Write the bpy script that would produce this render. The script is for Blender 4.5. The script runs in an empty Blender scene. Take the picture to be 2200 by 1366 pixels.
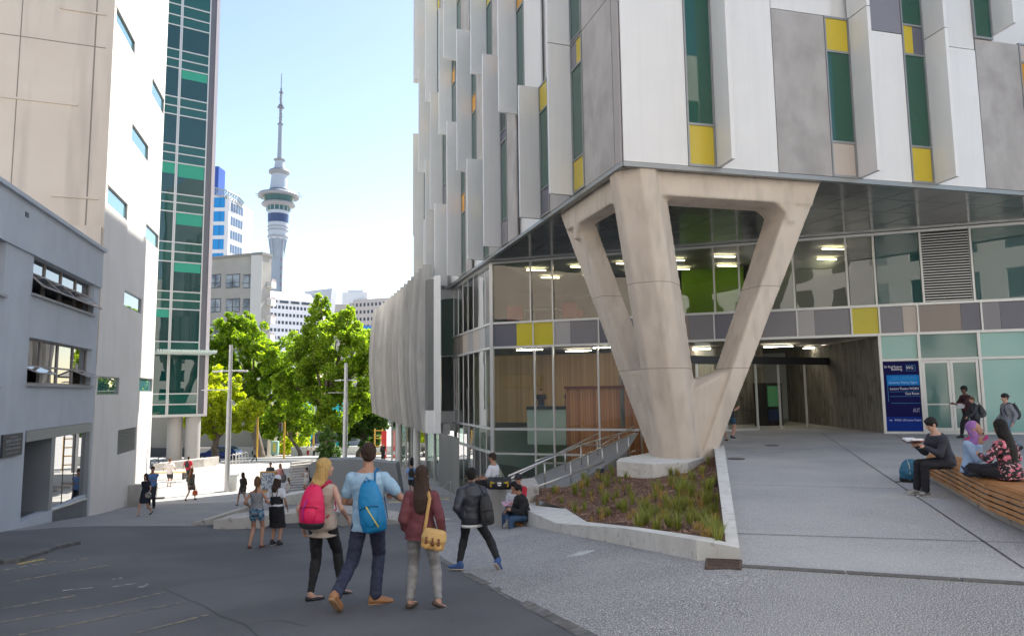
import bpy, bmesh, math, random
from math import *
from mathutils import Vector, Matrix, noise
from mathutils.geometry import delaunay_2d_cdt
S = bpy.context.scene
COL = S.collection
S2 = bpy.data.scenes.new('workshop')      # scratch scene for remeshing, removed at the end
# ---------------------------------------------------------------- camera
F = 1500.0; TH = atan(.1047); RO = .012; CZ = 1.85
r0 = Vector((1, 0, 0)); u0 = Vector((0, -sin(TH), cos(TH))); f0 = Vector((0, cos(TH), sin(TH)))
CR = cos(RO) * r0 - sin(RO) * u0; CU = cos(RO) * u0 + sin(RO) * r0
cam = bpy.data.objects.new('camera', bpy.data.cameras.new('camera')); COL.objects.link(cam)
cam.data.sensor_width = 36; cam.data.lens = 36 * F / 2200; cam.data.clip_end = 6000; cam.data.clip_start = .05
cam.matrix_world = Matrix(((CR.x, CU.x, -f0.x, 0), (CR.y, CU.y, -f0.y, 0), (CR.z, CU.z, -f0.z, CZ), (0, 0, 0, 1)))
S.camera = cam
# ---------------------------------------------------------------- sky, sun, exposure
SUN_EL = 50; SUN_AZ = (.53, .85)
w = bpy.data.worlds.new('World'); S.world = w; w.use_nodes = True
nt = w.node_tree; bg = nt.nodes['Background']
sk = nt.nodes.new('ShaderNodeTexSky'); sk.sky_type = 'NISHITA'; sk.sun_disc = False
sk.sun_elevation = radians(SUN_EL); sk.sun_rotation = atan2(SUN_AZ[0], SUN_AZ[1])
sk.air_density = 1.0; sk.dust_density = .35; sk.ozone_density = 1.2
wb = nt.nodes.new('ShaderNodeMixRGB'); wb.blend_type = 'MULTIPLY'; wb.inputs[0].default_value = 1; wb.inputs[2].default_value = (1.10, 1.0, .92, 1)   # daylight white balance
nt.links.new(sk.outputs[0], wb.inputs[1]); nt.links.new(wb.outputs[0], bg.inputs[0]); bg.inputs[1].default_value = .10
sl = bpy.data.lights.new('sun', 'SUN'); sl.energy = 4.2; sl.angle = radians(.5); sl.color = (1, .95, .86)
sun = bpy.data.objects.new('sun', sl); COL.objects.link(sun)
_a = Vector((SUN_AZ[0], SUN_AZ[1], 0)).normalized() * cos(radians(SUN_EL)); _a.z = sin(radians(SUN_EL))
sun.rotation_euler = _a.to_track_quat('Z', 'Y').to_euler()
sun.location = (20, 20, 80)
S.view_settings.view_transform = 'Standard'; S.view_settings.look = 'None'; S.view_settings.gamma = 1
S.view_settings.exposure = 1.5
S.render.engine = 'CYCLES'
# ---------------------------------------------------------------- surveying: photo measurements to metres
def ray(px, py):
    return f0 + CR * ((px - 1100) / F) + CU * ((683 - py) / F)
def atY(px, py, Y):
    d = ray(px, py); return Vector((d.x * Y / d.y, Y, CZ + d.z * Y / d.y))
def atZ(px, py, z=0):
    d = ray(px, py); t = (z - CZ) / d.z; return Vector((d.x * t, d.y * t, z))
def lerp(xs, ys, x):
    if x <= xs[0]: return ys[0]
    for i in range(len(xs) - 1):
        if x <= xs[i + 1]: return ys[i] + (ys[i + 1] - ys[i]) * (x - xs[i]) / (xs[i + 1] - xs[i])
    return ys[-1]
LY = [-20, 0, 8, 10.7, 16, 23, 26.6, 34, 42, 65, 75, 98, 120, 400, 2000]
LZ = [.5, -1.45, -2.33, -2.62, -3.1, -3.85, -4.3, -5.0, -5.4, -6.2, -6.9, -8.6, -10, -14, -30]
CX = [-20, -12, -9, -6, 0, 2.5, 6, 30]; CV = [-.1, -.1, -.42, -.45, 0, .5, 1.2, 4]
def gz(X, Y):
    w_ = min(1, max(0, (40 - Y) / 15.))
    return CZ + min(-1.85, lerp(LY, LZ, Y) + lerp(CX, CV, X) * w_)
def ground(px, py):
    d = ray(px, py); t = 2
    while t < 2500 and CZ + d.z * t > gz(d.x * t, d.y * t): t *= 1.002
    return Vector((d.x * t, d.y * t, gz(d.x * t, d.y * t)))
class Plane:                       # a vertical plane: origin, direction along it, outward normal
    def __init__(s, o, d, flip=1):
        s.o = Vector((o[0], o[1])); s.d = Vector((d[0], d[1])).normalized()
        s.n = Vector((s.d.y, -s.d.x)) * flip
    def tz(s, px, py):
        r = ray(px, py); det = -r.x * s.d.y + s.d.x * r.y
        k = (-s.o.x * s.d.y + s.d.x * s.o.y) / det
        return (r.x * k - s.o.x) * s.d.x + (r.y * k - s.o.y) * s.d.y, CZ + r.z * k
    def t(s, px, py=500): return s.tz(px, py)[0]
    def p(s, t, z, e=0): 
        q = s.o + s.d * t + s.n * e; return Vector((q.x, q.y, z))
    def off(s, e): return Plane(s.o + s.n * e, s.d, 1 if s.n.dot(Vector((s.d.y, -s.d.x))) > 0 else -1)
# ---------------------------------------------------------------- materials
MATS = {}
def M(name, c, r=.6, c2=None, sc=3., mix=(.4, .6), bump=0., bs=60., metal=0., st=(1, 1, 1), det=5, c3=None, sc3=80., spec=.5, m3=(.55, .6), emit=0, st3=None, vary=0, joints=None):
    if name in MATS: return MATS[name]
    m = bpy.data.materials.new(name); m.use_nodes = True; n = m.node_tree.nodes; l = m.node_tree.links; b = n['Principled BSDF']
    b.inputs['Base Color'].default_value = (*c, 1); b.inputs['Roughness'].default_value = r; b.inputs['Metallic'].default_value = metal
    b.inputs['Specular IOR Level'].default_value = spec
    tc = n.new('ShaderNodeTexCoord'); mp = n.new('ShaderNodeMapping'); mp.inputs['Scale'].default_value = st
    l.new(tc.outputs['Object'], mp.inputs[0]); out = None
    if c2:
        t = n.new('ShaderNodeTexNoise'); t.inputs['Scale'].default_value = sc; t.inputs['Detail'].default_value = det
        l.new(mp.outputs[0], t.inputs[0])
        rp = n.new('ShaderNodeValToRGB'); rp.color_ramp.elements[0].position = mix[0]; rp.color_ramp.elements[1].position = mix[1]
        rp.color_ramp.elements[0].color = (*c, 1); rp.color_ramp.elements[1].color = (*c2, 1)
        l.new(t.outputs[0], rp.inputs[0]); out = rp.outputs[0]
    if c3:
        t = n.new('ShaderNodeTexNoise'); t.inputs['Scale'].default_value = sc3; t.inputs['Detail'].default_value = 2
        if st3: mq = n.new('ShaderNodeMapping'); mq.inputs['Scale'].default_value = st3; l.new(tc.outputs['Object'], mq.inputs[0]); l.new(mq.outputs[0], t.inputs[0])
        else: l.new(tc.outputs['Object'], t.inputs[0])
        rp = n.new('ShaderNodeValToRGB'); rp.color_ramp.elements[0].position = m3[0]; rp.color_ramp.elements[1].position = m3[1]
        rp.color_ramp.elements[0].color = (0, 0, 0, 1); rp.color_ramp.elements[1].color = (1, 1, 1, 1)
        l.new(t.outputs[0], rp.inputs[0]); mx = n.new('ShaderNodeMixRGB'); mx.inputs[2].default_value = (*c3, 1)
        l.new(rp.outputs[0], mx.inputs[0])
        if out: l.new(out, mx.inputs[1])
        else: mx.inputs[1].default_value = (*c, 1)
        out = mx.outputs[0]
    if joints:                      # cast joints: thin darker lines at given heights
        sx_ = n.new('ShaderNodeSeparateXYZ'); l.new(tc.outputs['Object'], sx_.inputs[0])
        for z_ in joints:
            a1 = n.new('ShaderNodeMath'); a1.operation = 'SUBTRACT'; a1.inputs[1].default_value = z_; l.new(sx_.outputs[2], a1.inputs[0]); a2 = n.new('ShaderNodeMath'); a2.operation = 'ABSOLUTE'; l.new(a1.outputs[0], a2.inputs[0])
            a3 = n.new('ShaderNodeMath'); a3.operation = 'LESS_THAN'; a3.inputs[1].default_value = .014; l.new(a2.outputs[0], a3.inputs[0]); mx = n.new('ShaderNodeMixRGB'); mx.blend_type = 'MULTIPLY'; mx.inputs[2].default_value = (.62, .6, .58, 1); l.new(a3.outputs[0], mx.inputs[0]); l.new(out, mx.inputs[1]); out = mx.outputs[0]
    if vary:
        oi = n.new('ShaderNodeObjectInfo'); mr = n.new('ShaderNodeMapRange'); mr.inputs['To Min'].default_value = 1 - vary; mr.inputs['To Max'].default_value = 1 + vary; l.new(oi.outputs['Random'], mr.inputs['Value'])
        hv_ = n.new('ShaderNodeHueSaturation'); l.new(mr.outputs[0], hv_.inputs['Value']); l.new(out, hv_.inputs['Color']); out = hv_.outputs[0]
    if out: l.new(out, b.inputs['Base Color'])
    if bump:
        t = n.new('ShaderNodeTexNoise'); t.inputs['Scale'].default_value = bs; t.inputs['Detail'].default_value = 4
        l.new(mp.outputs[0], t.inputs[0]); bp = n.new('ShaderNodeBump'); bp.inputs['Strength'].default_value = bump; bp.inputs['Distance'].default_value = .02
        l.new(t.outputs[0], bp.inputs['Height']); l.new(bp.outputs[0], b.inputs['Normal'])
    if emit: b.inputs['Emission Color'].default_value = (*c, 1); b.inputs['Emission Strength'].default_value = emit
    MATS[name] = m; return m
def glass(name, tint=(.75, .9, .85), refl=.12, dif=None, dmix=0., wob=0., rough=0.):
    if name in MATS: return MATS[name]
    m = bpy.data.materials.new(name); m.use_nodes = True; n = m.node_tree.nodes; l = m.node_tree.links; n.clear()
    o = n.new('ShaderNodeOutputMaterial'); tr = n.new('ShaderNodeBsdfTransparent'); tr.inputs[0].default_value = (*tint, 1)
    gl = n.new('ShaderNodeBsdfGlossy'); gl.inputs['Roughness'].default_value = rough; fr = n.new('ShaderNodeFresnel'); fr.inputs[0].default_value = 1.5
    ma = n.new('ShaderNodeMath'); ma.operation = 'MULTIPLY_ADD'; ma.inputs[1].default_value = 1.4; ma.inputs[2].default_value = refl; ma.use_clamp = True
    l.new(fr.outputs[0], ma.inputs[0]); base = tr.outputs[0]
    if dif:
        df = n.new('ShaderNodeBsdfDiffuse'); df.inputs[0].default_value = (*dif, 1); m1 = n.new('ShaderNodeMixShader'); m1.inputs[0].default_value = dmix
        l.new(tr.outputs[0], m1.inputs[1]); l.new(df.outputs[0], m1.inputs[2]); base = m1.outputs[0]
    mx = n.new('ShaderNodeMixShader'); l.new(ma.outputs[0], mx.inputs[0]); l.new(base, mx.inputs[1]); l.new(gl.outputs[0], mx.inputs[2]); l.new(mx.outputs[0], o.inputs[0])
    if wob:
        tc = n.new('ShaderNodeTexCoord'); t = n.new('ShaderNodeTexNoise'); t.inputs['Scale'].default_value = .7; t.inputs['Detail'].default_value = 1
        bp = n.new('ShaderNodeBump'); bp.inputs['Strength'].default_value = wob; bp.inputs['Distance'].default_value = .05
        l.new(tc.outputs['Object'], t.inputs[0]); l.new(t.outputs[0], bp.inputs['Height']); l.new(bp.outputs[0], gl.inputs['Normal'])
    MATS[name] = m; return m
def leafmat(name, c, c2, tr=.45):
    if name in MATS: return MATS[name]
    m = bpy.data.materials.new(name); m.use_nodes = True; n = m.node_tree.nodes; l = m.node_tree.links; n.clear()
    o = n.new('ShaderNodeOutputMaterial'); g = n.new('ShaderNodeNewGeometry'); rp = n.new('ShaderNodeValToRGB')
    rp.color_ramp.elements[0].color = (*c, 1); rp.color_ramp.elements[1].color = (*c2, 1); l.new(g.outputs['Random Per Island'], rp.inputs[0])
    d = n.new('ShaderNodeBsdfPrincipled'); d.inputs['Roughness'].default_value = .45; t = n.new('ShaderNodeBsdfTranslucent'); mx = n.new('ShaderNodeMixShader'); mx.inputs[0].default_value = tr
    hs = n.new('ShaderNodeHueSaturation'); hs.inputs['Value'].default_value = 3.8; hs.inputs['Saturation'].default_value = 1.1
    l.new(rp.outputs[0], d.inputs['Base Color']); l.new(rp.outputs[0], hs.inputs['Color']); l.new(hs.outputs[0], t.inputs[0]); l.new(d.outputs[0], mx.inputs[1]); l.new(t.outputs[0], mx.inputs[2]); l.new(mx.outputs[0], o.inputs[0])
    MATS[name] = m; return m
def plankmat(name, c, c2, c3, axis, width=.1, r=.45):
    m = bpy.data.materials.new(name); m.use_nodes = True; n = m.node_tree.nodes; l = m.node_tree.links; b = n['Principled BSDF']; b.inputs['Roughness'].default_value = r
    tc = n.new('ShaderNodeTexCoord'); dp = n.new('ShaderNodeVectorMath'); dp.operation = 'DOT_PRODUCT'; dp.inputs[1].default_value = axis
    l.new(tc.outputs['Object'], dp.inputs[0]); dv = n.new('ShaderNodeMath'); dv.operation = 'DIVIDE'; dv.inputs[1].default_value = width; l.new(dp.outputs['Value'], dv.inputs[0])
    fl = n.new('ShaderNodeMath'); fl.operation = 'FLOOR'; l.new(dv.outputs[0], fl.inputs[0]); wn = n.new('ShaderNodeTexWhiteNoise'); wn.noise_dimensions = '1D'; l.new(fl.outputs[0], wn.inputs['W'])
    rp = n.new('ShaderNodeValToRGB'); e = rp.color_ramp.elements; e[0].color = (*c, 1); e[1].color = (*c3, 1); x = e.new(.5); x.color = (*c2, 1); l.new(wn.outputs[0], rp.inputs[0])
    fc = n.new('ShaderNodeMath'); fc.operation = 'FRACT'; l.new(dv.outputs[0], fc.inputs[0]); gt = n.new('ShaderNodeMath'); gt.operation = 'GREATER_THAN'; gt.inputs[1].default_value = .93; l.new(fc.outputs[0], gt.inputs[0])
    mx = n.new('ShaderNodeMixRGB'); mx.inputs[2].default_value = (c[0] * .3, c[1] * .3, c[2] * .3, 1); l.new(gt.outputs[0], mx.inputs[0]); l.new(rp.outputs[0], mx.inputs[1]); l.new(mx.outputs[0], b.inputs['Base Color'])
    return m
CONC = M('concrete', (.42, .39, .35), .75, (.52, .49, .45), 1.6, (.35, .7), .15, 30, c3=(.22, .20, .185), sc3=3.5, m3=(.58, .75))
COLC = M('column_concrete', (.56, .475, .39), .75, (.66, .57, .48), .9, (.3, .7), .10, 18, c3=(.44, .375, .31), sc3=1.2, m3=(.48, .85), st3=(2.5, 2.5, .7), joints=(4.9, 2.45))
PCONC = M('panel_concrete', (.34, .32, .305), .7, (.43, .41, .395), 1.6, (.3, .7), .12, 25, st=(1.3, 1.3, .6), c3=(.30, .28, .27), sc3=1.1, m3=(.5, .8), vary=.07)
KERB = M('kerb_concrete', (.62, .60, .55), .8, (.72, .70, .65), 3, (.35, .7), .15, 50, c3=(.38, .36, .32), sc3=9, m3=(.62, .75))
WHITE = M('white_panel', (.74, .73, .705), .35, (.71, .70, .68), 1.2, (.3, .7), .02, 2, c3=(.68, .67, .65), sc3=2.0, m3=(.5, .9), st3=(3, 3, .15), vary=.045)
ALU = M('aluminium', (.62, .62, .60), .35, metal=.3)
ALUD = M('grey_metal', (.30, .31, .31), .4, metal=.5)
STEEL = M('stainless', (.62, .60, .57), .28, metal=.9)
DARK = M('dark_metal', (.035, .035, .04), .45)
BLACK = M('black', (.015, .015, .017), .6)
RENDER_G = M('grey_render', (.47, .51, .57), .85, (.52, .56, .62), .9, (.3, .7), .06, 12, c3=(.43, .465, .52), sc3=1.4, m3=(.52, .9), st3=(1.2, 1.2, .3))
WRENDER = M('white_render', (.80, .76, .72), .8, (.84, .81, .78), .6, (.3, .7), .05, 10, c3=(.74, .705, .67), sc3=1.2, m3=(.5, .9), st3=(1.4, 1.4, .3))
BEIGE = M('beige_render', (.66, .56, .46), .85, (.72, .62, .51), .5, (.3, .7), .05, 10, c3=(.54, .46, .38), sc3=.9, m3=(.5, .85), st3=(2, 2, .25))
# ---------------------------------------------------------------- object helpers
ORG = {}
def tag(o, label=None, cat=None, group=None, kind=None):
    if label: o['label'] = label
    if cat: o['category'] = cat
    if group: o['group'] = group
    if kind: o['kind'] = kind
    return o
def thing(name, label, cat, loc=(0, 0, 0), group=None, rz=0):
    o = bpy.data.objects.new(name, None); COL.objects.link(o); o.location = loc; o.rotation_euler = (0, 0, rz); o.empty_display_size = .2
    return tag(o, label, cat, group)
def link(name, me, parent=None, label=None):
    o = bpy.data.objects.new(name, me); COL.objects.link(o); o.parent = parent
    if label: o['label'] = label
    return o
def wloc(p):
    v = Vector((0, 0, 0)); 
    while p is not None: v = v + p.location; p = p.parent
    return v
class MB:
    def __init__(s): s.v = []; s.f = []; s.m = []
    def add(s, vs, fs, m=0):
        n = len(s.v); s.v += [tuple(v) for v in vs]; s.f += [tuple(i + n for i in f) for f in fs]; s.m += [m] * len(fs); return s
    def hexa(s, a, b, m=0):      # two 4-rings
        return s.add(list(a) + list(b), [(3, 2, 1, 0), (4, 5, 6, 7), (0, 1, 5, 4), (1, 2, 6, 5), (2, 3, 7, 6), (3, 0, 4, 7)], m)
    def box(s, c, d, rz=0, m=0, rx=0):
        x, y, z = d[0] / 2, d[1] / 2, d[2] / 2; R_ = Matrix.Rotation(rz, 3, 'Z') @ Matrix.Rotation(rx, 3, 'X'); c = Vector(c)
        q = lambda a, b_, e: c + R_ @ Vector((a, b_, e))
        return s.hexa([q(-x, -y, -z), q(x, -y, -z), q(x, y, -z), q(-x, y, -z)], [q(-x, -y, z), q(x, -y, z), q(x, y, z), q(-x, y, z)], m)
    def pb(s, P, t0, t1, z0, z1, e0, e1, m=0, zz=None):   # box on a plane; zz=(z0 at t1, z1 at t1)
        a0, a1 = (z0, z1) if zz is None else zz
        A = [P.p(t0, z0, e0), P.p(t1, a0, e0), P.p(t1, a0, e1), P.p(t0, z0, e1)]; B = [P.p(t0, z1, e0), P.p(t1, a1, e0), P.p(t1, a1, e1), P.p(t0, z1, e1)]
        return s.hexa(A, B, m)
    def prism(s, pts, z0, z1, m=0):
        n = len(pts); Z0 = z0 if callable(z0) else (lambda x, y: z0); Z1 = z1 if callable(z1) else (lambda x, y: z1)
        vs = [(p[0], p[1], Z0(p[0], p[1])) for p in pts] + [(p[0], p[1], Z1(p[0], p[1])) for p in pts]
        return s.add(vs, [tuple(range(n))[::-1], tuple(range(n, 2 * n))] + [(i, (i + 1) % n, n + (i + 1) % n, n + i) for i in range(n)], m)
    def quad(s, a, b, c, d, m=0): return s.add([a, b, c, d], [(0, 1, 2, 3)], m)
    def tube(s, pts, r, n=8, m=0, rs=None, flat=1., up=None):
        pts = [Vector(p) for p in pts]; k = len(pts); vs = []
        for i, p in enumerate(pts):
            d = (pts[min(i + 1, k - 1)] - pts[max(i - 1, 0)]).normalized()
            u = Vector(up) if up else (Vector((0, 0, 1)) if abs(d.z) < .9 else Vector((1, 0, 0)))
            a = d.cross(u).normalized(); b = a.cross(d); q = rs[i] if rs else r
            vs += [p + a * cos(2 * pi * j / n) * q + b * sin(2 * pi * j / n) * q * flat for j in range(n)]
        fs = [(i * n + j, i * n + (j + 1) % n, (i + 1) * n + (j + 1) % n, (i + 1) * n + j) for i in range(k - 1) for j in range(n)]
        fs += [tuple(range(n))[::-1], tuple(range((k - 1) * n, k * n))]
        return s.add(vs, fs, m)
    def lathe(s, c, prof, n=24, m=0):
        vs = []; k = len(prof)
        for (r, z) in prof: vs += [(c[0] + r * cos(2 * pi * j / n), c[1] + r * sin(2 * pi * j / n), z) for j in range(n)]
        fs = [(i * n + j, i * n + (j + 1) % n, (i + 1) * n + (j + 1) % n, (i + 1) * n + j) for i in range(k - 1) for j in range(n)]
        fs += [tuple(range(n))[::-1], tuple(range((k - 1) * n, k * n))]
        return s.add(vs, fs, m)
    def ell(s, c, r, n=12, k=8, m=0, R_=None):
        c = Vector(c); vs = []
        for i in range(k + 1):
            a = pi * i / k - pi / 2; rr = max(cos(a), .02)
            for j in range(n):
                q = Vector((r[0] * rr * cos(2 * pi * j / n), r[1] * rr * sin(2 * pi * j / n), r[2] * sin(a)))
                vs.append(c + (R_ @ q if R_ else q))
        fs = [(i * n + j, i * n + (j + 1) % n, (i + 1) * n + (j + 1) % n, (i + 1) * n + j) for i in range(k) for j in range(n)]
        fs += [tuple(range(n))[::-1], tuple(range(k * n, (k + 1) * n))]
        return s.add(vs, fs, m)
    def cone(s, a, b, ra, rb, n=12, m=0):       # round ended tapered limb
        a = Vector(a); b = Vector(b); d = (b - a); L = d.length or 1e-4; d = d / L
        pts = []; rs = []
        for q in (80, 55, 30, 5): pts.append(a - d * ra * sin(radians(q))); rs.append(ra * cos(radians(q)))
        for q in (5, 30, 55, 80): pts.append(b + d * rb * sin(radians(q))); rs.append(rb * cos(radians(q)))
        return s.tube(pts, 0, n, m, rs)
    def loft(s, rings, n=16, m=0):              # rings: (centre, rx, ry[, Matrix3])
        vs = []; k = len(rings)
        for q in rings:
            R_ = q[3] if len(q) > 3 else None
            for j in range(n):
                p = Vector((q[1] * cos(2 * pi * j / n), q[2] * sin(2 * pi * j / n), 0)); vs.append(Vector(q[0]) + (R_ @ p if R_ else p))
        fs = [(i * n + j, i * n + (j + 1) % n, (i + 1) * n + (j + 1) % n, (i + 1) * n + j) for i in range(k - 1) for j in range(n)]
        fs += [tuple(range(n))[::-1], tuple(range((k - 1) * n, k * n))]
        return s.add(vs, fs, m)
    def hull(s, pts, m=0):
        bm = bmesh.new(); [bm.verts.new(p) for p in pts]; r = bmesh.ops.convex_hull(bm, input=bm.verts)
        bmesh.ops.delete(bm, geom=[v for v in bm.verts if not v.link_faces], context='VERTS')
        bm.verts.index_update(); s.add([v.co.copy() for v in bm.verts], [tuple(v.index for v in f.verts) for f in bm.faces], m); bm.free(); return s
    def mesh(s, name, mats, off=Vector((0, 0, 0)), smooth=False):
        me = bpy.data.meshes.new(name); me.from_pydata([(v[0] - off[0], v[1] - off[1], v[2] - off[2]) for v in s.v], [], s.f)
        for m in (mats if isinstance(mats, (list, tuple)) else [mats]): me.materials.append(m)
        if isinstance(mats, (list, tuple)) and len(mats) > 1: me.polygons.foreach_set('material_index', s.m)
        if smooth: me.polygons.foreach_set('use_smooth', [True] * len(me.polygons))
        bm = bmesh.new(); bm.from_mesh(me); bmesh.ops.recalc_face_normals(bm, faces=bm.faces); bm.to_mesh(me); bm.free()
        me.update(); return me
    def build(s, name, mats, parent=None, smooth=False, label=None, bevel=0):
        me = s.mesh(name, mats, wloc(parent) if parent else Vector((0, 0, 0)), smooth); o = link(name, me, parent, label)
        if bevel:
            b = o.modifiers.new('b', 'BEVEL'); b.width = bevel; b.segments = 2; b.limit_method = 'ANGLE'
        return o
    def blob(s, name, mats, vox, parent=None, sm=4, off=None, disp=0, dsc=8., label=None, fac=.5):
        me = s.mesh(name + '_src', mats, off or Vector((0, 0, 0))); t = bpy.data.objects.new('tmp', me); S2.collection.objects.link(t)
        r = t.modifiers.new('r', 'REMESH'); r.mode = 'VOXEL'; r.voxel_size = vox; r.use_smooth_shade = True
        if sm: k = t.modifiers.new('s', 'SMOOTH'); k.iterations = sm; k.factor = fac
        S2.view_layers[0].update(); dg = S2.view_layers[0].depsgraph; res = bpy.data.meshes.new_from_object(t.evaluated_get(dg), depsgraph=dg); bpy.data.objects.remove(t); bpy.data.meshes.remove(me)
        res.name = name; res.polygons.foreach_set('use_smooth', [True] * len(res.polygons))
        if disp:
            for v in res.vertices: v.co += v.normal * disp * noise.noise(Vector((v.co.x * dsc, v.co.y * dsc, v.co.z * dsc * 1.6)))
        if not res.materials: res.materials.append(mats)
        return link(name, res, parent, label)
def struct(o): o['kind'] = 'structure'; return o
def sheet(name, poly, mat, off=0., step=1.0, zf=None, hole=None):
    zf = zf or gz; poly = [Vector((p[0], p[1])) for p in poly]; xs = [p.x for p in poly]; ys = [p.y for p in poly]; pts = list(poly); n = len(poly)
    def inside(x, y, pl):
        c = False
        for i in range(len(pl)):
            a, b = pl[i], pl[i - 1]
            if (a.y > y) != (b.y > y) and x < (b.x - a.x) * (y - a.y) / (b.y - a.y) + a.x: c = not c
        return c
    y = min(ys) + step * .5
    while y < max(ys):
        x = min(xs) + step * .5
        while x < max(xs):
            if inside(x, y, poly): pts.append(Vector((x, y)))
            x += step
        y += step
    res = delaunay_2d_cdt(pts, [(i, (i + 1) % n) for i in range(n)], [], 1, 1e-4)
    mb = MB(); mb.add([(v.x, v.y, zf(v.x, v.y) + off) for v in res[0]], [tuple(f) for f in res[2]]); return mb.build(name, mat, smooth=True)
def text(s, size, mat, parent, P, t, z, e=.01, align='LEFT', width=None, name='lettering', depth=.004, sx=1.):
    c = bpy.data.curves.new('t', 'FONT'); c.body = s; c.size = size; c.extrude = depth; c.align_x = align; c.resolution_u = 2
    o = bpy.data.objects.new('t', c); COL.objects.link(o); dg = bpy.context.evaluated_depsgraph_get(); me = bpy.data.meshes.new_from_object(o.evaluated_get(dg)); bpy.data.objects.remove(o)
    me.materials.clear(); me.materials.append(mat); pl = wloc(parent)
    X = Vector((P.d.x, P.d.y, 0)) if Vector((P.d.y, -P.d.x)).dot(P.n) > 0 else -Vector((P.d.x, P.d.y, 0))
    N = Vector((P.n.x, P.n.y, 0)); o_ = P.p(t, z, e) - pl
    k = 1.
    if width:
        wx = max((v.co.x for v in me.vertices), default=1) - min((v.co.x for v in me.vertices), default=0); k = width / wx
    for v in me.vertices: v.co = o_ + X * v.co.x * k * sx + Vector((0, 0, 1)) * v.co.y + N * v.co.z
    return link(name, me, parent)
# ================================================================ SETTING: ground
def G(*pts): return [ground(*p) for p in pts]
ASPH = M('asphalt', (.092, .092, .096), .85, (.14, .138, .14), .35, (.38, .66), .5, 120, c3=(.20, .195, .195), sc3=110, m3=(.66, .74))
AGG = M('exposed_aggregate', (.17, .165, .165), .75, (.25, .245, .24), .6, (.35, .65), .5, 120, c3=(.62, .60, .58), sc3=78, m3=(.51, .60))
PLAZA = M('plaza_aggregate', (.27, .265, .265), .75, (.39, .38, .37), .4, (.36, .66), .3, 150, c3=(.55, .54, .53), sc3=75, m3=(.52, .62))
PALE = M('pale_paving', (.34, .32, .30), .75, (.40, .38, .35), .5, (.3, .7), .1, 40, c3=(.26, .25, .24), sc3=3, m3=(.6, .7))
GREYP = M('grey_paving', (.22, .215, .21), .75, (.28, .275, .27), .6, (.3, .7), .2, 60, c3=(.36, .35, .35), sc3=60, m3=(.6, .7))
edge = G((45, 1139), (120, 1133), (410, 1129), (850, 1118)); k2 = G((905, 1165), (945, 1200), (1010, 1237), (1060, 1262), (1140, 1302), (1262, 1366)) 
tail = [Vector((1.0, 3.4)), Vector((1.6, .5)), Vector((2.0, -12))]
bedge = G((850, 1118), (1085, 1124))
front_px = [(1132, 1127), (1196, 1143), (1339, 1171), (1497, 1203)]
FRONT = [ground(*p) for p in front_px]; A0 = atZ(1590, 1205, 0)
DR = [atZ(1590, 1216, 0), atZ(2200, 1254, 0)]; DRX = DR[0] + (DR[1] - DR[0]) * 6
struct(sheet('road', [Vector((-17, 14)), Vector((-17.0, 19))] + [edge[0] + Vector((-2.5, -.5, 0))] + edge + k2 + tail + [Vector((-17, -12))], ASPH, 0, .45))
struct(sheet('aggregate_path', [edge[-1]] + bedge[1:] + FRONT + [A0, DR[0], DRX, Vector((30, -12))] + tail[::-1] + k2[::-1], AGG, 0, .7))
o = sheet('ground', [Vector((-900, -60)), Vector((900, -60)), Vector((900, 60)), Vector((900, 1500)), Vector((-900, 1500))], PALE, -.0, 60)
bpy.data.objects.remove(o)
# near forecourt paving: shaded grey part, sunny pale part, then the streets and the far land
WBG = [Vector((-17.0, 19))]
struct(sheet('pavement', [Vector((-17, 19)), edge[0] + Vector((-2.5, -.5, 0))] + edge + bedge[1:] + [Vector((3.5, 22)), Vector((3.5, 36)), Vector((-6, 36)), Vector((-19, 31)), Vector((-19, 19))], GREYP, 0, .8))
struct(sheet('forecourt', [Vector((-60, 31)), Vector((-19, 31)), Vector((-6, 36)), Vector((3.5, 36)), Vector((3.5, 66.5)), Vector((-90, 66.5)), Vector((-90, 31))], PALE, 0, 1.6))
ROAD2 = M('street_asphalt', (.13, .13, .135), .85, (.17, .17, .17), .4, (.3, .7), .1, 30)
struct(sheet('street', [Vector((-200, 66.5)), Vector((60, 66.5)), Vector((60, 86)), Vector((-200, 86))], ROAD2, -.12, 4))
struct(sheet('far_ground', [Vector((-1400, 86)), Vector((1400, 86)), Vector((1400, 2600)), Vector((-1400, 2600))], PALE, 0, 60))
struct(sheet('outer_ground', [Vector((-1400, -800)), Vector((1400, -800)), Vector((1400, -12)), Vector((-1400, -12))], PALE, -.02, 120, zf=lambda x, y: 0.))
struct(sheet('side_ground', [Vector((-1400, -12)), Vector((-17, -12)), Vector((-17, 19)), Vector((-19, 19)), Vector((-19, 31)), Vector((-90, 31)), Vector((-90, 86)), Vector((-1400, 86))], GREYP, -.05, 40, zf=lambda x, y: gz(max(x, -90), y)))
# kerb beside the street
mb = MB()
for x in range(-88, 40, 4): mb.prism([(x, 86), (x + 3.98, 86), (x + 3.98, 86.35), (x, 86.35)], lambda a, b: gz(a, 86) - .3, lambda a, b: gz(a, 86) + .03)
for x in range(-88, -8, 4): mb.prism([(x, 66.3), (x + 3.98, 66.3), (x + 3.98, 66.6), (x, 66.6)], lambda a, b: gz(a, 66) - .3, lambda a, b: gz(a, 66) + .01)
struct(mb.build('street_kerb', KERB))
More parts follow.
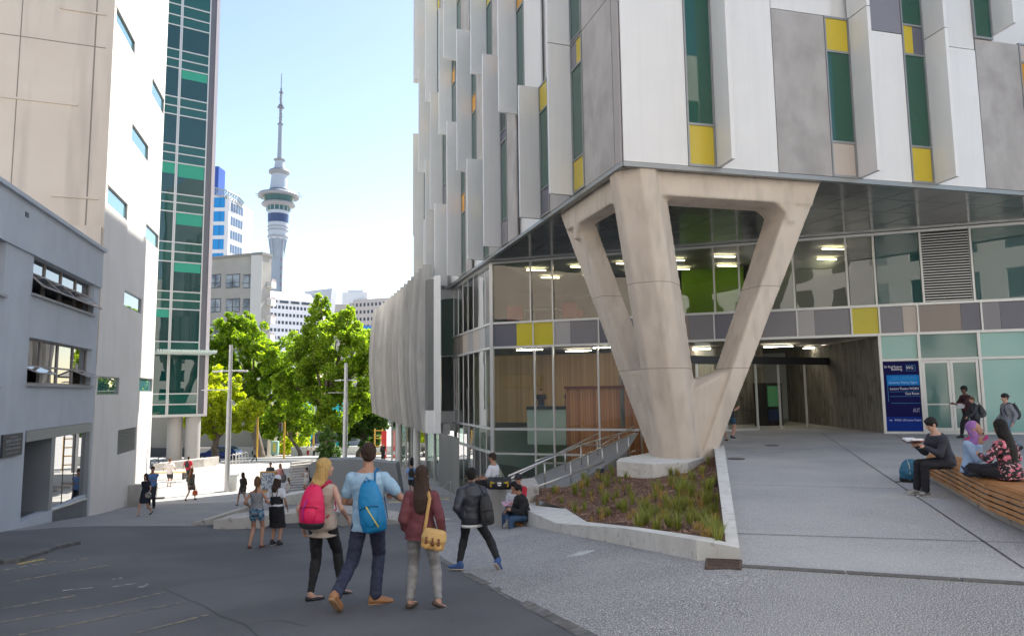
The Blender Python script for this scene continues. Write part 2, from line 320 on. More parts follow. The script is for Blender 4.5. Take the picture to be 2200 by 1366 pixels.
# plaza slab with saw-cut joints
FO = atZ(1904, 931, 0); FR = Plane(FO, (.945, -.327)); H = 8.2
C = atZ(1337, 347, H); L_ = atZ(973, 608, H); R_e = atZ(2200, 412, H)
UL = Plane(C, (L_.x - C.x, L_.y - C.y), -1); UR = Plane(C, (R_e.x - C.x, R_e.y - C.y))
D0 = atZ(1556, 965, 0); DB = Vector((5.2, 24.6)); FB = FR.p(FR.t(1372, 950), 0)
plz = [DR[0], DRX, Vector((60, 10)), Vector((60, 60)), Vector((14, 60)), FR.p(FR.t(1372), 0) + Vector((0, .0, 0)), DB, D0, A0]
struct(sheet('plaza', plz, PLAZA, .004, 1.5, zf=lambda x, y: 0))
mb = MB()
def line(mb, a, b, w_, z=.012):
    a = Vector((a[0], a[1], z)); b = Vector((b[0], b[1], z)); d = (b - a).normalized(); s_ = Vector((-d.y, d.x, 0)) * w_ / 2
    mb.quad(a - s_, b - s_, b + s_, a + s_)
for a, b in [((1765, 930), (2200, 1222)), ((1575, 1041), (2025, 1053)), ((1582, 1147), (2200, 1167)), ((1925, 935), (1965, 955)), ((1560, 985), (1800, 958))]:
    line(mb, atZ(*a), atZ(*b), .018)
struct(mb.build('paving_joint', M('joint', (.03, .03, .03), .9)))
# slot drain across the plaza edge and gully grate
mb = MB(); d = (DR[1] - DR[0]).normalized(); 
for i in range(12):
    a = DR[0] + d * (.02 + i * 1.0); b = DR[0] + d * (1.0 + i * 1.0); s_ = Vector((-d.y, d.x, 0)) * .055
    mb.hexa([a - s_ + Vector((0, 0, -.05)), b - s_ + Vector((0, 0, -.05)), b + s_ + Vector((0, 0, -.05)), a + s_ + Vector((0, 0, -.05))], [q + Vector((0, 0, .012)) for q in (a - s_, b - s_, b + s_, a + s_)])
tag(mb.build('slot_drain', M('drain', (.10, .095, .09), .6, (.14, .13, .12), 20, bump=.3, bs=80)), 'dark metal slot drain running across the paving from the planter corner', 'drain')
q = [ground(1517, 1222), ground(1590, 1224), ground(1592, 1206), ground(1519, 1203)]
gr = thing('gully_grate', 'square rusty drain grate set below the near corner of the planter', 'grate', q[0])
mb = MB(); 
RUST = M('rusty_iron', (.07, .05, .04), .8, (.12, .08, .06), 30, bump=.3, bs=60)
for a, b in ((0, 1), (1, 2), (2, 3), (3, 0)): mb.tube([q[a] + Vector((0, 0, .01)), q[b] + Vector((0, 0, .01))], .016, 6)
mb.build('grate_frame', RUST, gr); mb = MB()
for i in range(1, 12):
    u = i / 12.; mb.tube([q[0].lerp(q[3], u) + Vector((0, 0, .012)), q[1].lerp(q[2], u) + Vector((0, 0, .012))], .006, 6)
mb.build('grate_bars', RUST, gr); mb = MB(); mb.quad(*[v + Vector((0, 0, .004)) for v in q]); mb.build('pit', BLACK, gr)
for k, (x, y) in enumerate([(1582, 986), (1658, 957)]):
    p = atZ(x, y); mb = MB(); mb.lathe(p, [(.22, .0), (.22, .016), (.19, .018), (.19, .014), (.02, .014)], 20)
    tag(mb.build('access_cover', DARK), ['round dark access cover in the plaza nearest the planter', 'round dark access cover in the plaza nearest the sliding doors'][k], 'access cover', 'round covers in the plaza')
# kerb strip of worn brick between asphalt and aggregate
mb = MB(); path = [edge[-1]] + k2 + [tail[0].to_3d()]; rnd = random.Random(3)
for i in range(len(path) - 1):
    a = Vector((path[i].x, path[i].y)); b = Vector((path[i + 1].x, path[i + 1].y)); n = max(1, int((b - a).length / .30)); d = (b - a).normalized(); s_ = Vector((-d.y, d.x)) * .06
    for j in range(n):
        p = a.lerp(b, (j + .03) / n); q = a.lerp(b, (j + .97) / n); e = rnd.uniform(-.004, .004)
        if rnd.random() < .12: continue
        mb.prism([p - s_ + d * e, q - s_, q + s_ * rnd.uniform(.9, 1.15), p + s_], lambda x, y: gz(x, y) - .05, lambda x, y: gz(x, y) + .007 + e)
struct(mb.build('kerb_strip', M('worn_kerb', (.12, .115, .11), .85, (.22, .21, .195), 6, (.4, .7), .6, 60)))
# faint painted hatching and worn marks on the asphalt
YL = M('faded_yellow_paint', (.30, .25, .16), .85, (.125, .12, .115), 9, (.42, .56)); YL2 = M('yellow_paint', (.60, .45, .08), .8, (.22, .18, .09), 14, (.5, .7)); WL = M('worn_white_paint', (.42, .42, .42), .8, (.12, .12, .12), 12, (.42, .56))
def stripe(a, b, wd, mt, name='road_marking'):
    a = ground(*a); b = ground(*b); mb = MB(); n = 14; d = (b - a).normalized(); s_ = Vector((-d.y, d.x, 0)).normalized() * wd / 2
    for i in range(n):
        p = a.lerp(b, i / n); q = a.lerp(b, (i + 1) / n); f = lambda v: Vector((v.x, v.y, gz(v.x, v.y) + .004)); mb.quad(f(p - s_), f(q - s_), f(q + s_), f(p + s_))
    return struct(mb.build(name, mt))
for a, b in [((0, 1254), (235, 1213)), ((0, 1308), (165, 1278)), ((0, 1337), (360, 1270)), ((40, 1364), (400, 1292)), ((270, 1366), (445, 1320)), ((130, 1207), (190, 1198)), ((0, 1225), (120, 1205))]: stripe(a, b, .09, YL)
stripe((38, 1212), (95, 1200), .08, YL2)
for a, b in [((135, 1268), (200, 1262)), ((235, 1262), (290, 1253)), ((240, 1245), (262, 1241)), ((300, 1262), (318, 1254))]: stripe(a, b, .10, WL)
stripe((1232, 1190), (1266, 1187), .34, M('white_scrap', (.62, .62, .60), .8, (.45, .45, .44), 9), 'painted_square')
for pts in ([(348, 1262), (395, 1284), (440, 1302), (470, 1322), (525, 1340), (560, 1372)], [(520, 1340), (600, 1332), (660, 1345)]):
    for a, b in zip(pts[:-1], pts[1:]): stripe(a, b, .010, M('crack', (.055, .055, .055), .95), 'crack')
# asphalt pavement build-out at the left with a broken kerb
q = G((-60, 1212), (30, 1205), (85, 1190), (165, 1168), (150, 1160), (40, 1160), (-60, 1165))
mb = MB(); mb.prism([(v.x, v.y) for v in q], lambda x, y: gz(x, y) - .1, lambda x, y: gz(x, y) + .06); struct(mb.build('side_pavement', ASPH))
mb = MB(); kk = G((0, 1211), (35, 1207), (62, 1197), (88, 1190), (112, 1180), (165, 1168))
for i in range(len(kk) - 1):
    a = kk[i]; b = kk[i + 1]; d = (b - a).normalized(); s_ = Vector((-d.y, d.x, 0)) * .09; a2 = a.lerp(b, .03)
    mb.prism([(v.x, v.y) for v in (a2 - s_, b - s_, b + s_ * .8, a2 + s_)], lambda x, y: gz(x, y) - .05, lambda x, y: gz(x, y) + .075)
struct(mb.build('broken_kerb', M('kerb_old', (.10, .10, .10), .9, (.17, .16, .15), 6, (.4, .7), .6, 40)))
# ================================================================ UNIVERSITY BUILDING
WG = thing('university_building', 'large university building with white fins and coloured windows raised on a concrete column', 'building', (C.x, C.y, 0))
TOP = 34.0; LL = 33.0; RL = 30.0
Lp = UL.p(LL, 0); Rp = UR.p(RL, 0)
foot = [C, Rp, Rp + (Lp - C), Lp]
ins = lambda e: [UL.p(0, 0, -e) + Vector((UR.n.x, UR.n.y, 0)) * -e, UR.p(RL, 0, -e), UR.p(RL, 0, -e) + (Lp - C), UL.p(LL, 0, -e)]
mb = MB(); mb.prism([(v.x, v.y) for v in ins(.12)], H + .012, TOP); mb.build('upper_wall', WHITE, WG)
mb = MB(); mb.prism([(v.x, v.y) for v in ins(.02)], H - .10, H + .008)
mb.build('soffit', M('soffit_metal', (.40, .405, .40), .14, (.34, .345, .34), .5, metal=.75), WG)
mb = MB()
for i in range(1, 22): 
    a = UR.p(i * 1.45, H - .102, -.03); b = a + Vector((UL.d.x, UL.d.y, 0)) * 12; n = Vector((UR.d.x, UR.d.y, 0)) * .012; mb.quad(a - n, b - n, b + n, a + n)
for i in range(1, 9):
    a = UL.p(i * 1.45, H - .101, -.03); b = a + Vector((UR.d.x, UR.d.y, 0)) * 28; n = Vector((UL.d.x, UL.d.y, 0)) * .012; mb.quad(a - n, b - n, b + n, a + n)
mb.build('soffit_joints', M('soffit_joint', (.1, .1, .1), .5), WG)
mb = MB(); mb.pb(UR, .02, RL, H - .13, H + .0, -.13, .03); mb.pb(UL, .02, LL, H - .13, H + .0, -.13, .03); mb.build('fascia', ALUD, WG)
ZR = [8.2, 13.3, 17.15, 21.05, 24.95, 28.85, 32.7]
PG = {'g': glass('green_pane', (.04, .20, .13), .03, (.02, .13, .08), .62), 'G': glass('light_green_pane', (.1, .5, .32), .03, (.07, .36, .22), .8),
      'd': glass('dark_green_pane', (.03, .10, .07), .03, (.012, .055, .038), .6)}
SPC = {'y': M('yellow_panel', (.56, .43, .035), .25), 'o': M('orange_panel', (.62, .30, .03), .25), 'n': M('slate_panel', (.13, .13, .165), .25), 'b': M('beige_panel', (.50, .43, .37), .3),
       'k': M('grey_panel', (.22, .21, .23), .25), 'w': M('pale_panel', (.42, .40, .40), .25), 'Y': M('bright_yellow_panel', (.62, .52, .02), .25), 't': M('taupe_panel', (.27, .22, .19), .25)}
WIN_F = ALUD
def win(P, t0, t1, z0, z1, spec, base=.0):
    """spec: bottom to top list of (kind, fraction)"""
    mb = MB(); fw = .05; e1 = base + .055
    mb.pb(P, t0, t0 + fw, z0, z1, -.02, e1); mb.pb(P, t1 - fw, t1, z0, z1, -.02, e1)
    zs = [z0]
    tot = sum(s[1] for s in spec)
    for s in spec: zs.append(zs[-1] + (z1 - z0) * s[1] / tot)
    for z in zs[:-1]: mb.pb(P, t0 + fw, t1 - fw, z, z + .07, -.02, e1)
    mb.pb(P, t0 + fw, t1 - fw, z1 - .07, z1 - .004, -.02, e1)
    fr = mb.build('window', WIN_F, WG)
    for i, s in enumerate(spec):
        m_ = MB(); 
        if s[0] in PG:
            m_.pb(P, t0 + fw, t1 - fw, zs[i] + .07, zs[i + 1], base + .005, base + .02); m_.build('pane', PG[s[0]], fr)
        else:
            cs = s[0]; n = len(cs)
            for j, c_ in enumerate(cs):
                m_ = MB(); a = t0 + fw + (t1 - t0 - 2 * fw) * j / n; b = t0 + fw + (t1 - t0 - 2 * fw) * (j + 1) / n
                m_.pb(P, a, b, zs[i] + .07, zs[i + 1], base + .005, base + .022); m_.build('spandrel_panel', SPC[c_], fr)
    return fr
FD = .85
def fin(P, t, z0, z1, tn=1):
    mb = MB(); w0 = .05
    def sec(z): return [P.p(t, z, .0), P.p(t - w0 * .4, z, FD), P.p(t + .10, z, FD), P.p(t + .16, z, .0)]
    mb.hexa(sec(z0 + .02), sec(z1 - .02)); return mb.build('fin', WHITE, WG)
def panel(P, t0, t1, z0, z1, mat, e, name):
    mb = MB(); mb.pb(P, t0 + .008, t1 - .008, z0 + .012, z1 - .012, -.02, e); return mb.build(name, mat, WG)
# right-hand face: measured panel edges
tr = lambda px: UR.t(px, 370)
X = {k: tr(k) for k in (1479, 1538, 1584, 1672, 1787, 1840, 1957, 2003, 2115, 2184)}
rowT = 13.35
panel(UR, 0.03, X[1479], H, TOP, WHITE, .03, 'white_panel')
win(UR, X[1479], X[1538], H, 34, [('y', 1.15), ('g', 3.7), ('n', 1.6), ('g', 3.7), ('y', 1.2), ('g', 3.7), ('o', 1.2), ('g', 8)], .01)
fin(UR, X[1538] + .02, H, TOP)
panel(UR, X[1538] + .18, X[1672], H, TOP, WHITE, .031, 'white_panel')
panel(UR, X[1672], X[1787], H, rowT, PCONC, .045, 'concrete_panel')
win(UR, X[1787], X[1840], H, rowT, [('b', 1.05), ('g', 2.85), ('y', 1.15)], .012)
fin(UR, X[1840] + .02, H, rowT + 0); fin(UR, X[1840] + .02, rowT, 21)
panel(UR, X[1840] + .2, X[1957], H, 13.1, WHITE, .032, 'white_panel')
win(UR, X[1957], X[2003], H, 21, [('y', 1.15), ('g', 3.05), ('yn', 1.0), ('g', 3.4), ('o', 1.2), ('g', 3.0)], .012)
fin(UR, X[2003] + .02, H, 13.0); fin(UR, X[2003] + .02, 13.0, 21)
panel(UR, X[2003] + .2, X[2115], H, 12.9, WHITE, .033, 'white_panel')
panel(UR, X[2115], X[2184] + .5, H, 13.3, PCONC, .046, 'concrete_panel')
panel(UR, X[1672], X[1787] + .3, rowT, 18, WHITE, .04, 'white_panel'); panel(UR, X[1840] + .2, X[1957], 13.1, 18, SPC['k'], .04, 'grey_panel')
xr = UR.t(2105, 60)
panel(UR, X[2003] + .2, xr - .35, 12.9, 17, WHITE, .036, 'white_panel'); win(UR, xr - .35, xr + .4, 13.3, 21, [('g', 3), ('y', 1), ('d', 3)], .06)
fin(UR, xr + .42, 13.5, 17.2)
x9 = X[2184] + .5
win(UR, x9, x9 + .85, H, rowT, [('d', 2.8), ('o', 1.0), ('b', .6)], .012); fin(UR, x9 + .88, H, rowT)
for k in range(4):
    t0 = x9 + 1.2 + k * 3.5
    panel(UR, t0 + .0, t0 + 2.2, H, 13.3, PCONC if k % 2 else WHITE, .045, 'concrete_panel' if k % 2 else 'white_panel'); win(UR, t0 + 2.25, t0 + 3.1, H, 13.3, [('o', 1), ('g', 3), ('y', 1)], .012); fin(UR, t0 + 3.12, H, 17.1)
# left-hand face: staggered full height fins (attach position measured at its foot, z0, z1)
FINS = [((1234, 417), 8.2, 13.35), ((1234, 417), 13.35, 23), ((1164.5, 467), 8.2, 13.3), ((1113.7, 206), 13.3, 24.5), ((1079.6, 528), 8.2, 17.1), ((1048, 116), 17.15, 25),
        ((1041, 556), 8.2, 13.25), ((1016, 347), 13.3, 21.1), ((993.4, 591), 8.2, 17.0), ((983.5, 54), 21.1, 29), ((973, 254), 17.1, 25), ((964, 603), 8.2, 13.25), ((952.6, 436), 13.25, 21.0),
        ((941, 590), 8.2, 17.1), ((941, 185), 21.05, 29), ((925, 349), 17.1, 24.6), ((916, 60), 24.7, 33), ((938, 590), 8.2, 13.2), ((912, 497), 13.1, 20.8), ((915, 131), 24.6, 33), ((914, 580), 8.2, 13.1), ((904, 400), 20.9, 28.6)]
specs = [[('y', 1.1), ('g', 3.2), ('yk', 1.0)], [('g', 3.4), ('o', 1.0), ('g', 3.6), ('y', 1.)], [('n', 1.0), ('g', 3.0), ('y', 1.1)], [('g', 3.2), ('o', 1.), ('g', 3), ('n', 1)], [('k', 1.1), ('g', 3.7), ('n', .5), ('d', 3.), ('o', .9)], [('g', 3), ('y', 1), ('g', 3)]]
fr_ = random.Random(5)
fin_ts = []
for i, (p, z0, z1) in enumerate(FINS):
    t = UL.t(*p); 
    while any(abs(t - a) < .35 and min(z1, b1) - max(z0, b0) > .05 for a, b0, b1 in fin_ts): t += .4
    if t > 32.4: continue
    fin_ts.append((t, z0, z1)); fin(UL, t, z0, z1)
    sp = specs[i] if i < 6 else fr_.choice(specs[1:])
    win(UL, t - .98, t - .04, z0 + .02, z1 - .02, sp, .012 + .0031 * (i % 6))
    lo = max([a for a, b0, b1 in fin_ts[:-1] if a < t and min(z1, b1) - max(z0, b0) > .05] + [0.0]); a = t - .98; b = max(lo + .3, a - 2.0)
    if a - b > .5: panel(UL, b if i else .42, a, z0, z1, PCONC if i not in (3, 11, 17) else WHITE, .036 + .0023 * (i % 6), 'concrete_panel' if i not in (3, 11, 17) else 'white_panel')
panel(UL, .02, .40, H, TOP, M('taupe_strip', (.36, .33, .32), .5), .03, 'corner_panel')
# ---- sculpted column under the corner
def P3(p, d, n, a, b, z): return Vector((p.x + d[0] * a + n[0] * b, p.y + d[1] * a + n[1] * b, z))
HZ = H - .08
ul = Vector((UL.d.x, UL.d.y)); ur = Vector((UR.d.x, UR.d.y)); ui = (ul + ur).normalized(); ux = Vector((ui.y, -ui.x))
cc = Vector((C.x, C.y)) + ui * .42
tl = UL.t(1187, 467); trr = UR.t(1778, 393)
TL = UL.p(tl, HZ, -.28).to_2d(); TR = UR.p(trr, HZ, -.28).to_2d()
FZ = -.32; fc = Vector((4.95, 21.1))
V2 = lambda q, z: Vector((q.x, q.y, z))
def sec_mid(q, w0, dp, z, ch=.32): return [V2(q + ux * a + ui * b, z) for a, b in ((-w0 + ch, 0), (w0 - ch, 0), (w0, ch), (w0, dp), (-w0, dp), (-w0, ch))]
mb = MB()
fm = fc - ui * .75
mb.hull(sec_mid(cc, .70, 1.2, HZ) + sec_mid(cc.lerp(fm, .45), .66, 1.3, HZ + (FZ - HZ) * .45))
mb.hull(sec_mid(cc.lerp(fm, .45), .66, 1.3, HZ + (FZ - HZ) * .45) + sec_mid(cc.lerp(fm, .72), .64, 1.3, HZ + (FZ - HZ) * .72))
mb.hull(sec_mid(cc.lerp(fm, .72), .64, 1.3, HZ + (FZ - HZ) * .72) + sec_mid(fm, .62, 1.2, FZ))
def leg(tip, dir_, inn, fpt, w0, w1, dp0, dp1):     # tip section runs back from the tip along the edge, and inwards
    a = [V2(tip + dir_ * s * w0 + inn * b, HZ) for s, b in ((0, .0), (1, .0), (1, dp0), (0, dp0))]
    b_ = [V2(fpt + dir_ * s * w1 + inn * b, FZ) for s, b in ((0, .0), (1, .0), (1, dp1), (0, dp1))]
    mb.hull(a + b_)
    return a, b_
nl = Vector((-UL.n.x, -UL.n.y)); nr = Vector((-UR.n.x, -UR.n.y))
fl = fc - ux * .92 + ui * .1; frt = fc + ux * .95 + ui * .15
leg(TL, -ul, nl, fl, 1.15, .5, .66, .85)
leg(TR, -ur, nr, frt, .86, .45, 1.2, .9)
# head beams and their haunches
def beam(P, ta, tb, z, ea=-.28, eb=-1.5): mb.hexa([P.p(ta, z, ea), P.p(tb, z, ea), P.p(tb, z, eb), P.p(ta, z, eb)], [P.p(ta, HZ, ea), P.p(tb, HZ, ea), P.p(tb, HZ, eb), P.p(ta, HZ, eb)])
beam(UL, .6, tl - .55, HZ - .72, eb=-.92); beam(UR, .6, trr - .3, HZ - .72, eb=-1.4)
def haunch(P, t, s, r=.75, z=HZ - .70, e1=-1.4):
    n = 6
    for k in range(n):
        a0 = k * pi / 2 / n; a1 = (k + 1) * pi / 2 / n; c = lambda a: (t + s * (r - r * sin(a)), z - (r - r * cos(a)))
        pts = []
        for e in (-.31, e1): pts += [P.p(*c(a0), e), P.p(*c(a1), e), P.p(c(a0)[0], z + .1, e), P.p(c(a1)[0], z + .1, e)]
        mb.hull(pts)
    mb.hexa([P.p(t, z - r, -.31), P.p(t - s * .25, z - r, -.31), P.p(t - s * .25, z - r, e1), P.p(t, z - r, e1)], [P.p(t, z + .1, -.31), P.p(t - s * .25, z + .1, -.31), P.p(t - s * .25, z + .1, e1), P.p(t, z + .1, e1)])
haunch(UL, 1.1, 1, .55, e1=-.9); haunch(UL, tl - 1.42, -1, .5, e1=-.9); haunch(UR, .95, 1, .6); haunch(UR, trr - 1.22, -1, .6)
# solid lower body joining the three legs
def at(pa, pb, z): return pa.lerp(pb, (HZ - z) / (HZ - FZ))
zc = 2.35
mb.hull([V2(at(TL, fl, zc + .1) - ul * .25 + nl * .15, zc + .1), V2(at(TL, fl, zc + .1) - ul * .2 + nl * 1.0, zc + .1)] + [v for v in sec_mid(cc.lerp(fm, (HZ - zc) / (HZ - FZ)) + ui * .25, .6, 1.1, zc + .1)[2:6]] + [V2(fl + nl * .15, FZ), V2(fl + nl * .9, FZ), V2(fc - ui * .3, FZ), V2(fc + ui * .5, FZ)])
zc = 1.75
mb.hull([V2(at(TR, frt, 2.5) - ur * .35 + nr * .2, 2.5), V2(at(TR, frt, 2.5) - ur * .25 + nr * 1.0, 2.5)] + [v for v in sec_mid(cc.lerp(fm, (HZ - zc) / (HZ - FZ)) + ui * .35, .6, 1.1, zc)[2:6]] + [V2(frt + nr * .2, FZ), V2(frt + nr * .9, FZ), V2(fc - ui * .2, FZ), V2(fc + ui * .5, FZ)])
col = mb.blob('column', COLC, .05, WG, 5, off=wloc(WG), label='sculpted pale concrete column with three splayed legs meeting at a narrow foot')
# ---- two storey glazed front under the block
ZT, ZB1, ZB0, ZF = 8.08, 5.1, 3.93, .08
tg = FR.t(1057, 700); tR = FR.t(2330, 700)
fx = lambda px, py=700: FR.t(px, py)
mull = MB()
def mu(P, t, z0, z1, w_=.07, e=.09, mb=None): (mb or mull).pb(P, t - w_ / 2, t + w_ / 2, z0, z1, -.06, e)
up = [1140, 1187, 1286, 1534, 1588, 1705, 1820, 1880, 1981, 2090, 2215]
for x in up: mu(FR, fx(x, 600), ZB1, ZT)
mu(FR, tg, -3.05, ZT, .16, .12)
for z in (ZB1, ZB0): mull.pb(FR, tg, tR, z - .05, z + .05, -.06, .11)
mull.pb(FR, tg, tR, ZT - .10, ZT, -.06, .11)
low = [(1150, -3), (1190, -3), (1287, -3), (1376, -1)]
for x, z in low: mu(FR, fx(x, 850), z, ZB0)
t_ent = fx(1372, 850)
mull.pb(FR, tg, t_ent, ZF - .05, ZF + .05, -.06, .11); mull.pb(FR, tg, t_ent, -1.1, -1.02, -.06, .10)
tS = fx(1900, 850)
for x in (1897, 1981, 2111, 2220): mu(FR, fx(x, 850), 0, ZB0, .10)
mull.pb(FR, tS, tR, 2.86, 2.95, -.06, .1); mull.pb(FR, tS, tR, 0.0, .09, -.06, .1)
mull.build('glazing_frame', ALU, WG)
GU = glass('upper_glass', (.62, .72, .66), .06, wob=.35); GL = glass('lobby_glass', (.88, .93, .90), .035, wob=.12); GT = glass('teal_glass', (.08, .2, .18), .04, (.055, .14, .13), .7)
GF = glass('frosted_teal_glass', (.3, .6, .55), .03, (.27, .52, .46), .92, rough=.15); GF2 = glass('frosted_door_glass', (.2, .45, .4), .03, (.13, .25, .22), .9, rough=.1)
def gp(P, t0, t1, z0, z1, mat, name='pane', e=0.0):
    m_ = MB(); m_.quad(P.p(t0, z0, e), P.p(t1, z0, e), P.p(t1, z1, e), P.p(t0, z1, e)); return m_.build(name, mat, WG)
edges = [1057] + up
for a, b in zip(edges[:-1], edges[1:]):
    ta = tg if a == 1057 else fx(a, 600); tb = fx(b, 600)
    if a == 1981: continue
    gp(FR, ta + .08, tb - .04, ZB1 + .05, ZT - .1, GT if a in (1880, 2090) else GU)
mb = MB(); a, b = fx(1981, 600) + .04, fx(2090, 600) - .04; n = 26
mb.pb(FR, a, b, ZB1 + .05, ZT - .1, -.2, -.12, 1)
for i in range(n): 
    z = ZB1 + .08 + (ZT - ZB1 - .2) * i / n; mb.hexa([FR.p(a, z, .06), FR.p(b, z, .06), FR.p(b, z + .02, -.1), FR.p(a, z + .02, -.1)], [FR.p(a, z + .035, .06), FR.p(b, z + .035, .06), FR.p(b, z + .055, -.1), FR.p(a, z + .055, -.1)], 0)
mb.build('louvre', [ALU, BLACK], WG)
bands = [(1057, 'n'), (1110, 'Y'), (1145, 'Y'), (1190, 'w'), (1225, 'k'), (1285, 'n'), (1330, 'k'), (1447, 't'), (1480, 'k'), (1534, 'n'), (1588, 't'), (1640, 'k'), (1712, 'w'), (1750, 'k'), (1830, 'Y'), (1890, 'k'), (1940, 'b'), (1971, 't'), (2065, 'n'), (2110, 'k'), (2150, 'n'), (2215, 'w')]
for i, (x, c_) in enumerate(bands):
    a = fx(x, 690) if i else tg + .08; b = fx(bands[i + 1][0], 690) if i + 1 < len(bands) else tR
    m_ = MB(); m_.pb(FR, a + .004, b - .004, ZB0 + .05, ZB1 - .05, -.03, .03); m_.build('band_panel', SPC[c_], WG)
mb = MB()
for x in (1146, 1190, 1286, 1450, 1534, 1712, 1829, 1889, 1972, 2109, 2215): mb.pb(FR, fx(x, 690) - .03, fx(x, 690) + .03, ZB0 + .05, ZB1 - .05, -.03, .09)
mb.build('band_mullions', ALU, WG)
le = [tg] + [fx(x, 850) for x, z in low]
for a, b in zip(le[:-1], le[1:]):
    for z0, z1 in ((ZF + .05, ZB0 - .05), (-1.02, ZF - .05), (-3.0, -1.1)): gp(FR, a + .06, b - .04, z0, z1, GL)
s1, s2, s3, s4 = (fx(x, 850) for x in (1897, 1981, 2111, 2220))
gp(FR, s1 + .05, s2 - .05, 2.96, ZB0 - .05, GF); gp(FR, s2 + .05, s3 - .05, 2.96, ZB0 - .05, GF2); gp(FR, s3 + .05, s4 - .05, .1, 2.85, GF); gp(FR, s3 + .05, s4 - .05, 2.96, ZB0 - .05, GF)
for k in range(2):
    a = s2 + .06 + k * (s3 - s2 - .12) / 2; b = a + (s3 - s2 - .12) / 2 - .01; mb = MB()
    mb.pb(FR, a, a + .09, .1, 2.85, -.03, .06); mb.pb(FR, b - .09, b, .1, 2.85, -.03, .06); mb.pb(FR, a + .09, b - .09, .1, .24, -.03, .06); mb.pb(FR, a + .09, b - .09, 2.75, 2.85, -.03, .06)
    dr = mb.build('frosted_door', ALU, WG); m_ = MB(); m_.pb(FR, a + .09, b - .09, .24, 2.75, -.01, .01); m_.build('pane', GF2, dr)
    m_ = MB(); m_.pb(FR, a + .1, b - .1, 1.12, 1.17, .012, .02); m_.build('pull_bar', ALU, dr)
# entrance recess
E1 = FR.p(tS, 0); Er = atZ(1787, 916, 0); El = atZ(1500, 930, 0)
RW = Plane(E1, (Er.x - E1.x, Er.y - E1.y), -1); Lr = (Er - E1).length
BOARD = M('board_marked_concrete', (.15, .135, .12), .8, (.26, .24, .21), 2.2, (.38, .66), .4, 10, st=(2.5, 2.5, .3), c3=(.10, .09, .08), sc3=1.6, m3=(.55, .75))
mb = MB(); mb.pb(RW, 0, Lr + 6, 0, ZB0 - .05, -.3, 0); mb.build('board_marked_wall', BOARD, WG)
DP = Plane(Er, (Er.x - El.x, Er.y - El.y)); dl = -(Er - El).length
mb = MB(); mb.pb(DP, dl - 1, 0, 2.92, 3.25, -.15, .15); mb.build('door_header', DARK, WG)
for x in (1500, 1560, 1627, 1676, 1733): mb = MB(); t = DP.t(x, 880); mb.pb(DP, t - .035, t + .035, 0.01, 2.92, -.04, .04); mb.build('door_post', ALU, WG)
mb = MB(); mb.pb(DP, dl, DP.t(1627, 880), .01, .09, -.03, .03); mb.build('door_rail', ALU, WG)
for a, b in ((1500, 1560), (1560, 1627), (1627, 1676), (1676, 1733), (1733, 1783)): gp(DP, DP.t(a, 880) + .03, DP.t(b, 880) - .03, .03, 2.9, GL, 'sliding_door_pane')
gp(DP, dl, 0, 3.25, ZB0 - .1, GL, 'transom_pane')
# inside: floors, ceilings, walls, timber lining
WOOD = plankmat('timber_boards', (.34, .13, .06), (.55, .25, .11), (.43, .18, .08), (.8, -.6, 0), .12); WOODL = plankmat('pale_timber_boards', (.40, .23, .10), (.58, .36, .18), (.48, .28, .13), (.8, -.6, 0), .11)
def inner(px, dep, py=700): return FR.p(fx(px, py), 0, -dep)
def slab(name, z0, z1, mat, t0, t1, d0, d1):
    mb = MB(); mb.pb(FR, t0, t1, z0, z1, -d1, -d0); return mb.build(name, mat, WG)
CEIL = M('ceiling', (.45, .44, .42), .9); CARP = M('carpet', (.06, .06, .065), .95); INW = M('interior_wall', (.42, .42, .40), .9)
slab('upper_floor', ZB0 + .12, ZB1 - .1, CARP, tg + .3, tR + 6, .12, 14)
slab('ceiling', ZT + .0, ZT + .05, CEIL, tg + .3, tR + 6, .12, 14)
slab('ceiling', ZB0 + .02, ZB0 + .09, M('lobby_ceiling', (.20, .19, .18), .9), tg + .3, tR + 6, .12, 14)
slab('ground_floor', -.14, ZF - .02, CARP, fx(1262), t_ent + 3, 1.5, 14); slab('lower_floor', -3.2, -3.04, CARP, tg + .3, t_ent, .1, 14)
mb = MB(); mb.pb(FR, tg + .3, tR + 6, -3, ZT, -14.2, -14); mb.build('back_wall', INW, WG)
mb = MB(); mb.pb(FR, fx(1440), fx(1600), ZB1 - .1, ZT, -6.2, -6); mb.build('green_wall', M('lime_wall', (.17, .33, .02), .8), WG)
mb = MB(); mb.pb(FR, fx(1640), tR, ZB1 - .1, ZT, -5.2, -5); mb.build('partition_wall', M('partition', (.25, .27, .26), .9), WG)
a_, b_ = fx(1190, 900), fx(1420, 900)
mb = MB(); mb.pb(FR, a_ + .2, b_, -3, 1.95, -1.7, -1.5); mb.build('timber_drum', WOOD, WG)
mb = MB(); mb.pb(FR, a_ + .15, b_, 1.95, 2.05, -1.9, -1.35); mb.build('drum_rail', M('red_rail', (.16, .03, .02), .5), WG)
mb = MB(); mb.pb(FR, tg - 3.9, b_ + 2, ZF, ZB0 - .05, -6.7, -6.5); mb.build('timber_lining', WOODL, WG)
mb = MB(); mb.pb(FR, tg + 1.2, a_ + .15, -.75, .95, -1.8, -1.6); mb.build('servery_front', M('servery', (.42, .50, .44), .6), WG)
mb = MB(); mb.pb(FR, tg + 1.2, a_ + .15, .95, 1.1, -2.1, -1.5); mb.build('servery_top', DARK, WG)
mb = MB(); mb.pb(FR, tg + 1.2, b_, -3, -.75, -3.2, -3); mb.build('lower_wall', M('lower_wall', (.20, .26, .18), .8), WG)
LAMP = M('lit_tube', (1, .80, .50), .5, emit=7)
mb = MB()
for (x, y) in [(1090, 575), (1165, 603), (1118, 640), (1235, 588), (1290, 570), (1320, 600)]:
    pass
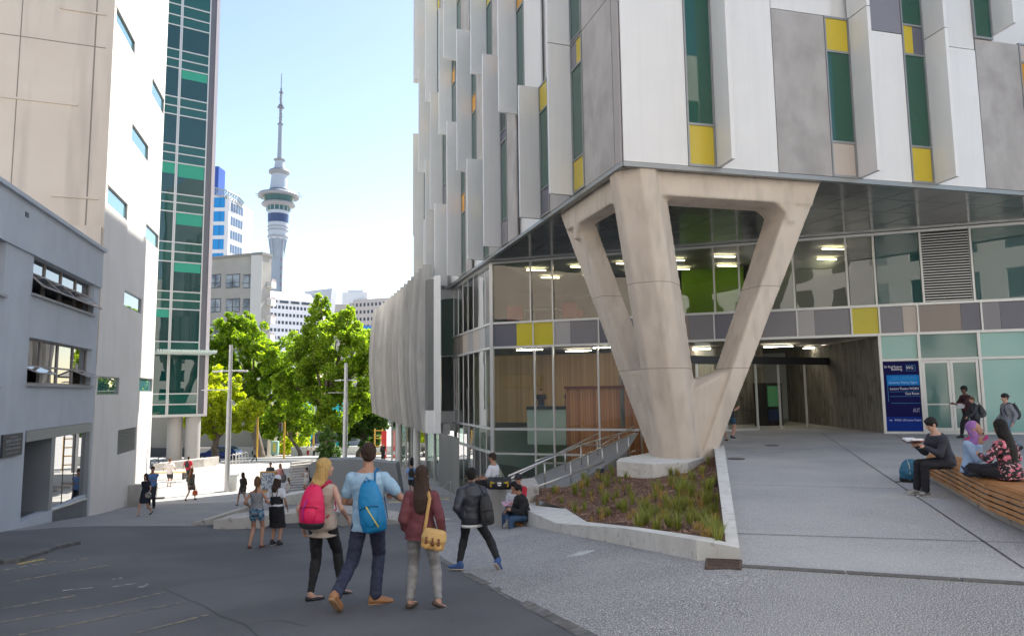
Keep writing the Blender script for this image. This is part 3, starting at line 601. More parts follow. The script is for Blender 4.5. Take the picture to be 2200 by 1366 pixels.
for t0 in range(7):
    for k in range(2):
        q = FR.p(tg + 1.6 + t0 * 2.3, ZT - .12, -2.2 - k * 2.6); mb.box(q, (1.0, .07, .04), atan2(FR.d.y, FR.d.x) + .5)
mb.build('ceiling_lamps', LAMP, WG)
mb = MB()
for t0 in range(9):
    q = FR.p(tg + 1.6 + t0 * 1.9, ZB0 - .10, (-.9 if t0 < 4 else -4.6) - (t0 % 2) * 2.2); mb.box(q, (1.3, .05, .03), atan2(FR.d.y, FR.d.x))
mb.build('lobby_lamps', M('lit_strip', (1, .88, .68), .5, emit=26), WG)
# ---- podium, street side: glazed flank, white bay, concrete screen
PL = Plane(FR.p(tg, 0), (L_.x - C.x, L_.y - C.y), -1); tpe = PL.t(975, 660)
lm = [PL.t(x, 800) for x in (1048, 1033, 1017, 1003, 989)] + [tpe]
lm = [tpe * k / 7 for k in range(1, 8)]
mull = MB()
for t in lm: mu(PL, t, -3.05, ZT, .05, .02)
for z in (ZB1, ZB0, ZF - .0, -1.06): mull.pb(PL, .08, tpe, z - .05, z + .05, -.06, .1)
mull.pb(PL, .08, tpe, ZT - .1, ZT, -.06, .1)
mull.build('flank_frame', ALU, WG)
GPL = glass('flank_glass', (.50, .70, .62), .12, wob=.2)
pts_ = [0.08] + lm
for a, b in zip(pts_[:-1], pts_[1:]):
    for z0, z1 in ((ZB1 + .05, ZT - .1), (ZF + .05, ZB0 - .05), (-1.01, ZF - .05), (-3.05, -1.11)): gp(PL, a + .03, b - .03, z0, z1, GPL)
for i, (a, b) in enumerate(zip(pts_[:-1], pts_[1:])):
    m_ = MB(); m_.pb(PL, a + .03, b - .03, ZB0 + .05, ZB1 - .05, -.03, .03); m_.build('band_panel', SPC['nwbwbtb'[i]], WG)
# diagonal stair stringer behind the flank glass
mb = MB(); mb.hexa([PL.p(.3, -3.0, -.7), PL.p(7.5, .2, -.7), PL.p(7.5, .2, -.9), PL.p(.3, -3.0, -.9)], [PL.p(.3, -2.75, -.7), PL.p(7.5, .45, -.7), PL.p(7.5, .45, -.9), PL.p(.3, -2.75, -.9)]); mb.build('stair_stringer', WHITE, WG)
# set-back bay between glass and white fin box
q0 = PL.p(tpe, 0); B0 = atY(975, 925, q0.y); B1 = atY(945, 925, q0.y + .6)
BP = Plane((B1.x, B1.y), (q0.x - B1.x, q0.y - B1.y)); bl = (Vector((q0.x - B1.x, q0.y - B1.y))).length
mb = MB()
zb = [BP.tz(960, y)[1] for y in (925, 883, 765, 642, 610)]
mb.pb(BP, 0, bl, zb[0], zb[1], -.2, 0); mb.pb(BP, 0, bl, zb[3], ZT, -.2, 0); mb.build('white_panel', WHITE, WG)
gp(BP, 0, bl, zb[1], zb[2], GPL, e=-.05); gp(BP, 0, bl, zb[2], zb[3], glass('slatted_glass', (.3, .5, .4), .1, (.16, .24, .2), .6), e=-.05)
mb = MB(); mb.pb(BP, 0, bl, zb[2] - .03, zb[2] + .03, -.1, .02); mb.build('bay_transom', ALU, WG)
Yw = 40.2; W0 = atY(918, 760, Yw); W1 = atY(947, 760, Yw - .3); zt = atY(930, 593, Yw).z; zb_ = atY(930, 931, Yw).z
back = Vector((UL.d.x, UL.d.y)) * 1.2; wx = W0.lerp(W1, .55)
mb = MB(); mb.prism([(wx.x, wx.y), (W1.x, W1.y), (W1.x + back.x, W1.y + back.y), (wx.x + back.x, wx.y + back.y)], zb_, zt); mb.build('white_box_fin', WHITE, WG, bevel=.02)
mb = MB(); mb.prism([(W0.x, W0.y + .25), (wx.x, wx.y + .25), (wx.x + back.x, wx.y + back.y), (W0.x + back.x, W0.y + back.y)], zb_ + 1.3, zt - .15); mb.build('shadow_gap_glass', M('dark_glazing', (.15, .155, .15), .3), WG)
mb = MB(); mb.prism([(W0.x, W0.y + .2), (wx.x, wx.y + .2), (wx.x + back.x, wx.y + back.y), (W0.x + back.x, W0.y + back.y)], zb_, zb_ + 1.3); mb.build('white_panel', WHITE, WG)
# curved screen of concrete blades
SCR = M('screen_concrete', (.50, .48, .45), .8, (.57, .55, .51), 1.3, (.35, .68), .1, 20, st=(1, 1, .5), c3=(.42, .40, .38), sc3=1.5, m3=(.5, .8), st3=(2, 2, .4), vary=.16)
nb = 17; sc = thing('concrete_screen', 'curved screen of tall grey concrete blades hung over the street side of the university', 'screen', atY(860, 900, 50))
for i in range(nb):
    u = i / nb; u2 = (i + .80) / nb
    px = 918 - 113 * (1 - (1 - u) ** 1.35); Yb = 41.0 + 24 * u
    px2 = 918 - 113 * (1 - (1 - u2) ** 1.35); Yb2 = 41.0 + 24 * u2
    zt_ = atY(918, 568, 41).z - .15 * u; zl = lerp([0, .5, 1], [atY(900, 930, 41).z, atY(850, 905, 53).z, atY(808, 885, 65).z], u)
    A = atY(px, 800, Yb); B = atY(px2, 800, Yb2); d = (B - A).to_2d().normalized(); n = Vector((-d.y, d.x)) * (1 if (-d.y) < 0 else -1)
    # each blade steps out, with a slight belly at mid height
    zs_ = [zl + (zt_ - zl) * k / 8 for k in range(9)]; mbb = MB(); vs = []; 
    for z in zs_:
        k = (z - zl) / (zt_ - zl); bel = .35 * sin(pi * k) 
        for (q, e) in ((A, .28 + bel), (B, .10 + bel), (B, -.25), (A, -.25)): vs.append((q.x + n.x * e, q.y + n.y * e, z))
    fs = [(j * 4 + a, j * 4 + (a + 1) % 4, j * 4 + 4 + (a + 1) % 4, j * 4 + 4 + a) for j in range(8) for a in range(4)] + [(3, 2, 1, 0), (32, 33, 34, 35)]
    mbb.add(vs, fs); mbb.build('concrete_blade', SCR, sc)
# storefront below the screen
SP0 = atY(930, 1010, 41); SP1 = atY(826, 960, 66); SF = Plane((SP0.x + .7, SP0.y), (SP1.x - SP0.x, SP1.y - SP0.y), -1); Ls = (SP1 - SP0).length
mb = MB(); zg = lambda t: gz(SF.p(t, 0).x, SF.p(t, 0).y)
for k in range(9): t = Ls * k / 8; mb.pb(SF, t - .05, t + .05, zg(t) - .1, -.5, -.08, .08)
mb.pb(SF, 0, Ls, -.6, 0, -.3, .1); mb.build('storefront_frame', M('pale_frame', (.45, .46, .44), .5), WG)
for k in range(8): gp(SF, Ls * k / 8 + .05, Ls * (k + 1) / 8 - .05, zg(Ls * k / 8), -.6, GPL)
mb = MB()
for t in (7.5, 17): q = SF.p(t, 0, .5); mb.lathe((q.x, q.y), [(.24, zg(t) - .1), (.24, .2)], 16)
mb.build('round_column', M('col_white', (.55, .55, .52), .6), WG)
mb = MB()    # louvred return below the white box
for k in range(9):
    q = SF.p(-4.6 + k * .5, 0, .3); mb.box((q.x, q.y, -2.0), (.1, .3, 3.0), atan2(SF.d.y, SF.d.x))
mb.build('vertical_fins', M('fin_grey', (.35, .35, .33), .6), WG)
mb = MB(); mb.prism([(v.x, v.y) for v in (PL.p(tpe + .5, 0, -.6), SF.p(Ls, 0, -.6), SF.p(Ls, 0, -14), PL.p(tpe + .5, 0, -14))], zb_ + .15, zb_ + .5); mb.build('podium_soffit', CEIL, WG)
mb = MB(); mb.prism([(v.x, v.y) for v in (PL.p(tpe + 1.6, 0, -.1), SF.p(Ls - .5, 0, 1.0), SF.p(Ls - .5, 0, -14), PL.p(tpe + 1.6, 0, -14))], zb_ + .5, zt - .4); mb.build('podium_wall', M('podium_dark', (.10, .10, .10), .7), WG)
mb = MB(); mb.prism([(v.x, v.y) for v in (PL.p(1., 0, -9), SF.p(Ls, 0, -7), SF.p(Ls, 0, -7.3), PL.p(1., 0, -9.3))], -5, zb_ + .15); mb.build('back_wall', INW, WG)
# ================================================================ LEFT SIDE OF THE STREET
g0 = ground(190, 1108); GW = Plane(g0, (-.27, .963))
CH = thing('chapel_building', 'low grey rendered building with awning windows and a shopfront at the left edge', 'building', g0)
zp = GW.tz(100, 464)[1]; zq = zp - 1.35; tL, tR0 = -34., 0.
DGL = glass('dark_window_glass', (.35, .40, .40), .16, (.02, .022, .025), .55, wob=.1)
def holes_wall(P, t0, t1, z0, z1, hs, mat, par, th=.35, e=0., name='wall'):
    """wall slab with rectangular openings hs=[(ta,tb,za,zb)] not overlapping in t columns"""
    ts = sorted({t0, t1} | {h[0] for h in hs} | {h[1] for h in hs}); mb = MB()
    for a, b in zip(ts[:-1], ts[1:]):
        zz = sorted([(h[2], h[3]) for h in hs if h[0] <= a + 1e-4 and h[1] >= b - 1e-4]); z = z0
        for (za, zb) in zz + [(z1, z1)]:
            if za - z > .01: mb.pb(P, a, b, z, za, e - th, e)
            z = zb
    return mb.build(name, mat, par)
def rect(P, pxa, pxb, ya, yb): # px a edge gives the heights
    ta, z1 = P.tz(pxa, ya); z0 = P.tz(pxa, yb)[1]; tb = P.t(pxb, (ya + yb) / 2); return (min(ta, tb), max(ta, tb), z0, z1)
u1 = rect(GW, 75, 205, 524, 632); u0_ = rect(GW, -110, 15, 430, 596); l1 = rect(GW, 63, 197, 724, 824); l0 = rect(GW, -190, -5, 716, 826)
sh = rect(GW, 55, 189, 925, 1108); sh = (sh[0], sh[1], gz(*GW.p(-6, 0).to_2d()) + .15, sh[3])
shw = GW.t(118, 1000)
holes_wall(GW, tL, 0, -4, zq, [u1, u0_, l1, l0, sh], RENDER_G, CH)
mb = MB(); mb.pb(GW, tL, .05, zq, zp, -.5, .06); mb.pb(GW, tL, .12, zp, zp + .12, -.6, .16); mb.build('parapet', RENDER_G, CH)
mb = MB(); mb.pb(GW, tL, -.36, -4, zp - .4, -14, -5.5); mb.pb(GW, tL, 0, zq - .5, zq - .2, -6, -.36); mb.build('roof_slab', RENDER_G, CH)
WFR = M('window_frame_grey', (.30, .27, .26), .5); SILL = M('sill_grey', (.36, .36, .38), .6)
def casement(P, r, n, opened, par, split=.62):
    a, b, z0, z1 = r; mb = MB(); e0, e1 = -.26, -.16; k = .05
    mb.pb(P, a, b, z0, z0 + k, e0, e1); mb.pb(P, a, b, z1 - k, z1, e0, e1)
    for i in range(n + 1): t = a + (b - a) * i / n; mb.pb(P, max(a, t - k / 2), min(b, t + k / 2) if i else a + k, z0 + k, z1 - k, e0, e1)
    zm = z1 - (z1 - z0) * split
    for i in range(n): mb.pb(P, a + (b - a) * i / n + k / 2 + .001, a + (b - a) * (i + 1) / n - k / 2 - .001, zm - .025, zm + .025, e0, e1)
    fr = mb.build('window', WFR, par)
    for i in range(n):
        ta, tb = a + (b - a) * i / n + k / 2, a + (b - a) * (i + 1) / n - k / 2
        m_ = MB(); m_.pb(P, ta, tb, zm + .025, z1 - k, -.215, -.205); m_.build('pane', DGL, fr)
        if i in opened:
            m_ = MB(); o_ = .42; zz = zm - .03; hh = zm - z0 - .06; dz = sqrt(max(hh * hh - o_ * o_, .01))
            A_ = [P.p(ta, zz, -.15), P.p(tb, zz, -.15), P.p(tb, zz - dz, -.15 + o_), P.p(ta, zz - dz, -.15 + o_)]; up_ = Vector((0, 0, .015)) + P.n.to_3d() * .01
            m_.hexa(A_, [q + up_ for q in A_]); m_.build('awning_sash', glass('awning_glass', (.5, .55, .6), .5, (.5, .53, .58), .7), fr)
            m_ = MB(); [m_.tube([A_[j], A_[(j + 1) % 4]], .028, 6) for j in range(4)]; m_.build('sash_frame', WFR, fr)
        else:
            m_ = MB(); m_.pb(P, ta, tb, z0 + k, zm - .025, -.215, -.205); m_.build('pane', DGL, fr)
    m_ = MB(); m_.pb(P, a - .08, b + .08, z0 - .07, z0 - .003, -.25, .09); m_.build('sill', SILL, fr)
    m_ = MB(); m_.pb(P, a, b, z0, z1, -1.3, -1.25); m_.build('curtain', M('dim_room', (.05, .05, .05), .9), fr)  # no cloth: a dark sheet, the room's dimness put into its colour
casement(GW, u1, 4, (0, 1, 2, 3), CH, .55); casement(GW, u0_, 3, (), CH, .6); casement(GW, l1, 4, (0, 3), CH, .6); casement(GW, l0, 4, (), CH)
# shopfront
a, b, z0, z1 = sh; zb0 = z0
mb = MB(); mb.pb(GW, a + .02, b + .1, z1 - .32, z1 - .01, -.2, .03); mb.pb(GW, b - .12, b, -4, z1 - .33, -.2, .03); mb.pb(GW, shw - .32, shw, zb0, z1 - .33, -.9, -.02); mb.pb(GW, a + .3, a + .36, zb0 + .1, z1 - .33, -.7, -.62)
mb.build('shopfront_frame', M('shop_metal', (.27, .29, .31), .4, metal=.3), CH)
zs = GW.tz(130, 1085)[1]; zs2 = GW.tz(186, 1068)[1]
mb = MB(); mb.pb(GW, shw, b - .125, -4, zs - .06, -.15, .0, zz=(-4, zs2 - .06)); mb.build('plinth', plankmat('plinth_boards', (.15, .16, .175), (.19, .20, .21), (.17, .18, .19), (-.27, .963, 0), .35), CH)
mb = MB(); mb.pb(GW, shw, b - .125, zs - .055, zs, -.16, .05, zz=(zs2 - .055, zs2)); mb.build('sill', ALU, CH)
m_ = MB(); m_.pb(GW, shw + .02, b - .14, zs + .005, z1 - .33, -.11, -.1, zz=(zs2 + .005, z1 - .33)); m_.build('shop_window', glass('shop_glass', (.25, .27, .27), .45, (.02, .02, .02), .5), CH)
mb = MB()
for k in (1, 2): t = shw + (b - .14 - shw) * k / 3; mb.pb(GW, t - .02, t + .02, lerp([shw, b], [zs, zs2], t), z1 - .33, -.14, -.09)
mb.build('shop_mullion', DARK, CH)
mb = MB(); mb.pb(GW, tL, b + .0, -4, zb0, -5.5, -.35); mb.build('shop_floor', M('tile_floor', (.16, .17, .18), .4), CH)
mb = MB(); mb.pb(GW, a - 2, b, zb0, z1, -5.6, -5.45); mb.pb(GW, a - 2.1, a - 2, zb0, z1, -5.6, -.36); mb.build('shop_back_wall', M('shop_wall', (.22, .17, .14), .9), CH)
mb = MB(); mb.pb(GW, a - 2, b, z1, z1 + .1, -5.6, -.36); mb.build('shop_ceiling', CEIL, CH)
sf = thing('purple_sofa', 'dark purple padded sofa seen through the open shop door', 'sofa', GW.p(a + 1.9, zb0, -2.2)); SO = M('purple_cloth', (.05, .02, .05), .7)
rz_ = atan2(GW.d.y, GW.d.x)
for nm, e, zc_, sz in (('seat', -2.3, .3, (2.2, .8, .35)), ('backrest', -2.8, .6, (2.2, .25, .7))): mb = MB(); mb.box(GW.p(a + 1.9, zb0 + zc_, e), sz, rz_); mb.build(nm, SO, sf, bevel=.05)
for s_ in (-1.0, 1.0): mb = MB(); mb.box(GW.p(a + 1.9 + s_, zb0 + .35, -2.1), (.2, .85, .6), rz_); mb.build('armrest', SO, sf, bevel=.05)
for s_ in (-.9, .9): mb = MB(); mb.box(GW.p(a + 1.9 + s_, zb0 + .06, -1.95), (.06, .06, .12), rz_); mb.build('leg', ALU, sf)
# plaque
r = rect(GW, 2, 43, 934, 984); PLQ = thing('wall_plaque', 'square dark wall plaque with pale lettering beside the shop door', 'plaque', GW.p(r[0], r[2]))
mb = MB(); mb.pb(GW, r[0], r[1], r[2], r[3], .0, .06); mb.build('plate', M('plaque_dark', (.03, .032, .045), .4), PLQ, bevel=.01)
LT = M('plaque_letters', (.32, .33, .36), .5); w_ = r[1] - r[0]; h_ = r[3] - r[2]; cx_ = (r[0] + r[1]) / 2
for s_, zz, sz, wd in (('THE CHURCH OF', .82, .09, .42), ('JESUS CHRIST', .64, .16, .74), ('OF LATTER-DAY SAINTS', .50, .09, .66), ('VISITORS WELCOME', .32, .09, .74), ('SUNDAY SERVICES', .14, .07, .62)): text(s_, sz * h_, LT, PLQ, GW, cx_, r[2] + zz * h_, .065, 'CENTER', wd * w_)
r = rect(GW, 49, 57, 454, 465); mb = MB(); [mb.pb(GW, r[0] + i * (r[1] - r[0]) / 3, r[0] + (i + .6) * (r[1] - r[0]) / 3, r[2], r[3], .06, .075) for i in range(3)]; mb.build('vent', DARK, CH)
# ---- tall white and beige building behind it
WS = Plane(GW.p(.06, 0, .02), GW.d); WBD = thing('stepped_white_building', 'tall beige and white rendered building with small slit windows in its sunlit side', 'building', WS.p(0, -2))
TW = 46
cols = [(202, 253.5, [(224, 388, 430), (245, 2, 36), (207, 807, 848)], 0.), (254.5, 297.5, [(279, 250, 290), (265, 618, 656)], -.07), (300.5, 331, [(322, 142, 182), (310, 468, 503), (300, 810, 841)], -.14)]
GWN = glass('teal_window', (.2, .45, .45), .18, (.10, .36, .38), .75)
ty = 930
for (xa, xb, ws, e) in cols:
    ta, tb = WS.t(xa, ty), WS.t(xb, ty); hs = []
    if xa < 210: ta = 0.0
    for (x, ya, yb) in ws:
        z1 = WS.tz(x, ya)[1]; z0 = WS.tz(x, yb)[1]; hs.append((ta + .1, tb - .1, z0, z1))
    zz = WS.tz((xa + xb) / 2, 400)[1]
    for k in range(1, 7): 
        zt1 = max(h[3] for h in hs) + 10.6 * k
        if zt1 < TW - 1 and xa > 210 or (xa < 210 and zt1 < TW - 1): hs.append((ta + .1, tb - .1, zt1 - 1.4, zt1))
    lv = None
    if 250 < xa < 290:
        lz1 = WS.tz(275, 921)[1]; lz0 = WS.tz(275, 971)[1]; lv = (ta + .02, tb - .05, lz0, lz1); hs.append((ta + .1, tb - .1, lz0, lz1))
    holes_wall(WS, ta, tb, -5, TW, hs, WRENDER, WBD, .4, e)
    for h in hs:
        if lv and h[2] == lv[2]:
            m_ = MB(); n = 13
            for i in range(n): z = h[2] + (h[3] - h[2]) * i / n; m_.hexa([WS.p(h[0], z, e - .02), WS.p(h[1], z, e - .02), WS.p(h[1], z + .05, e - .15), WS.p(h[0], z + .05, e - .15)], [WS.p(h[0], z + .03, e - .02), WS.p(h[1], z + .03, e - .02), WS.p(h[1], z + .08, e - .15), WS.p(h[0], z + .08, e - .15)])
            m_.build('louvre', ALUD, WBD); m_ = MB(); m_.pb(WS, h[0], h[1], h[2], h[3], e - .3, e - .2); m_.build('louvre_backing', BLACK, WBD)
        else:
            m_ = MB(); k = .05; m_.pb(WS, h[0], h[1], h[2], h[2] + k, e - .12, e - .03); m_.pb(WS, h[0], h[1], h[3] - k, h[3], e - .12, e - .03); m_.pb(WS, h[0], h[0] + k, h[2] + k, h[3] - k, e - .12, e - .03); m_.pb(WS, h[1] - k, h[1], h[2] + k, h[3] - k, e - .12, e - .03)
            fr = m_.build('window', ALUD, WBD); m_ = MB(); m_.pb(WS, h[0] + k, h[1] - k, h[2] + k, h[3] - k, e - .09, e - .08); m_.build('pane', GWN, fr)
tE = WS.t(331, ty)
mb = MB(); mb.prism([(v.x, v.y) for v in (WS.p(.3, 0, -.45), WS.p(tE, 0, -.4), WS.p(tE, 0, -9), WS.p(.3, 0, -9))], -5, TW); mb.build('core_wall', WRENDER, WBD)
BF = Plane(WS.p(.0, 0, 0), (.936, .35))
mb = MB(); mb.pb(BF, -26, -.0, 3, TW, -.4, 0); mb.build('beige_wall', BEIGE, WBD)
JT = M('render_joint', (.26, .22, .18), .9); mb = MB()
def jl(pts, w_=.035):
    (xa, ya), (xb, yb) = pts; ta, za = BF.tz(xa, ya); tb, zb = BF.tz(xb, yb)
    if abs(xa - xb) < 40: mb.pb(BF, ta - w_ / 2, ta + w_ / 2, min(za, zb), max(za, zb), .0, .004)
    else: z = (za + zb) / 2; mb.pb(BF, min(ta, tb), max(ta, tb), z - w_ / 2, z + w_ / 2, .0, .005)
jl([(75, -400), (55, 440)]); jl([(0, 79), (228, 98)]); jl([(-300, -140), (240, -130)])
jl([(225, -300), (214, 486)], .05)
mb.build('wall_joints', JT, WBD)
for pts in (((-60, 210), (167, 219)), ((109, 423), (213, 426)), ((128, 22), (228, 30))):
    (xa, ya), (xb, yb) = pts; ta, za = BF.tz(xa, ya); tb, zb = BF.tz(xb, yb); mb = MB(); z = (za + zb) / 2
    mb.pb(BF, ta, tb, z - .03, z + .05, 0, .06)
    mb.build('ledge', BEIGE, WBD)
    pass
mb = MB(); t1_, z1_ = BF.tz(165, 487); mb.pb(BF, t1_ - 5, -.05, z1_ - 1.0, z1_, 0, .2); mb.build('wall_step', BEIGE, WBD)
mb = MB(); mb.pb(BF, -26, -.3, 0, TW - .5, -9, -.45); mb.build('core_block', BEIGE, WBD)
# planter bin at its corner
# ---- green glass tower on round columns
Tq = atY(444, 891, 62); GP = Plane(Tq, (.838, .546)); GTW = thing('green_glass_tower', 'tall curtain wall block of dark green glass raised on two round columns', 'building', Tq)
zb = Tq.z; t0, t1 = GP.t(322, 900), 0.0; TG = 58
ys = [-40, 28, 75, 118, 222, 262, 300, 425, 463, 500, 628, 665, 705, 838, 875, 915, 1045, 1085, 1128, 1255, 1292, 1330, 1469, 1516, 1691, 1736]
zs = [GP.tz(395, y / 2)[1] for y in ys]; zt0 = max(zs)
per = (zs[2] - zs[5]); k = 1
while zt0 + .5 < TG - 5: 
    for q in (zs[1], zs[2], zs[3]): pass
    zs += [zt0 + per * .58, zt0 + per * .79, zt0 + per]; zt0 += per
mb = MB(); tm = GP.t(361, 850); tr_ = GP.t(424, 850)
for z in zs: mb.pb(GP, t0, tr_, z - .05, z + .05, -.02, .07)
for t in (tm, tr_, t0 + 1.2): mb.pb(GP, t - .05, t + .05, zb, TG, -.02, .06)
mb.pb(GP, t0, t1, zb - .1, zb + .12, -.3, .1); mb.build('glazing_frame', ALU, GTW)
mb = MB(); mb.pb(GP, tr_ + .06, -.3, zb + .1, TG, -.2, .04); mb.build('grey_cladding', M('slate_cladding', (.12, .12, .14), .4, (.15, .15, .17), .4, (.3, .7)), GTW)
mb = MB(); mb.pb(GP, -.28, .0, zb, TG, -8, .12); mb.build('edge_trim', M('trim_white', (.66, .60, .62), .5), GTW)
zz = sorted(set([zb + .1] + zs + [TG])); prn = random.Random(2)
TGL = [glass('tower_glass', (.02, .14, .12), .06, (.004, .055, .05), .85, wob=.05), glass('tower_glass_spandrel', (.02, .14, .12), .05, (.008, .09, .07), .95)]; TBL = M('tower_blind', (.05, .33, .23), .5, spec=.2)
np_ = 0
for a, b in zip(zz[:-1], zz[1:]):
    if b - a < .2: continue
    for (x0, x1) in ((t0, tm - .05), (tm + .05, tr_ - .05)):
        m_ = MB(); m_.pb(GP, x0, x1, a + .05, b - .05, -.05, 0); big = b - a > 2.
        pn = m_.build('pane', TGL[0] if big else TGL[1], GTW); np_ += 1
        if big and b < 32 and prn.random() < (.8 if x1 > tm else .45):
            m_ = MB(); hh = (b - a) * prn.uniform(.22, .5); 
            if a < zb + 6 and b > zb + 3: hh = (b - a - .12)
            m_.pb(GP, x0 + .05, x1 - .05, b - .06 - hh, b - .06, .004, .012); m_.build('blind', TBL, pn)
mb = MB(); mb.prism([(v.x, v.y) for v in (GP.p(t0 - 6, 0, -.3), GP.p(-.3, 0, -.3), GP.p(-.3, 0, -11), GP.p(t0 - 6, 0, -11))], zb, TG); mb.build('core_block', M('tower_core', (.05, .07, .07), .7), GTW)
for x in (381, 418):
    p = GP.p(GP.t(x, 930), 0, -.9 if x > 400 else -1.4); mb = MB(); mb.lathe((p.x, p.y), [(.62, -6.5), (.62, zb - .09)], 24); mb.build('round_column', M('column_paint', (.40, .38, .36), .6), GTW, smooth=False)
zc1 = GP.tz(400, 757)[1]; mb = MB(); tc0 = GP.t(330, 770); tc1 = GP.t(452, 770)
for i in range(22):
    t = tc0 + (tc1 - tc0) * i / 21; mb.pb(GP, t, t + .1, zc1 - .12 * 1, zc1 + .1, .1, 2.6, zz=(zc1 - .12, zc1 + .1))
for e in (.2, 2.4): mb.pb(GP, tc0, tc1, zc1 - .22, zc1 - .12, e, e + .1)
mb.build('slatted_canopy', M('canopy_pale', (.55, .62, .58), .5), GTW)
# ================================================================ BACKGROUND BUILDINGS
def grid_windows(P, par, t0, t1, z0, z1, nx, nz, fw, fh, mat, depth=.08, skip=None, lim=100, frame=None, name='window'):
    cnt = 0; rest = MB(); dx = (t1 - t0) / nx; dz = (z1 - z0) / nz
    for k in range(nz - 1, -1, -1):
        for i in range(nx):
            if skip and skip(i, k): continue
            a = t0 + dx * (i + .5 - fw / 2); b = a + dx * fw; c = z0 + dz * (k + .5 - fh / 2); d = c + dz * fh
            m_ = MB() if cnt < lim else rest
            m_.pb(P, a, b, c, d, -.1, depth)
            if cnt < lim: m_.build(name, mat, par)
            cnt += 1
    if rest.v: tag(rest.build(name + 's', mat, par), kind='stuff')
BWIN = M('distant_window', (.05, .065, .09), .15); BBL = M('blue_glass', (.01, .25, .62), .12); 
# apartment block
Y = 130; a = atY(400, 563, Y); b = atY(563, 566, Y - 6); AP = Plane((a.x, a.y), (b.x - a.x, b.y - a.y)); apt = thing('apartment_block', 'grey beige apartment block with recessed windows and balconies on its corner', 'building', (a.x, a.y, -9)); La = (b - a).to_2d().length
AW = M('apartment_wall', (.34, .32, .29), .85, (.40, .38, .35), .3, (.3, .7)); AWS = M('apartment_wall_pale', (.62, .60, .57), .85)
za = a.z; mb = MB(); mb.pb(AP, 0, La, -12, za, -2.5, 0); mb.build('wall', AW, apt); mb = MB(); mb.pb(AP, -.2, La + .2, za, za + .5, -2.6, .25); mb.build('roof', M('roof_grey', (.25, .24, .22), .8), apt)
for (xa, xb) in ((452, 475), (486, 516), (523, 550)):
    for j, (ya, yb) in enumerate(((588, 620), (640, 672), (695, 725), (750, 780))):
        t0_, z1_ = AP.tz(xa, ya + 2); z0_ = AP.tz(xa, yb)[1]; t1_ = AP.t(xb, ya); mb = MB(); mb.pb(AP, t0_, t1_, z0_, z1_, -.1, .03); o_ = mb.build('window_recess', M('recess', (.12, .115, .11), .8), apt)
        for q in range(2): m_ = MB(); w2 = (t1_ - t0_) / 2; m_.pb(AP, t0_ + .1 + q * w2, t0_ + w2 - .1 + q * w2, z0_ + .15, z1_ - .2, .03, .08); m_.build('pane', M('curtain_pane', (.30, .33, .36), .2, (.08, .10, .13), .35, (.42, .58)), o_)
        m_ = MB(); m_.pb(AP, t0_, t1_, z0_ + .9, z0_ + .96, .3, .36); m_.build('rail', DARK, o_)
c = atY(577, 590, Y - 3); AS = Plane(AP.p(La, 0), (c.x - AP.p(La, 0).x, c.y - AP.p(La, 0).y)); Ls_ = (c - AP.p(La, 0)).to_2d().length
mb = MB(); mb.pb(AS, .0, Ls_, -12, za - .01, -2, .02); mb.build('side_wall', AWS, apt)
for j in range(6):
    z = za - 4.6 - j * 3.25; mb = MB(); mb.pb(AS, Ls_ * .45, Ls_ + .5, z - 1.1, z, 0, 1.3); mb.build('balcony', AWS, apt)
    mb = MB(); mb.pb(AS, Ls_ * .5, Ls_ + .4, z, z + .5, 1.2, 1.28); mb.build('balcony_rail', M('balcony_rail', (.3, .25, .25), .6), apt)
# blue glass office
Y = 210; a = atY(430, 420, Y); b = atY(492, 420, Y); OB = Plane((a.x, a.y), (1, 0)); off_ = thing('blue_glass_office', 'white office block with wide blue glass bands and a curved steel crown', 'building', (a.x, a.y, -10)); La = b.x - a.x; z1 = a.z
OW = M('office_white', (.72, .72, .74), .6)
mb = MB(); mb.pb(OB, 0, La, -12, z1, -20, 0); mb.build('wall', OW, off_)
for j in range(12):
    zt_ = OB.tz(470, 425)[1] - j * 4.35; mb = MB(); mb.pb(OB, .5, La - 1.2, zt_ - 3.1, zt_, -.1, .2); pn = mb.build('window_band', BBL, off_); 
    m_ = MB(); [m_.pb(OB, x, x + .08, zt_ - 3.1, zt_, .2, .26) for x in (2.5, 4.4, 6.3)]; m_.build('window_bars', M('office_bar', (.02, .07, .2), .4), pn)
c = atY(525, 470, Y + 9); OS = Plane(OB.p(La, 0), (c.x - OB.p(La, 0).x, 9)); Ls_ = (c.to_2d() - OB.p(La, 0).to_2d()).length
mb = MB(); mb.pb(OS, 0, Ls_, -12, z1 - 1, -8, .1); mb.build('side_wall', OW, off_)
grid_windows(OS, off_, 1, Ls_ - 1, z1 - 1 - 4.35 * 12, z1 - 1.2, 5, 12, .72, .62, M('side_glass', (.10, .16, .26), .15), .18)
mb = MB(); pts = [(OB.p(.3 + (La - .3) * 0, z1 + 1.6, 1.5)), OB.p(La * .6, z1 + 1.8, 1.8), OB.p(La * .95, z1 + 1.2, .8), OS.p(3, z1 + .2, 1.5), OS.p(6, z1 - .8, 1.5)]
mb.tube(pts, .22, 6); mb.tube([p - Vector((0, 0, 2.0)) + Vector((-.8, 0, 0)) for p in pts], .18, 6)
for i in range(len(pts) - 1):
    for k in range(5): q = pts[i].lerp(pts[i + 1], k / 5); q2 = pts[i].lerp(pts[i + 1], (k + .6) / 5) - Vector((.8, 0, 2.0)); mb.tube([q, q2], .1, 4); mb.tube([q2, pts[i].lerp(pts[i + 1], (k + 1) / 5)], .1, 4)
mb.build('steel_crown', M('crown_steel', (.25, .30, .33), .5), off_)
mb = MB(); q = atY(463, 362, Y + 6); q2 = atY(472, 370, Y + 6); mb.box((q.x - 2, Y + 8, q.z - 4), (6.5, 5, 9)); mb.build('plant_room', M('blue_clad', (.02, .07, .32), .4), off_)
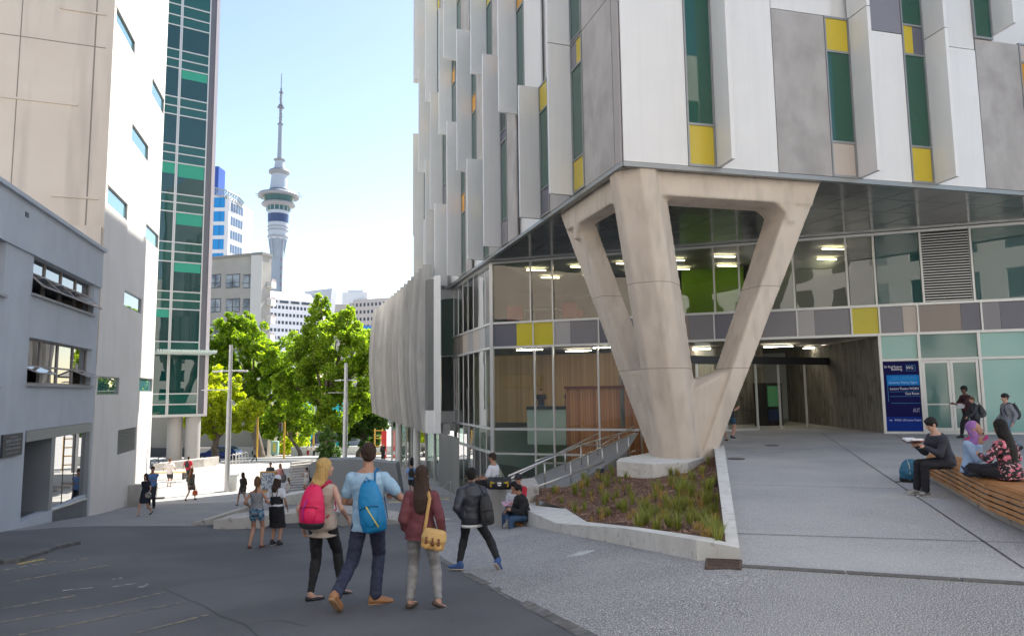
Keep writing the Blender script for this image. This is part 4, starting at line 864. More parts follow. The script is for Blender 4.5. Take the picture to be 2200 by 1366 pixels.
# broadcasting tower
Y = 650; ax = atY(597, 500, Y).x
sw = thing('observation_tower', 'very tall pale concrete observation tower with a disc pod and a needle mast', 'tower', (ax, Y, -40)); 
R = lambda w_: w_ / 2 / F * Y; Z = lambda y: atY(597, y, Y).z
TC = M('tower_concrete', (.26, .31, .38), .7, (.32, .37, .44), .05, (.3, .7)); TCW = M('tower_white', (.42, .47, .55), .5); TDK = M('tower_navy', (.035, .06, .16), .3); TGS = M('tower_green_glass', (.03, .11, .13), .1); TRM = M('tower_rim', (.27, .28, .31), .5)  # bluish tint of distance haze put into the tower colours
def L(nm, prof, mt, n=32): m_ = MB(); m_.lathe((ax, Y), [(R(w_), Z(y)) for w_, y in prof], n); return m_.build(nm, mt, sw, smooth=False)
L('shaft', [(24, 760), (24, 555), (25, 540)], TC)
mb = MB()
for k in range(8):
    an = k * pi / 4 + .3; d = Vector((cos(an), sin(an))); pr = lambda r_, y, s_: Vector((ax + d.x * r_ - d.y * s_, Y + d.y * r_ + d.x * s_, Z(y)))
    mb.hexa([pr(R(20), 556, -.9), pr(R(27), 556, -.9), pr(R(27), 556, .9), pr(R(20), 556, .9)], [pr(R(20), 514, -1.2), pr(R(39), 514, -1.2), pr(R(39), 514, 1.2), pr(R(20), 514, 1.2)])
mb.build('shaft_ribs', TC, sw)
L('flared_shaft', [(24, 556), (33, 520), (35, 514)], TC)
mb = MB()
for k in range(9): 
    z = Z(540 + k * 18); mb.box((ax + R(23), Y - R(12), z), (R(4), R(4), R(11) * 1.2)); 
mb.build('lift_shaft_windows', M('red_slots', (.30, .20, .22), .6), sw)
mb = MB(); mb.box((ax + R(27), Y - R(9), (Z(760) + Z(535)) / 2), (R(4), R(8), Z(535) - Z(760))); mb.build('lift_shaft', TCW, sw)
L('lower_drum', [(38, 516), (40, 512), (43, 480)], TCW); 
for y in (489, 496, 510): L('drum_band', [(44, y + .8), (44, y - .8)], TRM)
L('navy_band', [(43.5, 480), (44.5, 462)], TDK); L('upper_drum', [(44, 462), (45, 455)], TCW); L('glass_ring', [(46, 455), (51, 446)], TGS)
for k in range(16):
    an = k * pi / 8; m_ = MB(); m_.box((ax + cos(an) * R(50), Y + sin(an) * R(50), Z(450.5)), (.5, .5, Z(446) - Z(455))); m_.build('ring_mullion', TCW, sw)
L('lower_rim', [(52, 446), (68, 443), (72, 441), (70, 438), (56, 436)], TRM); L('deck_glass', [(58, 438), (68, 424)], TGS)
L('main_rim', [(68, 425), (86, 425), (88, 421), (84, 418), (60, 415)], TRM); L('pod_roof', [(64, 416), (46, 412)], TCW)
mb = MB(); mb.lathe((ax, Y), [(R(44), Z(415)), (R(42), Z(409))], 12)
for k in range(24): an = k * pi / 12; mb.tube([(ax + cos(an) * R(40), Y + sin(an) * R(40), Z(416)), (ax + cos(an + .2) * R(36), Y + sin(an + .2) * R(36), Z(404))], .5, 4)
mb.build('pod_lattice', M('lattice', (.22, .24, .28), .6), sw)
mb = MB()
for s_ in (-1, 1):
    for k in range(3): mb.tube([(ax + s_ * R(60), Y - 4 + k * 4, Z(420)), (ax + s_ * R(98), Y - 4 + k * 4, Z(418 + k * 2))], .3, 4)
mb.build('antenna_arms', TRM, sw)
L('cone_drum', [(40, 408), (38, 404), (32, 376)], TCW); L('small_rim', [(34, 376), (44, 373), (45, 370), (42, 367)], TRM); L('small_glass', [(34, 373), (38, 366)], TDK)
L('neck', [(24, 366), (18, 347)], TCW); L('collar', [(20, 347), (25, 345), (25, 343.5)], TRM)
L('mast_base', [(11, 345), (9, 300), (9, 268)], TC, 12); L('mast', [(7, 268), (6, 232), (5, 200), (2.2, 198), (2.2, 166), (1.2, 158)], M('mast_steel', (.26, .28, .34), .6), 8)
mb = MB(); rn = random.Random(1)
for k in range(46):
    y = 200 + k * 2.6; an = rn.uniform(0, 6.28); rr = R(9 if y > 228 else 7); mb.box((ax + cos(an) * rr * .6, Y + sin(an) * rr * .6, Z(y)), (R(4), R(3), 1.0), an)
for y, w_ in ((232, 16), (268, 13), (228, 11), (200, 10)): mb.lathe((ax, Y), [(R(w_), Z(y)), (R(w_), Z(y - 1.2))], 10)
mb.lathe((ax, Y), [(R(4), Z(330)), (R(4), Z(190))], 6)
mb.build('aerials', M('aerial', (.2, .22, .27), .6), sw)
# hotel and offices between the trees
Y = 270; a = atY(572, 640, Y); b = atY(676, 655, Y + 14); HT = Plane((a.x, a.y), (b.x - a.x, b.y - a.y)); La = (b - a).to_2d().length
hot = thing('white_hotel', 'white hotel slab with a dense grid of small dark windows behind the trees', 'building', (a.x, a.y, -12)); zh = atY(620, 640, Y).z
HWT = M('hotel_white', (.80, .79, .82), .7)
mb = MB(); mb.pb(HT, -2, La, -14, zh, -14, 0); mb.build('wall', HWT, hot)
mb = MB(); mb.hexa([HT.p(-2, zh, .3), HT.p(La, zh, .3), HT.p(La, zh, -14), HT.p(-2, zh, -14)], [HT.p(0, zh + 3.6, -4), HT.p(La, zh + 3.6, -4), HT.p(La, zh + 3.6, -10), HT.p(0, zh + 3.6, -10)]); mb.build('roof', HWT, hot)
grid_windows(HT, hot, 0, La - .3, zh - 3.4 * 12, zh - 1.6, 13, 13, .62, .42, BWIN, .05)
for k in range(4): mb = MB(); mb.pb(HT, 1 + k * 4.6, 4.4 + k * 4.6, zh - 1.4, zh - .5, 0, .4); mb.build('attic_window', BWIN, hot)
q = atY(662, 632, Y + 20); mb = MB(); mb.hexa([q + Vector(v) for v in ((0, 0, -8), (9, 0, -8), (9, 8, -8), (0, 8, -8))], [q + Vector(v) for v in ((-1.6, 0, 1.2), (10, 0, 2.4), (10, 8, 2.4), (-1.6, 8, 1.2))]); mb.build('stair_tower', M('hotel_grey', (.45, .47, .52), .7), hot)
Y = 300; a = atY(708, 656, Y + 10); b = atY(832, 640, Y); OF = Plane((a.x, a.y), (b.x - a.x, b.y - a.y)); La = (b - a).to_2d().length; ofc = thing('pale_office_block', 'pale stone office block with square windows and a white rooftop box above the trees', 'building', (a.x, a.y, -12))
zo = atY(800, 640, Y).z; mb = MB(); mb.pb(OF, La * .42, La + 8, -14, zo, -16, 0); mb.build('wall', M('office_stone', (.52, .47, .44), .8), ofc)
mb = MB(); mb.pb(OF, 0, La * .42 - .01, -14, zo - 1.5, -16, .6); mb.build('front_wall', M('office_stone2', (.44, .41, .38), .8), ofc)
grid_windows(OF, ofc, La * .45, La + 7, zo - 3.3 * 8, zo - .8, 12, 8, .5, .45, BWIN, .05); grid_windows(OF, ofc, 1, La * .4, zo - 3.3 * 6, zo - 4, 5, 5, .6, .4, BWIN, .66)
q = atY(735, 628, Y + 6); q2 = atY(790, 628, Y + 6); mb = MB(); mb.prism([(q.x, q.y), (q2.x, q2.y), (q2.x, q2.y + 8), (q.x, q.y + 8)], zo - 2, q.z); mb.prism([(q.x + 2.2, q.y + 1), (q2.x - 2, q2.y + 1), (q2.x - 2, q2.y + 7), (q.x + 2.2, q.y + 7)], q.z + .005, q.z + 1.2); mb.build('rooftop_box', OW, ofc)
q = atY(806, 708, 200); mb = MB(); mb.box((q.x, q.y, q.z - 2), (9, 3, 6)); s_ = tag(mb.build('blue_hoarding', M('blue_hoard', (.02, .22, .6), .5)), 'bright blue panel between the treetops and the concrete screen', 'hoarding')
# underpass wall and street edge objects
a = atY(300, 893, 104); b = atY(576, 893, 100); UW = Plane((a.x, a.y), (b.x - a.x, b.y - a.y)); Lu = (b - a).to_2d().length
uw = thing('beige_street_wall', 'long plain beige wall with a dark base across the street', 'wall', (a.x, a.y, -8)); 
mb = MB(); mb.pb(UW, -30, Lu, -8, a.z + 1.5, -3, 0); mb.build('wall_face', M('street_wall', (.26, .235, .19), .85, (.31, .28, .23), .3, (.3, .7)), uw); mb = MB(); mb.pb(UW, -30, Lu, -9, UW.tz(450, 962)[1], 0, .15); mb.build('wall_base', M('wall_base', (.07, .065, .06), .8), uw)
q = atY(571, 930, 108); sb = thing('slatted_timber_building', 'low building clad in upright orange timber slats beside the big tree trunk', 'building', (q.x, q.y, -7)); mb = MB(); mb.box((q.x + 1.6, q.y + 2, q.z + 0), (5.0, 3, 9)); mb.build('wall', M('shade_brown', (.25, .14, .07), .8), sb); mb = MB(); [mb.box((q.x - .8 + k * .5, q.y + .4, q.z), (.22, .2, 9)) for k in range(10)]; mb.build('slats', M('orange_timber', (.62, .38, .16), .6), sb)
a = ground(566, 974); mb = MB(); mb.box((a.x + 4.2, 93, gz(a.x, 93) + .6), (9, .5, 1.5)); tag(mb.build('low_street_wall', AW), 'low grey wall along the far pavement behind the green cabinet', 'wall')
a = atY(720, 940, 98); mb = MB(); mb.box((a.x + 2, 98, gz(a.x, 98) + .7), (16, .4, 1.2)); tag(mb.build('park_wall', KERB), 'pale low wall under the trees beyond the big leafy tree', 'wall')
rb = random.Random(11)   # shops glimpsed under the canopy
SHOPC = [(.5, .5, .5), (.05, .3, .45), (.6, .57, .5), (.02, .45, .5), (.35, .35, .38), (.55, .3, .15)]
for k in range(6):
    p = atY(598 + k * 38, 930, 125 + k * 3); bl = thing('shop_building', ['white shop seen under the leaves right of the timber slats', 'blue shop glimpsed beneath the trees left of the big trunk', 'cream shop under the tree canopy beside the turquoise one', 'turquoise shop glimpsed behind the big tree trunk', 'grey shop glimpsed right of the big tree trunk', 'brown shop under the trees next to the concrete screen'][k], 'building', (p.x, p.y, -10))
    mb = MB(); mb.box((p.x, p.y + 4, -4.5), (3.4, 6, 9.5)); mb.build('wall', M('shop%d' % k, SHOPC[k], .7), bl); mb = MB(); mb.box((p.x, p.y + .95, -6.2), (2.6, .1, 2.4)); mb.build('shop_window', BWIN, bl); mb = MB(); mb.box((p.x, p.y + .4, -4.6), (3.2, 1.2, .25)); mb.build('awning', M('awn%d' % k, SHOPC[(k + 2) % 6], .7), bl)
# ================================================================ TREES
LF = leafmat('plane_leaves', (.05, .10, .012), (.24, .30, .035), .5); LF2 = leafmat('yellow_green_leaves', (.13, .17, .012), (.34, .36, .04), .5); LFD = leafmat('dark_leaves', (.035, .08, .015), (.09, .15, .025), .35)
BARK = M('bark', (.10, .075, .055), .9, (.17, .14, .11), 3, (.35, .65), .6, 15, st=(1, 1, .4))
def crown(lobes, n, size, mat, par, seed=0, name='crown', squash=1.):
    rn = random.Random(seed); vs = []; fs = []; tot = sum(l[1] ** 2 for l in lobes)
    for c, r in lobes:
        k = int(n * r * r / tot); sub = [(Vector((rn.gauss(0, 1), rn.gauss(0, 1), rn.gauss(0, 1))).normalized() * r * rn.uniform(.45, 1.0), r * rn.uniform(.16, .34)) for _ in range(int(26))]
        for j in range(k):
            o_, rr = sub[rn.randrange(len(sub))]; d = Vector((rn.gauss(0, 1), rn.gauss(0, 1), rn.gauss(0, 1))).normalized(); p = c + o_ + d * rr * rn.uniform(.3, 1.05) ** .6
            p.z = c.z + (p.z - c.z) * squash
            s_ = size * rn.uniform(.6, 1.25); a = (Vector((rn.gauss(0, 1), rn.gauss(0, 1), rn.gauss(0, .6)))).normalized(); b = a.cross(Vector((rn.gauss(0, 1), rn.gauss(0, 1), rn.gauss(0, 1)))).normalized(); m0 = len(vs); up = a.cross(b) * s_ * .25
            vs += [p - a * s_ * .5, p + b * s_ * .32 + up, p + a * s_ * .5, p - b * s_ * .32 + up]; fs += [(m0, m0 + 1, m0 + 2), (m0, m0 + 2, m0 + 3)]
    me = bpy.data.meshes.new(name); off = wloc(par); me.from_pydata([tuple(v - off) for v in vs], [], fs); me.materials.append(mat); return link(name, me, par)
def tree(label, bx, by, Y, lobes, n, size, mat, tr, seed, group='street trees', spread=1.6, hgt=None):
    b = atY(bx, by, Y); b.z = gz(b.x, Y) if hgt is None else hgt; rn = random.Random(seed); t = thing('leafy_tree', label, 'tree', b, group); L3 = []
    for (x, y, rp) in lobes:
        yy = Y + rn.uniform(-spread, spread); L3.append((atY(x, y, yy), rp * 1.12 / F * yy))
    crown(L3, n, size, mat, t, seed)
    top = sum((l[0] for l in L3), Vector()) / len(L3); mb = MB(); mid = b.lerp(Vector((top.x, top.y, top.z)), .55); w0 = b.lerp(mid, .5) + Vector((rn.uniform(-.3, .3), 0, 0))
    mb.tube([b - Vector((0, 0, .3)), b + Vector((0, 0, .5)), w0, mid], 0, 10, 0, [tr * 1.35, tr, tr * .8, tr * .6])
    for c, r in L3: q = w0.lerp(mid, rn.uniform(.2, 1)); m2 = q.lerp(c, .5) + Vector((0, 0, .4)); mb.tube([q, m2, c], 0, 6, 0, [tr * .42, tr * .25, tr * .08])
    mb.build('trunk', BARK, t, smooth=True); return t
tree('small bright yellow-green tree with a bare forked trunk in front of the parked blue car', 463, 992, 69, [(452, 850, 34), (500, 873, 36), (540, 880, 24), (433, 905, 26), (478, 822, 30), (470, 900, 34), (515, 905, 26), (405, 900, 20)], 16000, .34, LF2, .38, 1)
tree('broad leafy tree in front of the beige apartment block', 558, 978, 90, [(505, 705, 30), (478, 718, 34), (545, 730, 36), (585, 770, 44), (515, 775, 48), (460, 770, 40), (560, 825, 46), (598, 840, 40), (470, 830, 36), (595, 790, 30), (530, 690, 18)], 40000, .40, LF, .62, 2)
tree('tallest leafy tree standing in the middle of the street view', 702, 990, 76, [(689, 645, 15), (686, 668, 22), (684, 705, 30), (742, 690, 24), (665, 745, 40), (722, 735, 46), (770, 735, 38), (640, 800, 42), (700, 800, 54), (765, 805, 46), (660, 865, 48), (725, 870, 50), (785, 860, 34), (615, 825, 32), (790, 775, 30), (750, 672, 14)], 62000, .34, LF, .55, 3)
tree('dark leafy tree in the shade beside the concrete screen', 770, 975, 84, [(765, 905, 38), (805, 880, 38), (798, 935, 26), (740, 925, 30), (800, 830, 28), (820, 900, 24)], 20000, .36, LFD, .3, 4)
tree('thin tree in the second row left of the tallest tree', 645, 975, 96, [(600, 905, 30), (565, 895, 26), (645, 915, 32), (620, 870, 34), (580, 925, 16)], 18000, .36, LF, .28, 5)
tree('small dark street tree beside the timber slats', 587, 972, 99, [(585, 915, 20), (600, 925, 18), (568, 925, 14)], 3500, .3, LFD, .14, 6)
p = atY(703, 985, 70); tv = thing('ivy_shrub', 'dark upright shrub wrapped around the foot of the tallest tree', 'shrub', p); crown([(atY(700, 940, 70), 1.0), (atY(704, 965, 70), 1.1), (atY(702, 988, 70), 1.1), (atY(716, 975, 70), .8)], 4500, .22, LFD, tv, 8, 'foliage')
p = atY(615, 960, 100); tv = thing('round_shrub', 'bright lime green shrub on the far pavement beyond the yellow pole', 'shrub', p); crown([(atY(630, 950, 100), 1.6), (atY(650, 955, 100), 1.4), (atY(612, 958, 100), 1.2)], 2500, .3, LF2, tv, 9, 'foliage')
p = ground(705, 985)
# trees out of frame behind the camera are not needed
# ================================================================ PLANTER UNDER THE COLUMN
wall_top = {0: .55, 1: .30, 2: .27, 3: .16, 4: .16}
outer = FRONT + [A0, D0]                       # outer foot of the kerb
ztop = [FRONT[0].z + .34, FRONT[1].z + .17, FRONT[2].z + .25, A0.z + .14, A0.z + .14, .12]
PLN = thing('planter', 'triangular raised concrete planter with bark and grasses around the column foot', 'planter', FRONT[2])
def offs(i, w_):
    a = outer[max(i - 1, 0)]; b = outer[i]; c = outer[min(i + 1, len(outer) - 1)]; n = Vector((0, 0))
    for p, q in ((a, b), (b, c)):
        d = (q - p).to_2d()
        if d.length > 1e-4: d.normalize(); n += Vector((-d.y, d.x))
    n.normalize(); return Vector((b.x + n.x * w_, b.y + n.y * w_, 0))
wid = [.95, .62, .24, .22, .30, .30]
inner_ = [offs(i, wid[i]) for i in range(6)]
for i in range(5):
    mb = MB(); A = [outer[i], outer[i + 1], inner_[i + 1], inner_[i]]; zt_ = [ztop[i], ztop[i + 1], ztop[i + 1], ztop[i]]
    n = 8; vs = []
    for k in range(n):
        u0_k, u1_k = k / n, (k + 1) / n - (.004 if k in (3, 7) else 0); P_ = [outer[i].lerp(outer[i + 1], u0_k), outer[i].lerp(outer[i + 1], u1_k), inner_[i].lerp(inner_[i + 1], u1_k), inner_[i].lerp(inner_[i + 1], u0_k)]
        zz = [ztop[i] + (ztop[i + 1] - ztop[i]) * u for u in (u0_k, u1_k, u1_k, u0_k)]
        mb.hexa([Vector((p.x, p.y, min(gz(p.x, p.y), z) - .3)) for p, z in zip(P_, zz)], [Vector((p.x, p.y, z)) for p, z in zip(P_, zz)])
    mb.build('kerb_wall', KERB, PLN)
# back edge and soil
BK = [atY(1151, 1072, 17.6), atY(1150, 1049, 19.2), atY(1212, 1047, 19.6), atY(1262, 1030, 20.2), atY(1300, 1010, 20.6), Vector((3.4, 21.3, -.32)), Vector((5.0, 23.4, -.1)), Vector((6.3, 23.6, -.02))]
inner3 = [Vector((p.x, p.y, z - .05)) for p, z in zip(inner_, ztop)]; inner3[0] = Vector((inner_[0].x, inner_[0].y, ztop[0] - .03))
ctrl = inner3 + [inner3[0].lerp(inner3[1], .5), inner3[0].lerp(BK[0], .5)] + BK + [Vector((4.9, 21, -.32)), Vector((3.5, 14, -.12)), Vector((2.2, 15.5, -.55)), Vector((4.6, 16, -.05))]
def zsoil(x, y):
    s_ = w_ = 0
    for c in ctrl: q = 1 / (((c.x - x) ** 2 + (c.y - y) ** 2) ** 1.3 + .02); s_ += q * c.z; w_ += q
    return s_ / w_ + .035 * noise.noise(Vector((x * 1.3, y * 1.3, 0)))
soil_poly = [inner_[i] for i in range(0, 6)] + [Vector((6.3, 23.6, 0))] + [Vector((b.x, b.y, 0)) for b in BK[::-1][1:]]
MUL = M('bark_mulch', (.12, .06, .042), .95, (.24, .13, .085), 28, (.4, .65), 1., 90, c3=(.40, .26, .17), sc3=45, m3=(.62, .7))
so = sheet('mulch_bed', soil_poly, MUL, 0, .35, zf=zsoil); so.parent = PLN; 
for v in so.data.vertices: v.co -= PLN.location
mb = MB(); _c = [inner_[0], Vector((BK[0].x, BK[0].y, 0)), Vector((BK[1].x, BK[1].y, 0)), Vector((.30, 19.2, 0)), Vector((-.1, 17.8, 0)), FRONT[0]]
mb.prism([(v.x, v.y) for v in _c], -2.4, ztop[0] - .012); mb.build('kerb_wall', KERB, PLN)
def inpoly(x, y, pl):
    c = False
    for i in range(len(pl)):
        a, b = pl[i], pl[i - 1]
        if (a.y > y) != (b.y > y) and x < (b.x - a.x) * (y - a.y) / (b.y - a.y) + a.x: c = not c
    return c
rn = random.Random(7); mb = MB(); cnt = 0
while cnt < 9000:
    x = rn.uniform(0, 7); y = 7.5 + 16 * rn.random() ** 1.4
    if not inpoly(x, y, soil_poly): continue
    z = zsoil(x, y) + rn.uniform(.0, .018); a = rn.uniform(0, 6.28); l = rn.uniform(.012, .034); w_ = l * rn.uniform(.3, .6); d = Vector((cos(a), sin(a), rn.uniform(-.5, .5))) * l; e = Vector((-sin(a), cos(a), rn.uniform(-.3, .3))) * w_; p = Vector((x, y, z + .006))
    mb.quad(p - d - e, p + d - e, p + d + e, p - d + e); cnt += 1
BC = leafmat('bark_chips', (.10, .05, .033), (.42, .25, .16), .02)
tag(mb.build('bark_chips', BC), 'loose reddish brown bark chips covering the planter bed', 'bark mulch', kind='stuff')
# grass tufts
def tuft(seed, n, h, w_):
    r_ = random.Random(seed); vs = []; fs = []
    for k in range(n):
        a = r_.uniform(0, 6.28); b0 = Vector((cos(a), sin(a), 0)) * r_.uniform(0, w_ * .35); hh = h * r_.uniform(.45, 1.); ln = Vector((cos(a), sin(a), 0)) * r_.uniform(.1, .55) * hh; sd = Vector((-sin(a), cos(a), 0)) * .0065; m0 = len(vs)
        for j, u in enumerate((0, .4, .75)): q = b0 + ln * u ** 2 + Vector((0, 0, hh * u * (1 - .15 * u))); vs += [q - sd * (1 - u * .6), q + sd * (1 - u * .6)]
        vs.append(b0 + ln + Vector((0, 0, hh * .84)))
        fs += [(m0, m0 + 1, m0 + 3, m0 + 2), (m0 + 2, m0 + 3, m0 + 5, m0 + 4), (m0 + 4, m0 + 5, m0 + 6)]
    me = bpy.data.meshes.new('grass_tuft'); me.from_pydata([tuple(v) for v in vs], [], fs); return me
GRM = [leafmat('grass_blades', (.08, .11, .02), (.26, .26, .06), .3), leafmat('dry_grass_blades', (.18, .13, .04), (.40, .28, .10), .3)]
tms = []
for k in range(7): me = tuft(k, 46 if k < 5 else 26, (.46, .40, .5, .34, .42, .32, .28)[k], .16); me.materials.append(GRM[1 if k in (3, 5, 6) else 0]); tms.append(me)
cnt = 0; rn = random.Random(12)
spots = []
for (px, py) in [(1243, 1122), (1268, 1125), (1300, 1130), (1330, 1135), (1372, 1140), (1408, 1150), (1430, 1158), (1458, 1160), (1494, 1168), (1530, 1172), (1545, 1160), (1375, 1085), (1388, 1110), (1400, 1120), (1452, 1105), (1470, 1062), (1490, 1120), (1505, 1090), (1524, 1060), (1530, 1110), (1420, 1070), (1440, 1042), (1508, 1020), (1522, 1000), (1536, 980), (1180, 1075), (1190, 1060), (1235, 1062), (1250, 1050), (1262, 1045), (1345, 1100), (1310, 1108)]: spots.append((px, py))
def soilpt(px, py):
    d = ray(px, py); t = 5
    while t < 40 and CZ + d.z * t > zsoil(d.x * t, d.y * t): t *= 1.004
    return Vector((d.x * t, d.y * t, zsoil(d.x * t, d.y * t)))
pts = [soilpt(*s_) for s_ in spots]
while len(pts) < 230:
    px = rn.uniform(1170, 1550); py = rn.uniform(990, 1172); p = soilpt(px, py)
    if inpoly(p.x, p.y, soil_poly) and (p.x - 4.9) ** 2 + (p.y - 20.6) ** 2 > 2.2 and rn.random() < (.25 + .75 * (px - 1170) / 380): pts.append(p)
for i, p in enumerate(pts):
    if not inpoly(p.x, p.y, soil_poly): continue
    o_ = link('grass_tuft', tms[rn.randrange(7)]); o_.location = p - Vector((0, 0, .02)); o_.rotation_euler = (0, 0, rn.uniform(0, 6.28)); s_ = rn.uniform(.6, 1.15) * (.85 if i >= 32 else 1.1); o_.scale = (s_, s_, s_); tag(o_, 'spiky grass tuft in the planter ' + ('close to the front kerb' if p.y < 10.5 and p.x < 3 + (p.y - 8) * .1 else 'close to the straight right kerb' if p.x > 2.2 + (p.y - 7.8) * .27 else 'in the open bark in front of the column' if p.y < 16 else 'at the far side near the ramp'), 'grass', 'grass tufts in the planter')
# plinth
pl_ = [atZ(1325, 1003, -.30), atZ(1330, 988, -.18), Vector((4.4, 22.6, 0)), Vector((6.1, 21.6, 0)), atZ(1478, 1000, -.22), atZ(1404, 1013, -.34)]
mb = MB(); mb.prism([(v.x, v.y) for v in pl_], -.8, -.13); mb.build('plinth', KERB, PLN, bevel=.015)
for k, (px, py) in enumerate(((1396, 1020), (1290, 1012))):
    p = soilpt(px, py); up_ = thing('uplight', ['round blue-rimmed ground uplight in the bark in front of the column plinth', 'small dark ground uplight at the back edge of the planter beside the ramp'][k], 'light', p, 'uplights in the planter')
    s_ = .15 if k == 0 else .12; mb = MB(); mb.lathe(p, [(s_ * .8, p.z - .05), (s_, p.z + .02), (s_ * 1.05, p.z + .07), (s_ * .98, p.z + .08)], 20); mb.build('housing', M('uplight_blue', (.03, .04, .09), .4), up_)
    mb = MB(); mb.lathe(p, [(s_ * .8, p.z + .081), (s_ * .8, p.z + .088)], 20); mb.build('lens', M('lens_glass', (.35, .38, .40), .15), up_)
# ramp with white edging, handrails
NL, NR, FLp, FRp = Vector((.35, 19.4, -1.45)), Vector((3.6, 22.6, -.12)), FR.p(tg + .4, -2.75, .25), FR.p(t_ent, 0, .25)
mb = MB(); n = 12
for i in range(n):
    for j in range(4):
        f = lambda u, v: (NL.lerp(NR, u)).lerp(FLp.lerp(FRp, u), v) ; u0_, u1_ = i / n, (i + 1) / n; v0, v1 = j / 4, (j + 1) / 4
        mb.add([f(u0_, v0), f(u1_, v0), f(u1_, v1), f(u0_, v1)], [(0, 1, 2, 3)])
mb.add([NL, NR, NR - Vector((0, 0, 1.2)), NL - Vector((0, 0, 1))], [(0, 1, 2, 3)])
struct(mb.build('ramp', M('ramp_paving', (.20, .20, .20), .7, (.26, .26, .26), 2, (.3, .7), .2, 60)))
mb = MB(); mb.tube([f(.0, -.0) , f(1, 0)], .05, 4)
RW0, RW1 = Vector((.15, 19.6)), Vector((4.0, 24.6)); RP = Plane(RW0, RW1 - RW0); RQ = RP.off(-2.6)
def rail(P, label, lines, posts, white=None):
    t_, z_ = P.tz(*lines[0][0]); th = thing('handrail', label, 'handrail', P.p(t_, z_ - 1), 'stainless handrails by the ramp')
    for l in lines:
        mb = MB(); mb.tube([P.p(*P.tz(*q)) for q in l], .026, 8); mb.build('rail', STEEL, th, smooth=True)
    for (x, ya, yb) in posts:
        ta, za = P.tz(x, ya); tb, zb_2 = P.tz(x, yb); mb = MB(); mb.tube([P.p(ta, zb_2), P.p(ta, za)], .024, 8); mb.build('post', STEEL, th, smooth=True)
    return th
rail(RP, 'double stainless handrail climbing from the seated student to the column beside the planter', [[(1092, 1030), (1162, 994), (1217, 995), (1364, 930)], [(1092, 1022), (1250, 955), (1364, 921)], [(1150, 1046), (1364, 968)]], [(1105, 1018, 1050), (1170, 990, 1047), (1226, 992, 1045), (1263, 973, 1026), (1294, 960, 1010), (1326, 946, 995), (1350, 936, 985)])
rail(RQ, 'far stainless handrail on the ramp, close to the glass wall of the lobby', [[(1150, 990), (1202, 972), (1250, 955), (1290, 957), (1362, 915)], [(1202, 972), (1285, 931)]], [(1214, 968, 1010), (1248, 956, 1000), (1283, 945, 985), (1330, 935, 962)])
for k, (x, y, h_) in enumerate(((832, 1075, 45), (968, 1082, 55), (1012, 1060, 45))):
    p = ground(x, y); h2 = .95; th = thing('handrail', ['short stainless stair rail beside the blue backpack', 'short stainless stair rail between the maroon top and the black jacket', 'short stainless stair rail nearest the glass flank'][k], 'handrail', p, 'short stair rails'); fd = Vector((-.3, .95, -.12))
    mb = MB(); mb.tube([p, p + Vector((0, 0, h2)), p + Vector((0, 0, h2)) + Vector((.12, -.1, .05))], .025, 8); mb.build('post', STEEL, th); mb = MB(); mb.tube([p + Vector((0, 0, h2)), p + Vector((0, 0, h2)) + fd * 1.6 + Vector((0, 0, -.25)), p + fd * 1.6 + Vector((0, 0, -.1))], .024, 8); mb.build('rail', STEEL, th)
# seat wall and timber bench by the planter
sp = [ground(1045, 1100), ground(1080, 1118), ground(1132, 1127)]
mb = MB(); a = Vector((-.95, 17.9)); b = Vector((-.35, 17.2)); c = Vector((.42, 16.3)); 
bx0 = atY(1047, 1050, 19.0); bx1 = atY(1090, 1053, 17.4); bx2 = atY(1132, 1098, 16.6)
zt1 = bx1.z
mb.prism([(bx0.x, bx0.y), (bx1.x, bx1.y), (bx1.x + .8, bx1.y + .9), (bx0.x + 1.3, bx0.y + .9)], -2.6, zt1); tag(mb.build('seat_wall', CONC, bevel=.02), 'tall pale concrete block the man in the white t-shirt sits on', 'wall')
zb1 = atY(1132, 1100, 16.4).z
mb = MB(); mb.prism([(bx1.x + .0, bx1.y - .0), (FRONT[0].x, FRONT[0].y), (FRONT[0].x + .95, FRONT[0].y + 1.2), (bx1.x + .8, bx1.y + .9)], -2.3, lambda x, y: ztop[0] - .25); tag(mb.build('bench_wall', CONC), 'low concrete base under the small timber bench beside the planter', 'wall')
TIM = M('bench_timber', (.40, .18, .06), .5, (.52, .26, .10), 3, (.3, .7), .1, 40, c3=(.34, .13, .035), sc3=7, m3=(.6, .75))
bn = thing('timber_bench', 'small curved timber slat bench wrapped over the low wall where two students sit', 'bench', (FRONT[0].x - .4, FRONT[0].y, FRONT[0].z))
d = (FRONT[0] - Vector((bx1.x, bx1.y, 0))).to_2d().normalized(); n2 = Vector((d.y, -d.x)) * (1 if d.y * -1 < 0 else 1); n2 = Vector((-.8, -.6)); n2 = Vector((d.y, -d.x)); n2 = n2 if n2.y < 0 else -n2
base = Vector((bx1.x, bx1.y)).lerp(FRONT[0].to_2d(), .30); Lb = (FRONT[0].to_2d() - base).length - .05; zs_ = ztop[0] - .24; mb = MB()
prof = [(.85 - k * .095, zs_ + .05) for k in range(10)] + [(-.06, zs_ + .0), (-.11, zs_ - .09), (-.13, zs_ - .18), (-.13, zs_ - .27), (-.11, zs_ - .36)]
for (o_, z) in prof:
    p = base - n2 * o_ + d * Lb / 2; mb.box((p.x, p.y, z), (Lb, .07, .05), atan2(d.y, d.x))
mb.build('slats', TIM, bn)
